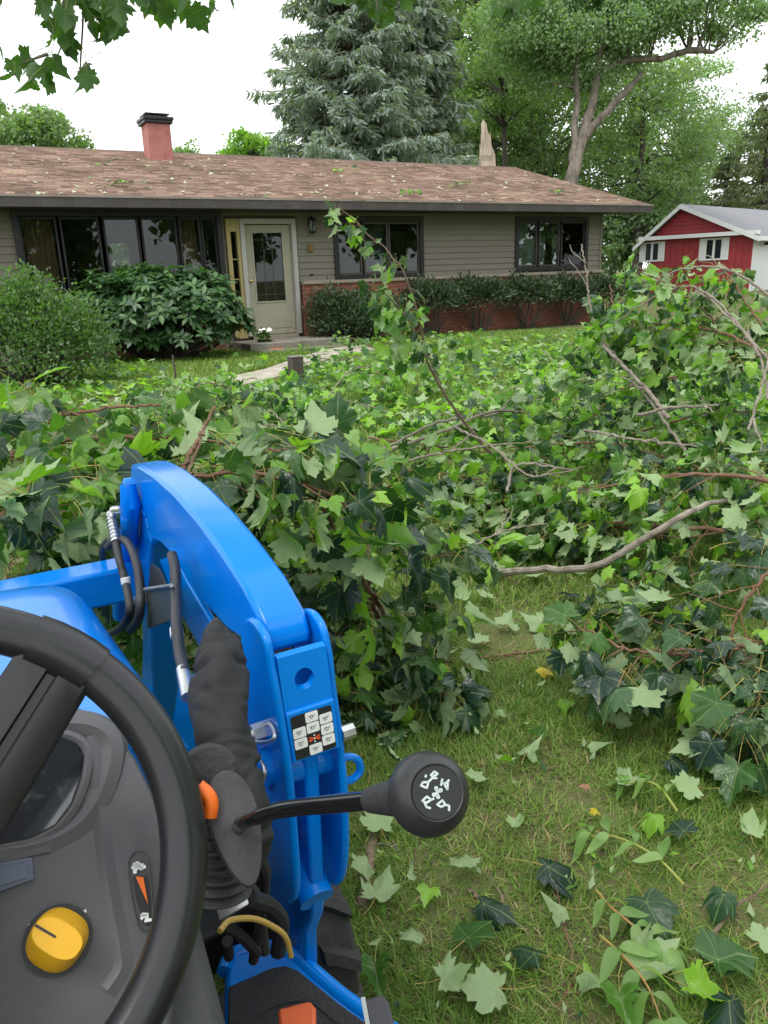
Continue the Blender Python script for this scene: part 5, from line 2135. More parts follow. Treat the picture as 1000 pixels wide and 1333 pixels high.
pp = [q0 + (q1 - q0) * t for t in np.linspace(0, 1, n_)]
mb.tube(pp, [.0225 + .003 * math.sin(t * 60) for t in np.linspace(0, 1, n_)], 22)
mb.build('bellows', RUBBER, joy, smooth=True)
MB().lathe([(.024, -.01), (.026, 0), (.022, .004), (.0, .005)], tpd(272, 1008, .66), unit(cl_ - tpd(272, 1008, .66)), 20, cap=False).build('boot_cap', RUBBER, joy, smooth=True)
lv = [tpd(258, 1024, .62), tpd(270, 1034, .62), tpd(275, 1046, .62), tpd(273, 1062, .62)]
MB().tube(spl(lv, 14), [.0062] * len(spl(lv, 14)), 10).build('position_lever', ORANGE, trac, smooth=True)
# linkage pieces and cables under the joystick
mb = MB().obox(tpd(303, 1180, .72), unit(tpd(318, 1172, .72) - tpd(288, 1188, .72)) * .012, np.array([0, .004, .004]), np.array([.003, -.003, .004]))
mb.build('linkage_plate', ZINC, trac, bevel=.001)
MB().tube([tpd(316, 1158, .72), tpd(319, 1166, .72)], .006, 6).tube([tpd(280, 1172, .71), tpd(292, 1168, .71), tpd(297, 1160, .71)], .005, 8).build('linkage_bolt', ZINC, trac, kind='stuff')
cb_ = [tpd(286, 1212, .80), tpd(300, 1198, .82), tpd(330, 1196, .85), tpd(355, 1206, .87), tpd(372, 1220, .88), tpd(379, 1245, .89)]
MB().tube(spl(cb_, 40), .0033, 8).build('control_cable', CABLE, trac, smooth=True)
for j, pts in enumerate(([(300, 1150, .85), (330, 1160, .9), (338, 1200, .95), (330, 1250, 1.0)], [(280, 1200, .85), (310, 1215, .92), (335, 1240, .98)], [(335, 1110, .9), (345, 1140, .95), (340, 1190, 1.0), (345, 1240, 1.02)],
                         [(325, 1170, .88), (352, 1180, .92), (366, 1200, .94), (362, 1240, .96)], [(296, 1225, .95), (298, 1245, 1.0)])):
    MB().tube(spl([tpd(*q) for q in pts], 24), .007 if j != 3 else .01, 8).build('wiring_hose', IRON if j % 2 else RUBBER, trac, smooth=True)
MB().prism([tpd(*q) for q in [(327, 1118, .95), (347, 1105, .95), (356, 1140, .97), (334, 1165, .97)]], (.0, .03, -.02)).build('valve_block', RUBBER, trac, bevel=.004)

# ---- right foot platform
fl = grp('foot_platform')
zf = .54
fo_ = [tpz(*q, zf) for q in [(292, 1262), (300, 1244), (318, 1234), (340, 1230), (362, 1233), (385, 1243), (405, 1260), (440, 1290), (478, 1318), (520, 1345), (520, 1480), (290, 1480)]]
m_ = MB().prism([np.array([p[0], p[1], zf]) for p in fo_], (0, 0, -.05))
m_.build('platform_edge', BLUE, fl, bevel=.010)
MB().tube(spl([np.array([p[0], p[1], zf - .006]) for p in fo_[:10]], 60), .013, 12).build('platform_lip', BLUE, fl, smooth=True)
fm = [tpz(*q, zf) for q in [(298, 1290), (330, 1276), (352, 1266), (372, 1262), (388, 1268), (408, 1284), (440, 1310), (470, 1332), (500, 1350), (500, 1470), (296, 1470)]]
MB().prism([np.array([p[0], p[1], zf + .002]) for p in fm], (0, 0, .007)).build('floor_mat', MATB, fl, bevel=.003)
rb = [tpz(*q, zf + .01) for q in [(322, 1334), (350, 1313), (380, 1304), (398, 1303), (412, 1309), (440, 1333)]]
MB().tube(spl([np.array([p[0], p[1], zf + .0095]) for p in rb], 30), .0016, 6).build('mat_bead', MATB, fl, smooth=True)
pd = [tpz(*q, zf + .05) for q in [(362, 1323), (405, 1312), (412, 1321), (412, 1360), (366, 1365)]]
m_ = MB().prism([np.array([p[0], p[1], zf + .045]) for p in pd], (0, 0, .02))
m_.build('orange_pedal', PEDAL_O, fl, bevel=.005)
mb = MB()
pc = sum(pd) / len(pd)
MB().tube([(pc[0], pc[1], zf), (pc[0], pc[1], zf + .05)], .012, 8).build('pedal_stem', IRON, fl)
pg = [tpz(*q, zf + .06) for q in [(473, 1306), (499, 1298), (507, 1308), (522, 1370), (485, 1375)]]
m_ = MB().prism([np.array([p[0], p[1], zf + .052]) for p in pg], (0, 0, .016))
m_.build('grey_pedal', mat('pedal_grey', (.05, .05, .055), .6, var=.2), fl, bevel=.005)
e_ = [np.array([p[0], p[1], zf + .069]) for p in (pg[0], pg[4])]
MB().bar(e_[0], e_[1], .006, .004).build('pedal_trim', ZINC, fl)
pc = sum(pg) / len(pg)
MB().tube([(pc[0], pc[1], zf - .02), (pc[0], pc[1], zf + .055)], .012, 8).build('pedal_stem', IRON, fl)
MB().box(.12, .32, -.2, .25, .40, .485).build('platform_support', IRON, fl, bevel=.005)

# ================================================================== LEAVES AND FALLEN BRANCHES
MIDS = ((.40, (.026, .075, .025)), (.64, (.085, .20, .028)))
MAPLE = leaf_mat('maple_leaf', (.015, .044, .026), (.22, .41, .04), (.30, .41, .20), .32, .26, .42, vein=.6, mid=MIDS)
MAPLE_FAR = leaf_mat('maple_leaf_far', (.025, .07, .03), (.25, .43, .06), (.32, .42, .22), .42, .32, .35, mid=((.35, (.055, .14, .032)), (.6, (.13, .27, .04))))
PETIOLE = mat('leaf_stalk', (.30, .34, .07), .5, var=.25, vscale=20, col2=(.33, .16, .06), c2scale=3)
TWIG = mat('twig_bark', (.15, .10, .07), .85, var=.3, vscale=14, bump=.3, bscale=60, col2=(.22, .17, .12), c2scale=8)
TWIG_R = mat('twig_red_bark', (.15, .075, .045), .75, var=.25, vscale=14, col2=(.22, .13, .08), c2scale=8)
LIMB = mat('limb_bark', (.27, .235, .19), .9, var=.3, vscale=16, bump=.5, bscale=50, col2=(.15, .125, .10), c2scale=14, stretch=(1, 1, 1))
YELLOWLEAF = leaf_mat('yellow_leaf', (.55, .40, .03), (.65, .50, .05), (.6, .5, .1), .5, .3)
BROWNLEAF = leaf_mat('brown_leaf', (.24, .10, .055), (.30, .15, .08), (.28, .15, .09), .7, .1)
ASH = leaf_mat('ash_leaflet', (.13, .24, .06), (.24, .36, .12), (.28, .38, .19), .45, .35)

HALF = [(0.0, 0.0), (.13, -.10), (.35, -.17), (.33, -.03), (.46, .02), (.37, .11), (.50, .19), (.63, .39), (.49, .41), (.46, .53), (.29, .47), (.31, .66), (.165, .74)]
TIPS = {2, 7}


def leaf_template(seed, phi=.2, drp=.3, kap=.6, tw=0.0, fold=.18, wave=.05, hi=True, pet=True):
    rng = np.random.default_rng(seed)
    curl = .06
    half = list(HALF)
    if not hi:
        half = [HALF[i] for i in (0, 2, 5, 7, 10)]
    right = [np.array(p) for p in half]
    left = [np.array((-x, y)) for x, y in half[1:]][::-1]
    tipv = set()
    out = right + [np.array((0, 1.0))] + left
    n = len(out)
    for i, p in enumerate(out):
        if i == len(right) or (abs(p[0]), p[1]) in ((.35, -.17), (.63, .39)):
            tipv.add(i)
    out = [p * (1 + rng.normal(0, .035)) + rng.normal(0, .012, 2) * (0 if i in (0, len(right)) else 1) for i, p in enumerate(out)]
    c = np.array((0, .10))
    rings = [.5, 1.0] if hi else [1.0]
    ph = rng.uniform(0, 6.28, 4)

    def zof(p, vein):
        r = np.linalg.norm(p - c)
        z = -curl * r * r * (.8 + .4 * math.sin(ph[0] + 2 * math.atan2(p[0], p[1]))) + fold * abs(p[0]) * .6
        z += wave * math.sin(7 * p[0] + ph[1]) * math.cos(6 * p[1] + ph[2]) * (r * 2)
        if not vein:
            z += fold * .22 * r
        else:
            z -= fold * .15 * r
        return z
    def bend(q, vn):
        x, y = q
        z = zof(np.array(q), vn)
        # fold the halves about the midrib, droop the side lobes, curl the blade lengthwise
        ax_ = abs(x)
        th = phi - drp * ax_
        x2, z2 = math.copysign(ax_ * math.cos(th), x), ax_ * math.sin(th) + z
        k_ = kap * (1 + .35 * math.sin(ph[3] + 3 * x))
        y2, z3 = math.sin(k_ * y) / k_, -(1 - math.cos(k_ * y)) / k_
        return (x2 + .12 * tw * y * y, y2 - z2 * math.sin(k_ * y), z2 * math.cos(k_ * y) + z3)
    vs, vein = [bend(c, True)], [1.0]
    for s in rings:
        for i, p in enumerate(out):
            q = c + (p - c) * s
            vs.append(bend(q, i in tipv))
            vein.append(1.0 if i in tipv else 0.0)
    fs, mi = [], []
    for i in range(n):
        j = (i + 1) % n
        fs.append((0, 1 + i, 1 + j))
        mi.append(0)
        for k in range(len(rings) - 1):
            a, b = 1 + k * n, 1 + (k + 1) * n
            fs += [(a + i, b + j, a + j), (a + i, b + i, b + j)]
            mi += [0, 0]
    if pet:
        o = len(vs)
        L = .75
        bend = rng.normal(0, .12)
        for t, w in ((0, .014), (.5, .011), (1, .016)):
            y = -L * t
            x = bend * t * t
            z = .02 - .18 * t * t * 0 + .05 * math.sin(3.1 * t)
            vs += [(x - w, y, z), (x + w, y, z), (x, y, z + 1.6 * w)]
            vein += [0, 0, 0]
        for q in range(2):
            a, b = o + 3 * q, o + 3 * q + 3
            for u, v in ((0, 1), (1, 2), (2, 0)):
                fs += [(a + u, a + v, b + v), (a + u, b + v, b + u)]
                mi += [1, 1]
    return np.array(vs), np.array(fs), np.array(vein), np.array(mi)


# upward facing check: normal of first face
def up_fix(t):
    vs, fs, ve, mi = t
    a, b, c = vs[fs[0]]
    if np.cross(b - a, c - a)[2] < 0:
        fs = fs.copy()
        k = mi == 0
        fs[k] = fs[k][:, ::-1]
    return vs, fs, ve, mi


SHAPES = [(.10, .3, .35, .1), (.28, .9, .8, -.6), (.55, .5, 1.2, .8), (-.25, .9, .7, .5), (.95, .2, .9, -1.0), (.2, 1.6, 1.7, .4), (-.5, .8, 1.3, -.8), (.35, .3, .25, 1.0)]
HI = [up_fix(leaf_template(100 + i, *SHAPES[i], wave=[.04, .06, .08, .05, .1, .07, .06, .05][i])) for i in range(8)]
LO = [up_fix(leaf_template(200 + i, *SHAPES[(0, 2, 3)[i]], hi=False, pet=False)) for i in range(3)]
HI_ME = [np_mesh('maple_leaf_%s' % 'abcdefgh'[i], v, f, [MAPLE, PETIOLE], np.full(len(v), .37 * i % 1), ve, smooth=True, mat_idx=mi) for i, (v, f, ve, mi) in enumerate(HI)]
LEAF_COUNT = [0]
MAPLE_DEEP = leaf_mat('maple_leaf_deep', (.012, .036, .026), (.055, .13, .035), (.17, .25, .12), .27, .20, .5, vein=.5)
DEEP_ME = [np_mesh('deep_leaf_%s' % 'abcdefgh'[i], v, f, [MAPLE_DEEP, PETIOLE], np.full(len(v), .37 * i % 1), ve, smooth=True, mat_idx=mi) for i, (v, f, ve, mi) in enumerate(HI)]
MAPLE_HANG = leaf_mat('maple_leaf_hanging', (.035, .085, .022), (.085, .18, .03), (.065, .13, .04), .4, .28, .4, vein=.3)  # darker maple leaf copy: the backlit look is put into its colours
HANG_ME = [np_mesh('hanging_leaf_%s' % 'abcdefgh'[i], v, f, [MAPLE_HANG, PETIOLE], np.full(len(v), .37 * i % 1), ve, smooth=True, mat_idx=mi) for i, (v, f, ve, mi) in enumerate(HI)]


def put_leaf(parent, pos, rot, size, k, origin, mesh=None, name='leaf'):
    o = bpy.data.objects.new(name, mesh or HI_ME[k])
    COL.objects.link(o)
    M = Matrix.Identity(4)
    for i in range(3):
        for j in range(3):
            M[i][j] = float(rot[i][j] * size)
        M[i][3] = float(pos[i] - origin[i])
    if parent is not None:
        o.parent = parent
    o.matrix_basis = M
    LEAF_COUNT[0] += 1
    return o


def aspect(rng):
    """leaves differ in breadth and length"""
    return np.array([rng.uniform(.8, 1.15), rng.uniform(.85, 1.2), rng.uniform(.7, 1.3)])[None, :]


def settle(P, margin=.012):
    g = gz(P[:, 0], P[:, 1]) + margin
    P[:, 2] = np.maximum(P[:, 2], g)
    return P


def in_frame(P, m=40):
    d = P - CAM
    z = d @ FW
    x = 500 + FPX * (d @ RT) / np.maximum(z, .05)
    y = 666.5 - FPX * (d @ UP) / np.maximum(z, .05)
    return (z > .3) & (x > -m) & (x < 1000 + m) & (y > -m) & (y < 1333 + m), z


def branch(label, ctrl, r0, seed, twig_len=.38, twig_gap=.105, leaf=.135, start=.1, per=2, sag=.5, maxobj=150, bark=None, group='fallen maple branches',
           lift=.02, world=False, name='fallen_branch', updown=.75, r1=.004, sub=True, term=3, density=1.0, up=.42, deep=0.12):
    """fallen leafy branch: main stem through control points (px, py, depth), opposite twigs with paired leaves"""
    rng = np.random.default_rng(seed)
    C = np.array(ctrl, float) if world else np.array([at(*c) for c in ctrl])
    C = settle(C, .02)
    main = spl(C, 40)
    main[1:-1] += rng.normal(size=(len(main) - 2, 3)) * .004
    main = settle(main, r0 * .8)
    org = main[0].copy()
    org[2] = float(gz(org[0], org[1]))
    t = empty(name, org, 0, label, 'branch', group)
    seg = np.linalg.norm(np.diff(main, axis=0), axis=1)
    cum = np.concatenate([[0], np.cumsum(seg)])
    Ltot = cum[-1]
    mb = MB()
    mb.tube(main - org, r0 + (r1 - r0) * (cum / Ltot) ** .8, 8)
    pos, tips, nrm = [], [], []

    def add_leaf(node, d):
        s = leaf * .68 * rng.uniform(.55, 1.25)
        pd = unit(d + rng.normal(size=3) * .35 + np.array([0, 0, -.25 * sag]))
        b = node + pd * s * .75
        tp = unit(pd * .8 + rng.normal(size=3) * .35 + np.array([0, 0, -.9 * sag]))
        n_ = rng.normal(size=3) * updown + np.array([0, 0, up])
        n_ += -np.array([b[0], b[1], b[2] - CAM_Z]) * .10
        if rng.random() < .30:
            n_ = -n_
        pos.append(np.concatenate([b, [s]]))
        tips.append(tp)
        nrm.append(n_)

    def twig(p, d, L, r, lev):
        n = max(3, int(L / .055))
        q = [p]
        dd = unit(d)
        dd[2] = min(dd[2], .12)
        for i in range(n):
            dd = unit(dd + rng.normal(size=3) * .16 + np.array([0, 0, -.07 * sag]))
            q.append(q[-1] + dd * L / n)
        q = settle(np.array(q), .012)
        mb.tube(q - org, np.linspace(r, r * .45, len(q)), 5, cap=False)
        for i in range(1, len(q)):
            if rng.random() > density:
                continue
            if lev == 0 and sub and i % 2 == 0 and rng.random() < .55 and L > .25:
                sd = unit(np.cross(dd, rng.normal(size=3)))
                twig(q[i], dd * .7 + sd * .8, L * .5, r * .6, 1)
            if i / len(q) > .25:
                sd = unit(np.cross(q[i] - q[i - 1], rng.normal(size=3) + UPV * .8))
                for k in range(per):
                    add_leaf(q[i], sd * (1 if k % 2 else -1) + dd * .5)
        for k in range(term):
            add_leaf(q[-1], dd + rng.normal(size=3) * .6)

    s = start * Ltot
    side = 1
    while s < Ltot:
        p = np.array([np.interp(s, cum, main[:, j]) for j in range(3)])
        i = min(len(main) - 2, int(np.searchsorted(cum, s)))
        d = unit(main[min(i + 1, len(main) - 1)] - main[max(i - 1, 0)])
        fr = (s / Ltot - start) / (1 - start + 1e-6)
        sd = unit(np.cross(d, UPV + rng.normal(size=3) * .5))
        L = twig_len * rng.uniform(.55, 1.2) * (1 - .45 * fr)
        for sg in (1, -1):
            if rng.random() < .85:
                twig(p, d * .55 + sg * sd * .75 + UPV * lift * rng.uniform(-.6, 1.6), L * rng.uniform(.6, 1.1), max(.0025, r0 * .28), 0)
        s += twig_gap * rng.uniform(.7, 1.3)
    dd = unit(main[-1] - main[-3])
    for k in range(term):
        add_leaf(main[-1], dd + rng.normal(size=3) * .5)
    mb.build('stem', bark or TWIG_R, t, smooth=True)
    if not pos:
        return t
    pos, tips, nrm = map(np.array, (pos, tips, nrm))
    pos[:, :3] = settle(pos[:, :3], .03)
    # keep leaves out of the tractor, the house front and the camera's own space
    lp = (pos[:, :3] - TO)
    lx, ly = lp @ U, lp @ W
    bad = (lx < .72) & (lx > -.75) & (ly < 1.02) & (ly > -1.2)
    bad |= (lx < .50) & (lx > -.50) & (ly < 1.34) & (pos[:, 2] > .33) & (ly > .9)
    tipend = pos[:, :3] + unit(tips) * pos[:, 3:4]
    le = (tipend - TO)
    ex, ey = le @ U, le @ W
    bad |= (ex < .52) & (ex > -.50) & (ey < 1.22) & (ey > -1.0) & (tipend[:, 2] > .3)
    keep = ~bad
    pos, tips, nrm = pos[keep], tips[keep], nrm[keep]
    # leaves resting on the ground flatten out
    low = pos[:, 2] - gz(pos[:, 0], pos[:, 1]) < .06
    tips[low, 2] *= .15
    nrm[low, 2] = np.where(nrm[low, 2] > 0, 1, -1) * (np.abs(nrm[low, 2]) + .6)
    rot = frames(tips, nrm)
    vis, z = in_frame(pos[:, :3])
    px = pos[:, 3] * 1.1 * FPX / np.maximum(z, .2)
    order = np.argsort(-px * vis)
    obj = [i for i in order[:maxobj] if vis[i] and px[i] > 15]
    for i in obj:
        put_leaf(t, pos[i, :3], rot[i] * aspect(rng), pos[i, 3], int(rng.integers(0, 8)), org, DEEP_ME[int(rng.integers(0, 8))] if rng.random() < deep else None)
    rest = np.setdiff1d(np.arange(len(pos)), obj)
    if len(rest):
        near = np.median(z[rest]) < 5
        pool = HI if near and len(rest) < 900 else LO
        pick = rng.integers(0, len(pool), len(rest))
        for q in range(len(pool)):
            if q == 0:
                VV, FF, TT, off = [], [], [], 0
            sel = rest[pick == q]
            if not len(sel):
                continue
            v, f, ve, mi = pool[q]
            f = f[mi == 0]
            nv = f.max() + 1
            v = v[:nv]
            X = np.einsum('nij,vj->nvi', rot[sel], v) * pos[sel, 3][:, None, None] + (pos[sel, :3] - org)[:, None, :]
            VV.append(X.reshape(-1, 3))
            FF.append((f[None] + (np.arange(len(sel)) * nv)[:, None, None]).reshape(-1, 3) + off)
            TT.append(np.repeat(rng.random(len(sel)), nv))
            off += len(sel) * nv
        link('foliage', np_mesh('foliage', np.concatenate(VV), np.concatenate(FF), MAPLE_FAR, np.concatenate(TT), smooth=True), t, 'stuff')
    return t


GL = 'leafy branches in the heap in front of the loader'
GR = 'leafy branches in the heap on the right of the lawn'
BR = [
    # ---- heap in front of the loader
    ('long leafy branch with red brown stem along the top of the loader heap', [(-80, 640, 3.0), (20, 590, 2.9), (130, 570, 2.8), (300, 575, 2.7), (440, 610, 2.7)], .012, 301, dict(leaf=.15, group=GL)),
    ('dark leaved branch arching over the loader arm', [(-60, 720, 2.5), (150, 650, 2.3), (300, 615, 2.25), (420, 640, 2.3), (500, 700, 2.45)], .012, 302, dict(deep=.6, leaf=.16, group=GL, updown=.4, up=.7)),
    ('leafy branch drooping to the lawn beside the mast', [(535, 885, 3.05), (500, 800, 2.85), (450, 715, 2.6), (410, 640, 2.5), (350, 600, 2.5)], .014, 303, dict(deep=.6, leaf=.15, group=GL)),
    ('leafy branch end hanging behind the hydraulic hoses', [(-80, 760, 2.5), (20, 690, 2.35), (110, 640, 2.3), (170, 630, 2.35), (230, 610, 2.4)], .010, 304, dict(leaf=.16, group=GL)),
    ('leafy branch between the loader arm and the open lawn', [(515, 850, 3.0), (485, 785, 2.85), (480, 730, 2.75), (480, 670, 2.9), (490, 620, 3.1)], .011, 305, dict(deep=.6, leaf=.14, group=GL)),
    ('branch lying low under the heap beside the front wheel', [(300, 800, 3.0), (400, 830, 2.9), (460, 850, 2.95), (505, 885, 2.95)], .010, 306, dict(deep=.6, leaf=.14, group=GL, sag=.3)),
    ('leafy branch over the bucket left of the arm', [(-100, 690, 2.0), (0, 670, 2.05), (80, 660, 2.2), (130, 700, 2.3)], .009, 307, dict(leaf=.15, group=GL)),
    ('leafy branch behind the heap towards the rounded shrub', [(-60, 570, 4.6), (40, 558, 4.8), (110, 550, 5.0), (180, 555, 5.0)], .011, 308, dict(leaf=.14, group=GL, maxobj=110)),
    # ---- heap on the right
    ('thick bare grey limb curving out of the right heap onto grass', [(640, 754, 4.05), (700, 741, 3.7), (775, 738, 3.45), (835, 704, 3.35), (888, 671, 3.3), (925, 655, 3.5), (960, 650, 3.8), (1010, 640, 4.1)], .021, 310,
     dict(start=.74, leaf=.14, group=GR, bark=LIMB, r1=.008)),
    ('leafy branch spreading across the middle of the right heap', [(1080, 640, 3.5), (960, 620, 3.5), (860, 620, 3.8), (760, 640, 4.2), (680, 650, 4.5)], .013, 311, dict(leaf=.14, group=GR)),
    ('dark leaved branch reaching out at the front of the right heap', [(1080, 815, 2.65), (980, 838, 2.65), (900, 850, 2.65), (820, 845, 2.7), (750, 815, 2.85)], .011, 312, dict(deep=.8, leaf=.155, group=GR, start=.0, sag=.7, updown=.4, up=.8)),
    ('branch drooping at the right edge over the front leaves', [(1090, 700, 2.8), (1010, 740, 2.75), (960, 800, 2.7), (950, 880, 2.65)], .010, 313, dict(deep=.8, leaf=.155, group=GR, updown=.4, up=.7)),
    ('high leafy branch along the crest of the right heap', [(1090, 520, 4.3), (1010, 470, 4.5), (930, 430, 4.8), (850, 425, 5.2), (790, 450, 5.5)], .016, 314, dict(leaf=.135, group=GR, maxobj=140, twig_len=.55)),
    ('leafy branch stretched across the foot of the right heap', [(1080, 720, 3.3), (930, 690, 3.6), (800, 680, 4.1), (690, 670, 4.5), (610, 650, 5.0)], .014, 315, dict(leaf=.14, group=GR)),
    ('upright leafy shoot standing in front of the door and slider window', [(640, 590, 5.3), (590, 530, 5.1), (556, 470, 4.95), (545, 410, 4.85), (520, 345, 4.8), (480, 305, 4.8), (440, 268, 4.8)], .012, 316,
     dict(leaf=.115, start=.42, twig_len=.17, twig_gap=.17, density=.55, sag=1.0, bark=TWIG, term=2, sub=False)),
    ('drooping bright leaf clump on the side twig of the upright shoot', [(575, 500, 4.98), (552, 455, 4.95), (530, 415, 4.92), (505, 385, 4.92), (488, 372, 4.92)], .006, 325,
     dict(leaf=.125, start=.25, twig_len=.22, twig_gap=.09, sag=1.3, bark=TWIG, deep=0.0, sub=False)),
    ('grey stemmed branch lying between the two heaps', [(500, 590, 5.2), (580, 560, 5.3), (650, 535, 5.5), (740, 545, 5.8), (840, 535, 6.0)], .014, 317, dict(twig_len=.3, leaf=.135, group=GR, bark=LIMB, start=.3, maxobj=120)),
    ('leafy branch at the back of the right heap', [(1090, 450, 5.4), (980, 465, 5.6), (880, 490, 6.0), (790, 510, 6.5), (720, 520, 7.0)], .016, 318, dict(leaf=.13, group=GR, maxobj=110, twig_len=.4)),
    ('thin bare branch arching over the crest of the right heap', [(1080, 560, 4.0), (1010, 480, 4.1), (960, 420, 4.2), (905, 374, 4.4), (850, 388, 4.6), (800, 420, 4.8)], .011, 319, dict(leaf=.12, group=GR, start=.62, bark=LIMB, twig_gap=.25, twig_len=.25)),
    ('leafy branch in the hollow of the right heap', [(860, 700, 3.9), (780, 680, 4.2), (700, 660, 4.5), (600, 680, 4.6)], .011, 320, dict(leaf=.135, group=GR, maxobj=120)),
    ('forked pale branch leaning up behind the right heap', [(900, 600, 4.7), (860, 540, 4.8), (820, 490, 5.0), (785, 440, 5.2)], .012, 321, dict(leaf=.13, group=GR, bark=LIMB, start=.45, maxobj=80)),
    ('leafy shoot standing before the red house', [(960, 480, 4.9), (930, 420, 4.9), (900, 390, 5.0), (860, 365, 5.1), (825, 345, 5.2)], .009, 322, dict(leaf=.12, group=GR, twig_len=.3, maxobj=110, density=.85)),
    ('leafy shoot on the crest before the grey roof', [(1060, 500, 4.6), (1010, 450, 4.7), (970, 390, 4.8), (940, 350, 4.9), (905, 338, 5.0)], .009, 323, dict(leaf=.12, group=GR, twig_len=.22, maxobj=90, start=.3, density=.75)),
    ('leafy shoot before the right corner of the brown house', [(860, 470, 5.4), (820, 420, 5.5), (800, 400, 5.6), (795, 370, 5.7)], .009, 324, dict(leaf=.12, group=GR, twig_len=.22, maxobj=90)),
]
for lab, ctrl, r0, seed, kw in BR:
    branch(lab, ctrl, r0, seed, **kw)

for k_, (lab, ctrl) in enumerate([
        ('light green leafy branch lying flat between the loader heap and the grey limb', [(500, 700, 4.5), (560, 690, 4.5), (620, 700, 4.4), (680, 715, 4.3)]),
        ('leafy branch flattened on the lawn behind the bare grey limb', [(560, 650, 5.0), (640, 668, 4.7), (730, 690, 4.3), (800, 700, 4.1)]),
        ('leafy branch tips spilling out of the loader heap over grass', [(470, 640, 4.2), (530, 660, 4.3), (580, 700, 4.3), (610, 740, 4.1)]),
        ('leafy branch lying across the gap behind the loader heap', [(440, 590, 5.2), (520, 610, 5.0), (600, 620, 5.0), (680, 640, 4.8)]),
        ('leafy branch at the open end of the grass gap', [(700, 620, 5.0), (640, 630, 5.0), (570, 640, 5.0), (510, 630, 5.0)]),
        ('pale leafy branch fallen over the far end of the gap', [(480, 570, 6.0), (560, 580, 5.9), (650, 590, 5.8), (740, 600, 5.5)])]):
    branch(lab, ctrl, .009, 340 + k_, leaf=.135, group=GR, maxobj=130, twig_len=.34, twig_gap=.12, deep=.05)

# low fillers inside the heaps
rngf = np.random.default_rng(77)
for i in range(9):
    x, y = rngf.uniform(-1.9, .1), rngf.uniform(2.3, 3.6)
    a = rngf.uniform(0, 6.28)
    L = rngf.uniform(.6, 1.1)
    z = rngf.uniform(.12, .6)
    pts = [(x, y, z * .5), (x + math.cos(a) * L * .5, y + math.sin(a) * L * .4, z), (x + math.cos(a) * L, y + math.sin(a) * L * .7, z * rngf.uniform(.6, 1.2))]
    branch('leafy maple branch buried inside the heap before the loader', pts, .010, 400 + i, world=True, leaf=.14, group=GL, maxobj=70)
for i in range(12):
    x, y = rngf.uniform(.9, 3.6), rngf.uniform(3.7, 6.4)
    if x < .55 * (y - 2.0):
        pass
    a = rngf.uniform(0, 6.28)
    L = rngf.uniform(.8, 1.5)
    hmax = .22 + .5 * max(0, min(1, (x - 1.3) / 1.4))
    z = rngf.uniform(.15, hmax)
    pts = [(x, y, z * .5), (x + math.cos(a) * L * .5, y + math.sin(a) * L * .4, z), (x + math.cos(a) * L, y + math.sin(a) * L * .7, z * rngf.uniform(.5, 1.1))]
    branch('leafy maple branch buried inside the right heap', pts, .012, 420 + i, world=True, leaf=.135, group=GR, maxobj=70)
# torn sprigs over the lawn between the heaps and the house
GF = 'torn maple sprigs over the far lawn'
for i in range(44):
    px, py = rngf.uniform(120, 1000), rngf.uniform(452, 580)
    if px < 420 and py < 500 and i % 3:
        py = rngf.uniform(500, 560)
    P = ground(px, py)
    if P[1] > 16 or (px < 430 and py < 512):
        continue
    a = rngf.uniform(0, 6.28)
    L = rngf.uniform(.7, 1.5)
    h = rngf.uniform(.06, .24) if py < 495 else rngf.uniform(.12, .45)
    g = float(gz(P[0], P[1]))
    pts = [(P[0], P[1], g + .04), (P[0] + math.cos(a) * L * .5, P[1] + math.sin(a) * L * .5, g + h), (P[0] + math.cos(a) * L, P[1] + math.sin(a) * L, g + h * .6)]
    where = min([(386, 480, 'near the wooden post'), (560, 445, 'before the yew shrubs under the slider window'), (720, 440, 'before the yew shrubs under the three light window'), (560, 540, 'at the foot of the upright shoot'),
                 (200, 530, 'behind the loader heap'), (850, 520, 'behind the right heap'), (450, 460, 'at the end of the concrete path'), (680, 520, 'on the open lawn between the heaps'), (380, 540, 'between the loader heap and the post')],
                key=lambda m: math.dist((px, py), m[:2]))[2]
    branch('torn leafy maple sprig lying ' + where, pts, .009, 500 + i, world=True, leaf=.13, group=GF, maxobj=26, twig_len=.38, twig_gap=.2, bark=TWIG if i % 2 else LIMB)

# ---- bare sticks
GS = 'bare sticks on the grass'


def stick(label, pts, r0, r1, seed, bark, forks=2, group=None):
    rng = np.random.default_rng(seed)
    p = spl(np.array([at(*q) if q[2] else ground(q[0], q[1]) for q in pts]), 36)
    p[1:-1] += rng.normal(size=(len(p) - 2, 3)) * .0028
    p = settle(p, r0 * .8)
    org = p[0].copy()
    t = empty('fallen_stick', org, 0, label, 'stick', group)
    mb = MB().tube(p - org, np.linspace(r0, r1, len(p)), 8)
    for k in range(forks):
        i = int(rng.integers(len(p) // 3, len(p) - 4))
        d = unit(p[i + 1] - p[i])
        sd = unit(np.cross(d, UPV)) * rng.choice([-1, 1])
        L = rng.uniform(.1, .3)
        q = np.array([p[i] + (d * .7 + sd * .6 + UPV * .15) * L * u + rng.normal(size=3) * .006 for u in np.linspace(0, 1, 6)])
        mb.tube(settle(q, .006) - org, np.linspace(r1 * 1.1, r1 * .4, 6), 5)
    mb.build('wood', bark, t, smooth=True)
    return t


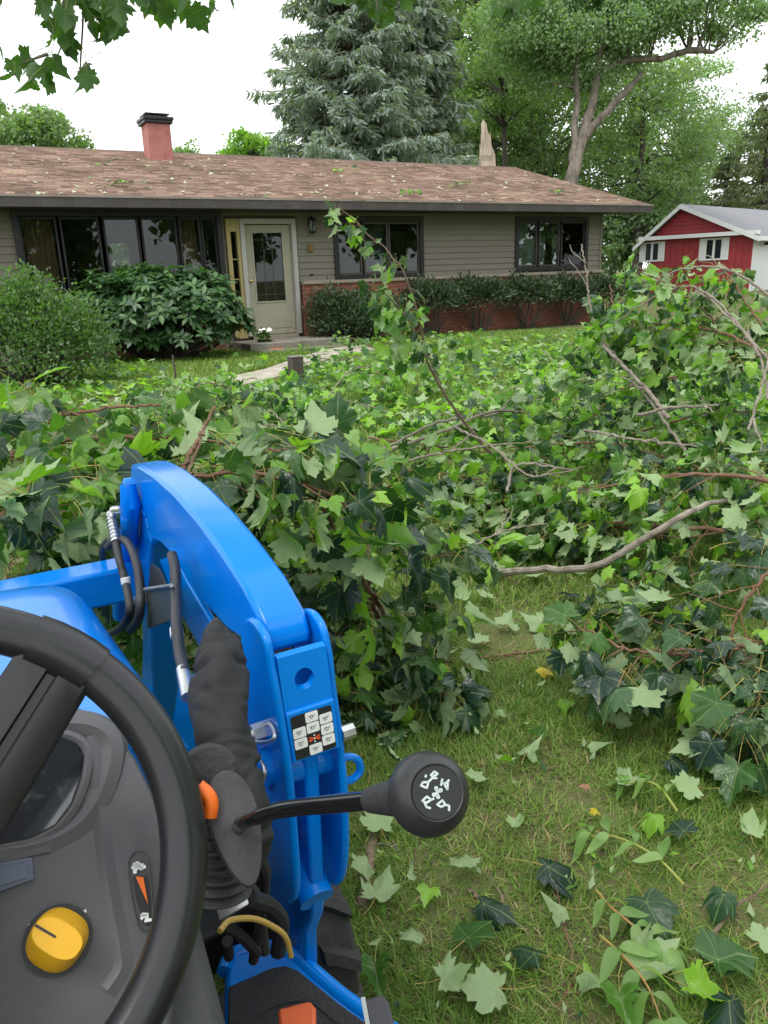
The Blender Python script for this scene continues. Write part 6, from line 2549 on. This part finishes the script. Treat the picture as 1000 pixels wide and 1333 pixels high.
stick('long thin reddish twig lying across the grass beside the mast', [(432, 908, 0), (500, 889, 0), (560, 868, 0), (630, 858, 0), (735, 845, 0)], .010, .005, 601, TWIG_R, 3)
stick('short thick brown stick lying beside the front tyre', [(470, 1190, 0), (480, 1140, 0), (488, 1090, 0)], .016, .013, 602, TWIG, 0)
stick('slender curved stick below the joystick knob', [(465, 1060, 0), (500, 1085, 0), (520, 1110, 0)], .004, .003, 603, LIMB, 1)
stick('crooked twig between the fallen leaves before the pedal', [(610, 1160, 0), (650, 1190, 0), (690, 1218, 0)], .006, .004, 604, TWIG, 1)
stick('thin upright bare twig in front of the three light window', [(800, 480, 5.4), (770, 405, 5.5), (764, 360, 5.5), (757, 318, 5.5)], .009, .005, 605, LIMB, 2)
stick('small twig lying beneath the pale leaf heap', [(720, 1320, 0), (740, 1290, 0), (757, 1255, 0)], .005, .003, 606, TWIG_R, 1)
stick('short twig standing in bare soil at the lawn edge', [(925, 1260, 0), (912, 1240, 0), (915, 1220, 0)], .008, .005, 607, TWIG, 1)
stick('pale forked twig low in the right heap', [(760, 765, 0), (850, 770, 3.9), (910, 745, 3.9)], .008, .004, 608, LIMB, 3)
stick('long grey stick crossing the gap between the heaps', [(500, 585, 5.6), (570, 550, 5.7), (640, 540, 5.8), (665, 520, 5.9)], .012, .007, 609, LIMB, 3)
stick('straight pale stick leaning in the right heap', [(870, 545, 4.3), (840, 505, 4.4), (785, 450, 4.6)], .013, .009, 610, LIMB, 1)
stick('dark twig crossing the front of the right heap', [(1040, 838, 2.6), (940, 842, 2.6), (860, 848, 2.65)], .008, .006, 611, TWIG_R, 1)

for k_, (lab, pts, r0, r1, fk) in enumerate([
        ('grey stick lying over the leaves below the upright shoot', [(530, 600, 4.6), (600, 585, 4.6), (690, 575, 4.7)], .009, .005, 3),
        ('thin grey twig sloping down towards the bare limb', [(590, 555, 4.9), (640, 580, 4.6), (690, 620, 4.4), (725, 610, 4.4)], .008, .005, 3),
        ('forked grey stick in the middle of the lawn debris', [(660, 640, 4.4), (675, 605, 4.5), (745, 612, 4.4)], .010, .006, 2),
        ('long pale twig across the face of the right heap', [(760, 560, 4.4), (850, 575, 4.1), (960, 585, 3.9)], .008, .004, 3),
        ('pale branch fork rising from the crest of the right heap', [(1000, 520, 3.9), (985, 455, 4.0), (930, 395, 4.2), (905, 378, 4.3)], .008, .004, 3),
        ('thin arched twig on the crest before the red house', [(1010, 390, 4.4), (950, 352, 4.5), (890, 350, 4.6), (845, 372, 4.7)], .009, .004, 2),
        ('straight grey stick at the right edge of the heap', [(1010, 440, 4.0), (995, 490, 3.9), (975, 560, 3.8)], .009, .006, 1),
        ('bent pale twig in the middle of the right heap', [(830, 540, 4.3), (880, 530, 4.2), (935, 528, 4.1)], .009, .006, 2),
        ('brown twig lying along the heap edge by the lawn', [(600, 720, 4.0), (660, 690, 4.0), (730, 680, 4.1)], .007, .004, 3),
        ('dark red twig standing above the loader arm knee', [(236, 612, 2.0), (258, 572, 2.05), (280, 530, 2.1)], .007, .004, 1),
        ('red brown twig reaching across the loader heap', [(-30, 590, 2.5), (60, 548, 2.5), (150, 530, 2.5), (210, 528, 2.5)], .008, .004, 2)]):
    stick(lab, pts, r0, r1, 640 + k_, TWIG_R if 'red' in lab.split()[:2] or 'dark red' in lab else LIMB, fk)

# ---- loose leaves on the grass
LOOSE = [(580, 930, .15, 0), (497, 1098, .12, 1), (612, 1142, .10, 1), (706, 1152, .16, 0), (625, 1196, .12, 0), (606, 1252, .13, 0), (702, 982, .09, 0), (686, 1000, .11, 1),
         (822, 1030, .11, 1), (905, 1045, .11, 1), (940, 1030, .11, 1), (850, 1080, .10, 0), (905, 985, .12, 1), (990, 1008, .09, 1), (836, 1196, .15, 0), (490, 1190, .12, 1),
         (515, 945, .13, 1), (545, 955, .12, 1), (470, 900, .12, 1), (925, 1285, .17, 0), (895, 1310, .15, 0), (945, 1320, .14, 0), (830, 1285, .15, 1), (650, 1312, .13, 1), (490, 1285, .12, 0),
         (592, 838, .14, 1), (628, 852, .12, 1), (660, 828, .13, 1), (705, 822, .14, 1), (570, 868, .12, 1), (627, 1028, .08, 1), (660, 1010, .09, 1), (545, 895, .12, 0),
         (800, 870, .13, 0), (870, 890, .15, 0), (690, 760, .13, 1), (640, 790, .12, 1), (735, 790, .13, 0), (770, 985, .10, 1), (870, 1010, .10, 0), (760, 1290, .12, 1), (805, 1325, .13, 0),
         (962, 1050, .08, 1), (940, 1190, .11, 0), (540, 1240, .08, 1), (600, 795, .12, 1), (560, 830, .12, 0), (855, 820, .13, 1), (905, 810, .14, 0),
         (520, 1010, .09, 1), (480, 1150, .10, 1), (560, 1180, .07, 0), (670, 1085, .08, 1), (740, 930, .09, 0), (650, 945, .08, 1), (800, 960, .10, 1), (975, 1110, .10, 1), (890, 1110, .10, 0),
         (735, 1210, .09, 1), (575, 1300, .10, 1), (985, 1250, .11, 1), (960, 940, .11, 0), (610, 905, .09, 1), (530, 1160, .06, 1), (700, 1265, .10, 0)]
rng = np.random.default_rng(88)
MARKS = [(475, 1220, 'beside the front tyre'), (815, 1190, 'among the compound leaf sprigs'), (590, 865, 'beside the long reddish twig'), (770, 1055, 'around the bare soil patch'),
         (870, 880, 'at the foot of the right heap'), (560, 1060, 'below the joystick knob'), (920, 1300, 'in the leaf clump beyond the grey pedal'), (660, 1190, 'near the crooked twig'),
         (660, 790, 'below the bare grey limb'), (930, 1020, 'in front of the dark leaved branch'), (510, 950, 'next to the lifting eye of the mast')]


def near_mark(px, py, marks):
    return min(marks, key=lambda m: math.dist((px, py), m[:2]))[2]


for i, (px, py, s, pale) in enumerate(LOOSE):
    P = ground(px, py)
    P = np.array([P[0], P[1], float(gz(P[0], P[1])) + .05 + rng.uniform(0, .02)])
    a = rng.uniform(0, 6.28)
    t = np.array([math.cos(a), math.sin(a), rng.normal() * .12])
    n_ = np.array([rng.normal() * .22, rng.normal() * .22, -1.0 if pale else 1.0])
    rot = frames(t[None], n_[None])[0]
    o = put_leaf(None, P, rot, s * .80, int(rng.integers(0, 6)), np.zeros(3), name='fallen_leaf')
    wh_ = near_mark(px, py, MARKS)
    tag(o, ('pale leaf lying underside up ' if pale else 'dark green maple leaf lying face up ') + wh_, 'leaf',
        'pale overturned leaves on the grass' if pale else 'dark leaves on the grass')
for px, py, s, m, lab in ((702, 884, .06, YELLOWLEAF, 'bright yellow leaf scrap on grass near the reddish twig'), (776, 1077, .035, YELLOWLEAF, 'tiny yellow leaf on bare soil'),
                          (880, 921, .085, BROWNLEAF, 'dry pinkish brown leaf on grass beside the dark leaves'), (765, 1040, .03, BROWNLEAF, 'small dry orange leaf bit beside bare soil')):
    P = ground(px, py)
    v, f, ve, mi = HI[3]
    me = np_mesh('dry_leaf', v, f, [m, PETIOLE], np.full(len(v), .3), ve, smooth=True, mat_idx=mi)
    a = rng.uniform(0, 6.28)
    rot = frames(np.array([[math.cos(a), math.sin(a), .1]]), np.array([[.1, -.2, 1]]))[0]
    o = put_leaf(None, np.array([P[0], P[1], .05]), rot, s, 0, np.zeros(3), me, 'fallen_leaf')
    tag(o, lab, 'leaf')


# ---- pinnate sprigs
def leaflet_mesh():
    n = 9
    vs, fs = [], []
    for i in range(n):
        t = i / (n - 1)
        w = .19 * math.sin(math.pi * t ** .8) ** .8 * (1 - .25 * t) if 0 < t < 1 else 0.004
        z = -.25 * t * t + .08 * math.sin(6 * t)
        vs += [(-w, t, z + w * .28), (0, t, z), (w, t, z + w * .28)]
    for i in range(n - 1):
        a = 3 * i
        fs += [(a, a + 1, a + 4), (a, a + 4, a + 3), (a + 1, a + 2, a + 5), (a + 1, a + 5, a + 4)]
    vs, fs = np.array(vs), np.array(fs)
    ve = np.tile([0, 1.0, 0], n)
    return np_mesh('ash_leaflet', vs, fs, [ASH], np.full(len(vs), .2), ve, smooth=True)


LEAFLET = leaflet_mesh()


def pinnate(label, pts, size, seed, pairs=4):
    rng = np.random.default_rng(seed)
    p = spl(np.array([(*ground(x, y)[:2], 0.0) for x, y in pts]), 24)
    p[:, 2] = gz(p[:, 0], p[:, 1]) + .05 + .03 * np.sin(np.linspace(0, 3, len(p)))
    org = p[0].copy()
    t = empty('ash_sprig', org, 0, label, 'sprig')
    MB().tube(p - org, np.linspace(.004, .0018, len(p)), 6).build('stalk', PETIOLE, t, smooth=True)
    idx = np.linspace(len(p) * .25, len(p) - 1, pairs).astype(int)
    for i in idx:
        d = unit(p[min(i + 1, len(p) - 1)] - p[i - 1])
        sd = np.cross(d, UPV)
        for sg in ((1, -1) if i < len(p) - 1 else (1, -1, 0)):
            tt = d * (.55 if sg else 1) + sg * sd * .9 + np.array([0, 0, rng.normal() * .12])
            nn = np.array([rng.normal() * .35, rng.normal() * .35, 1.0])
            put_leaf(t, p[i] + np.array([0, 0, rng.uniform(0, .015)]), frames(tt[None], nn[None])[0], size * rng.uniform(.8, 1.15), 0, org, LEAFLET, 'leaflet')
    return t


pinnate('light green compound leaf sprig with paired leaflets on grass', [(888, 1172), (850, 1145), (800, 1120), (768, 1110)], .085, 701, 4)
pinnate('wilted light green compound leaf trailing below the paired leaflets', [(775, 1180), (795, 1215), (830, 1245), (870, 1262)], .085, 702, 5)
pinnate('light green compound leaf half under the dark leaf corner', [(780, 1240), (810, 1280), (840, 1320), (860, 1360)], .10, 703, 4)
pinnate('small light sprig of narrow leaflets above the bare soil', [(880, 1075), (850, 1050), (815, 1040)], .07, 704, 3)

# ---- leaf litter: far lawn, roof
rng = np.random.default_rng(91)
N_ = 4000
px = rng.uniform(-60, 1060, N_)
py = 438 + 170 * rng.beta(1.1, 1.6, N_)
Q = np.array([ground(a, b) for a, b in zip(px, py)])
lawn = (px > 215) & (px < 400 + rng.normal(0, 15, N_)) & (py > 452) & (py < 506) & (rng.random(N_) < .93)
w_h = (Q - H0) @ W
ok = (w_h < -.8) & ~lawn & (Q[:, 1] < 22)
Q = Q[ok]
n = len(Q)
Q[:, 2] = gz(Q[:, 0], Q[:, 1]) + rng.uniform(.03, .14, n)
a = rng.uniform(0, 6.28, n)
t = np.stack([np.cos(a), np.sin(a), rng.normal(0, .25, n)], 1)
nn = np.stack([rng.normal(0, .5, n), rng.normal(0, .5, n) - .3, np.where(rng.random(n) < .35, -1.0, 1.0)], 1)
v, f, ve, mi = LO[0]
o = link('leaf_litter', stamp('leaf_litter', v, f, Q, frames(t, nn), rng.uniform(.07, .15, n), MAPLE_FAR, rng.random(n)), None, 'stuff')
tag(o, 'torn maple leaves strewn thickly over the lawn before the house', 'leaves')
# near litter of small scraps
n = 150
px, py = rng.uniform(430, 1040, n), rng.uniform(740, 1340, n)
Q = np.array([ground(a, b) for a, b in zip(px, py)])
Q[:, 2] = .035
a = rng.uniform(0, 6.28, n)
t = np.stack([np.cos(a), np.sin(a), rng.normal(0, .3, n)], 1)
nn = np.stack([rng.normal(0, .5, n), rng.normal(0, .5, n), np.where(rng.random(n) < .5, -1.0, 1.0)], 1)
o = link('leaf_scraps', stamp('leaf_scraps', QV * np.array([.55, 1, 1.5]), QF, Q, frames(t, nn), rng.uniform(.012, .045, n), MAPLE_FAR, rng.random(n)), None, 'stuff')
tag(o, 'small torn leaf scraps between the grass blades', 'leaves')
# roof
n = 420
s_ = rng.uniform(-6.5, 9.1, n)
u_ = rng.beta(1.0, 1.3, n)
Y = EV + (RW - EV) * u_
Z = EZ1 + (RZ - EZ1) * u_ + .012
Q = H0 + np.outer(s_, U) + np.outer(Y, W)
Q[:, 2] = Z
a = rng.uniform(0, 6.28, n)
t = np.cos(a)[:, None] * U + np.sin(a)[:, None] * unit(W + np.array([0, 0, SL]))
nn = np.tile(unit(np.array([0, 0, 1.0]) - W * SL), (n, 1)) * np.where(rng.random(n) < .6, -1, 1)[:, None] + rng.normal(0, .25, (n, 3))
o = link('roof_leaves', stamp('roof_leaves', v, f, Q, frames(t, nn), rng.uniform(.025, .08, n), leaf_mat('roof_leaf', (.12, .19, .06), (.42, .46, .30), (.50, .54, .40), .5, .2), rng.random(n)), None, 'stuff')
tag(o, 'pale torn leaves scattered over the brown shingle roof', 'leaves')
GRF = 'sprigs on the roof'
for i, (px, py) in enumerate(((436, 222), (515, 253), (118, 213), (140, 240), (590, 242), (712, 252))):
    # a little sprig caught on the shingles
    for w_ in np.linspace(-.5, 4.2, 400):
        s0, z0 = fac(px, py, w_)
        if z0 <= EZ1 + (w_ - EV) * SL + .03:
            break
    P = hw(s0, w_, z0)
    pts = [P, P + U * .25 + np.array([0, 0, .03]) + W * .05, P + U * .5 + np.array([0, 0, .05])]
    rg = np.random.default_rng(800 + i)
    t = empty('leafy_sprig', P, 0, ['leafy sprig lying near the ridge before the spruce', 'leafy sprig caught at the eave above the slider window', 'bare branched twig lying on the roof left of the chimney',
                                    'small leafy sprig above the bay window eave', 'leafy sprig on the middle of the roof', 'leafy sprig near the right rake of the roof'][i], 'sprig', GRF)
    MB().tube(np.array(pts) - P, [.008, .006, .003], 5).build('twig', LIMB, t)
    for k in range(3 if i == 2 else 8):
        d = rand_dirs(rg, 1)[0]
        d[2] = abs(d[2]) * .4
        q = pts[0] + (pts[2] - pts[0]) * rg.random() + d * .08
        put_leaf(t, q, frames(unit(d)[None], (UPV + rg.normal(size=3) * .5)[None])[0], rg.uniform(.08, .13), int(rg.integers(0, 6)), P)

# ---- overhanging maple above the viewer
mt_b = np.array([-3.4, .6, -.03])
mt = empty('maple_tree', mt_b, 0, 'maple tree whose leafy twigs hang into the top of the view', 'tree')
mb = MB()
mb.tube(np.array([mt_b, mt_b + (0.05, .1, 1.6), mt_b + (.1, .2, 3.2), mt_b + (.0, .3, 5.4)]) - mt_b, [.26, .21, .18, .09], 12)
limb = spl([mt_b + np.array([.1, .2, 3.1]), mt_b + np.array([1.0, 1.2, 3.6]), at(60, -190, 3.0), at(260, -170, 3.1), at(470, -150, 3.4), at(680, -160, 3.7)], 40)
mb.tube(limb - mt_b, np.linspace(.09, .012, len(limb)), 8)
rg = np.random.default_rng(66)
TW = [((60, -190), [(85, -60), (82, 20), (80, 60), (62, 92)], 3.0), ((60, -190), [(20, -80), (5, -20), (2, 5)], 2.9), ((120, -180), [(130, -60), (138, 0), (150, 18)], 3.0),
      ((180, -175), [(195, -60), (212, 0), (222, 14)], 3.05), ((240, -170), [(262, -60), (278, 5), (286, 15)], 3.1), ((120, -180), [(110, -40), (108, 30), (105, 85), (108, 100)], 3.05),
      ((470, -150), [(480, -60), (488, -10), (492, 15)], 3.4), ((470, -150), [(520, -60), (520, -20), (522, 0)], 3.4), ((680, -160), [(655, -70), (655, -20), (660, 5)], 3.6), ((62, 70), [(40, 78), (25, 85)], 3.0)]
CL = [(88, 8, 4), (70, 30, 4), (95, 40, 3), (75, 62, 4), (25, 72, 2), (22, 95, 2), (50, 92, 3), (100, 92, 2), (112, 105, 2), (82, 112, 2), (150, 15, 4), (160, 35, 2), (195, 12, 2), (215, 22, 3), (243, 15, 2), (278, 28, 2), (292, 5, 1), (3, 8, 1), (118, 22, 3), (135, 5, 3), (130, 48, 2), (62, 5, 3),
      (455, 2, 3), (475, 8, 4), (490, 25, 3), (512, 5, 3), (530, -4, 2), (545, 2, 1), (640, 2, 3), (660, 10, 3), (672, 2, 2), (625, -8, 2), (170, 2, 3), (110, 0, 3)]
for st_, pts, d in TW:
    p = spl([at(*st_, d)] + [at(x, y, d) for x, y in pts], 24)
    mb.tube(p - mt_b, np.linspace(.007, .002, len(p)), 5)
mb.build('trunk', BARK, mt, smooth=True)
for x, y, n in CL:
    for k in range(n):
        d = (3.0 if x < 400 else 3.5) + rg.normal() * .08
        tip = unit(np.array([rg.normal() * .5, rg.normal() * .5, -.8]))
        s = rg.uniform(.085, .125)
        b_ = at(x + rg.normal() * 10, y + rg.normal() * 8, d) - tip * s * .5
        n_ = np.array([rg.normal() * .5, rg.normal() * .6 + .5, .5])
        put_leaf(mt, b_, frames(tip[None], n_[None])[0], s * .9, 0, mt_b, HANG_ME[int(rg.integers(0, 6))])
# rest of its crown above and behind the viewer
C_ = np.array([limb[int(i)] + rg.normal(size=3) * .35 + np.array([0, 0, .7]) for i in np.linspace(4, 39, 22)])
C_ = np.concatenate([C_, mt_b + np.array([0, .2, 5.2]) + rg.normal(size=(16, 3)) * np.array([.9, .9, .7])])
C_ = np.concatenate([C_, np.stack([rg.uniform(-4.5, 1.6, 26), rg.uniform(-3.5, .6, 26), rg.uniform(3.6, 5.6, 26)], 1)])
P_, R_, S_, T_ = leaf_cloud(rg, C_, np.full(len(C_), .42), 46, .13, .4)
keep = np.array([proj(p)[1] < -60 or proj(p)[2] < .2 for p in P_])
LB = MB()
for c_ in C_[38::3]:
    j_ = int(np.argmin(np.linalg.norm(limb - c_, axis=1)))
    br2 = curve(limb[j_] if j_ > 2 else mt_b + np.array([0, .3, 5.0]), c_, 6, .1, rg)
    LB.tube(br2 - mt_b, np.linspace(.02, .004, 6), 5)
LB.build('limbs', BARK, mt, smooth=True)
v, f, ve, mi = LO[1]
link('crown', stamp('crown', v, f, P_[keep] - mt_b, R_[keep], S_[keep], MAPLE_FAR, T_[keep]), mt, 'stuff')


# ================================================================== GRASS
def grass_mat():
    m = bpy.data.materials.new('grass_blade')
    m.use_nodes = True
    nt = m.node_tree
    nt.nodes.remove(nt.nodes['Principled BSDF'])
    out = nt.nodes['Material Output']
    N, L = nt.nodes.new, nt.links.new
    a = N('ShaderNodeAttribute'); a.attribute_name = 'tint'
    r = N('ShaderNodeValToRGB')
    e = r.color_ramp.elements
    e[0].position, e[0].color = 0, (.085, .16, .03, 1)
    e[1].position, e[1].color = 1, (.36, .29, .15, 1)
    for p, c in ((.35, (.17, .285, .05, 1)), (.68, (.28, .42, .085, 1)), (.80, (.28, .31, .10, 1)), (.9, (.40, .34, .17, 1))):
        k = e.new(p); k.color = c
    L(a.outputs['Fac'], r.inputs[0])
    bs = N('ShaderNodeBsdfPrincipled')
    bs.inputs['Roughness'].default_value = .5
    bs.inputs['Specular IOR Level'].default_value = .3
    L(r.outputs[0], bs.inputs['Base Color'])
    tr = N('ShaderNodeBsdfTranslucent')
    mu = N('ShaderNodeMix'); mu.data_type = 'RGBA'; mu.blend_type = 'MULTIPLY'; mu.inputs[0].default_value = 1
    mu.inputs[7].default_value = (1.5, 1.6, .8, 1)
    L(r.outputs[0], mu.inputs[6]); L(mu.outputs[2], tr.inputs[0])
    ms = N('ShaderNodeMixShader'); ms.inputs[0].default_value = .3
    L(bs.outputs[0], ms.inputs[1]); L(tr.outputs[0], ms.inputs[2]); L(ms.outputs[0], out.inputs[0])
    return m


GRASS = grass_mat()
rng = np.random.default_rng(55)


def patch(x, y):
    return (np.sin(3.1 * x + 1.7 * y + .4) * np.cos(2.3 * y - 1.1 * x) + .6 * np.sin(7.3 * x - 2.1) * np.sin(6.1 * y + 1.3) + .4 * np.sin(15 * x + 9 * y) * np.cos(13 * y)) / 2


def grass_zone(x0, x1, y0, y1, dens, h0, h1, w, lean, straw, thin):
    n = int((x1 - x0) * (y1 - y0) * dens)
    P = np.stack([rng.uniform(x0, x1, n), rng.uniform(y0, y1, n), np.zeros(n)], 1)
    P[:, 2] = gz(P[:, 0], P[:, 1])
    vis, z = in_frame(P, 170)
    pt = patch(P[:, 0], P[:, 1])
    keep = vis & (rng.random(n) < np.clip(1.05 - thin * np.maximum(0, pt - .05) * 2.4, .10, 1))
    q = P - TO
    lx, ly = q @ U, q @ W
    keep &= ~((np.abs(lx) < .30) & (ly < 1.0))
    wh = (P - H0) @ W
    sh = (P - H0) @ U
    keep &= ~((wh > -.15) & (sh > -7.3) & (sh < 8.4))
    dd = P - CAM
    zz = np.maximum(dd @ FW, .05)
    qx, qy = 500 + FPX * (dd @ RT) / zz, 666.5 - FPX * (dd @ UP) / zz
    pu = np.interp(qx, [q_[0] for q_ in up_e], [q_[1] for q_ in up_e])
    pl_ = np.interp(qx, [q_[0] for q_ in lo_e], [q_[1] for q_ in lo_e])
    keep &= ~((qx > 140) & (qx < 492) & (qy > pu - 1) & (qy < pl_ + 1) & (wh < 0) & (zz > 6))
    P, pt = P[keep], pt[keep]
    n = len(P)
    a = rng.uniform(0, 6.28, n)
    h = rng.uniform(h0, h1, n) * (1 - .3 * np.clip(pt, 0, 1))
    ln = rng.gamma(2.0, lean / 2, n)
    tips = np.stack([np.cos(a) * ln, np.sin(a) * ln, np.ones(n)], 1)
    b = a + rng.normal(1.57, .5, n)
    nrm = np.stack([np.cos(a), np.sin(a), np.zeros(n)], 1)
    rot = frames(tips, nrm)
    tint = np.clip(rng.beta(2, 2.6, n) * .72 + .08 * pt, 0, 1)
    dead = rng.random(n) < straw * (1 + 1.2 * np.clip(pt, -.5, 1))
    tint = np.where(dead, rng.uniform(.78, 1, n), tint)
    scl = np.stack([w * rng.uniform(.5, 1.0, n) * np.where(rng.random(n) < .12, 2.1, 1), h, h], 1)
    return P, rot, scl, tint


tv = np.array([(-1, 0, 0), (1, 0, 0), (-.8, .5, .06), (.8, .5, .06), (0, 1, .28)])
tf = np.array([(0, 1, 3), (0, 3, 2), (2, 3, 4)])
Z = [grass_zone(-.6, 2.4, .7, 3.2, 20000, .022, .062, .0018, 1.1, .13, .75),
     grass_zone(-1.5, 4.2, 3.2, 6.0, 7000, .04, .085, .0028, .8, .10, .6),
     grass_zone(-5.5, 8.5, 6.0, 16.5, 1900, .04, .09, .007, .7, .06, .2)]
P, Rm, S, T = (np.concatenate([z[i] for z in Z]) for i in range(4))
o = link('grass', stamp('grass', tv, tf, P, Rm, S, GRASS, T), None, 'stuff')
tag(o, 'short patchy lawn grass with straw and bare soil', 'grass')
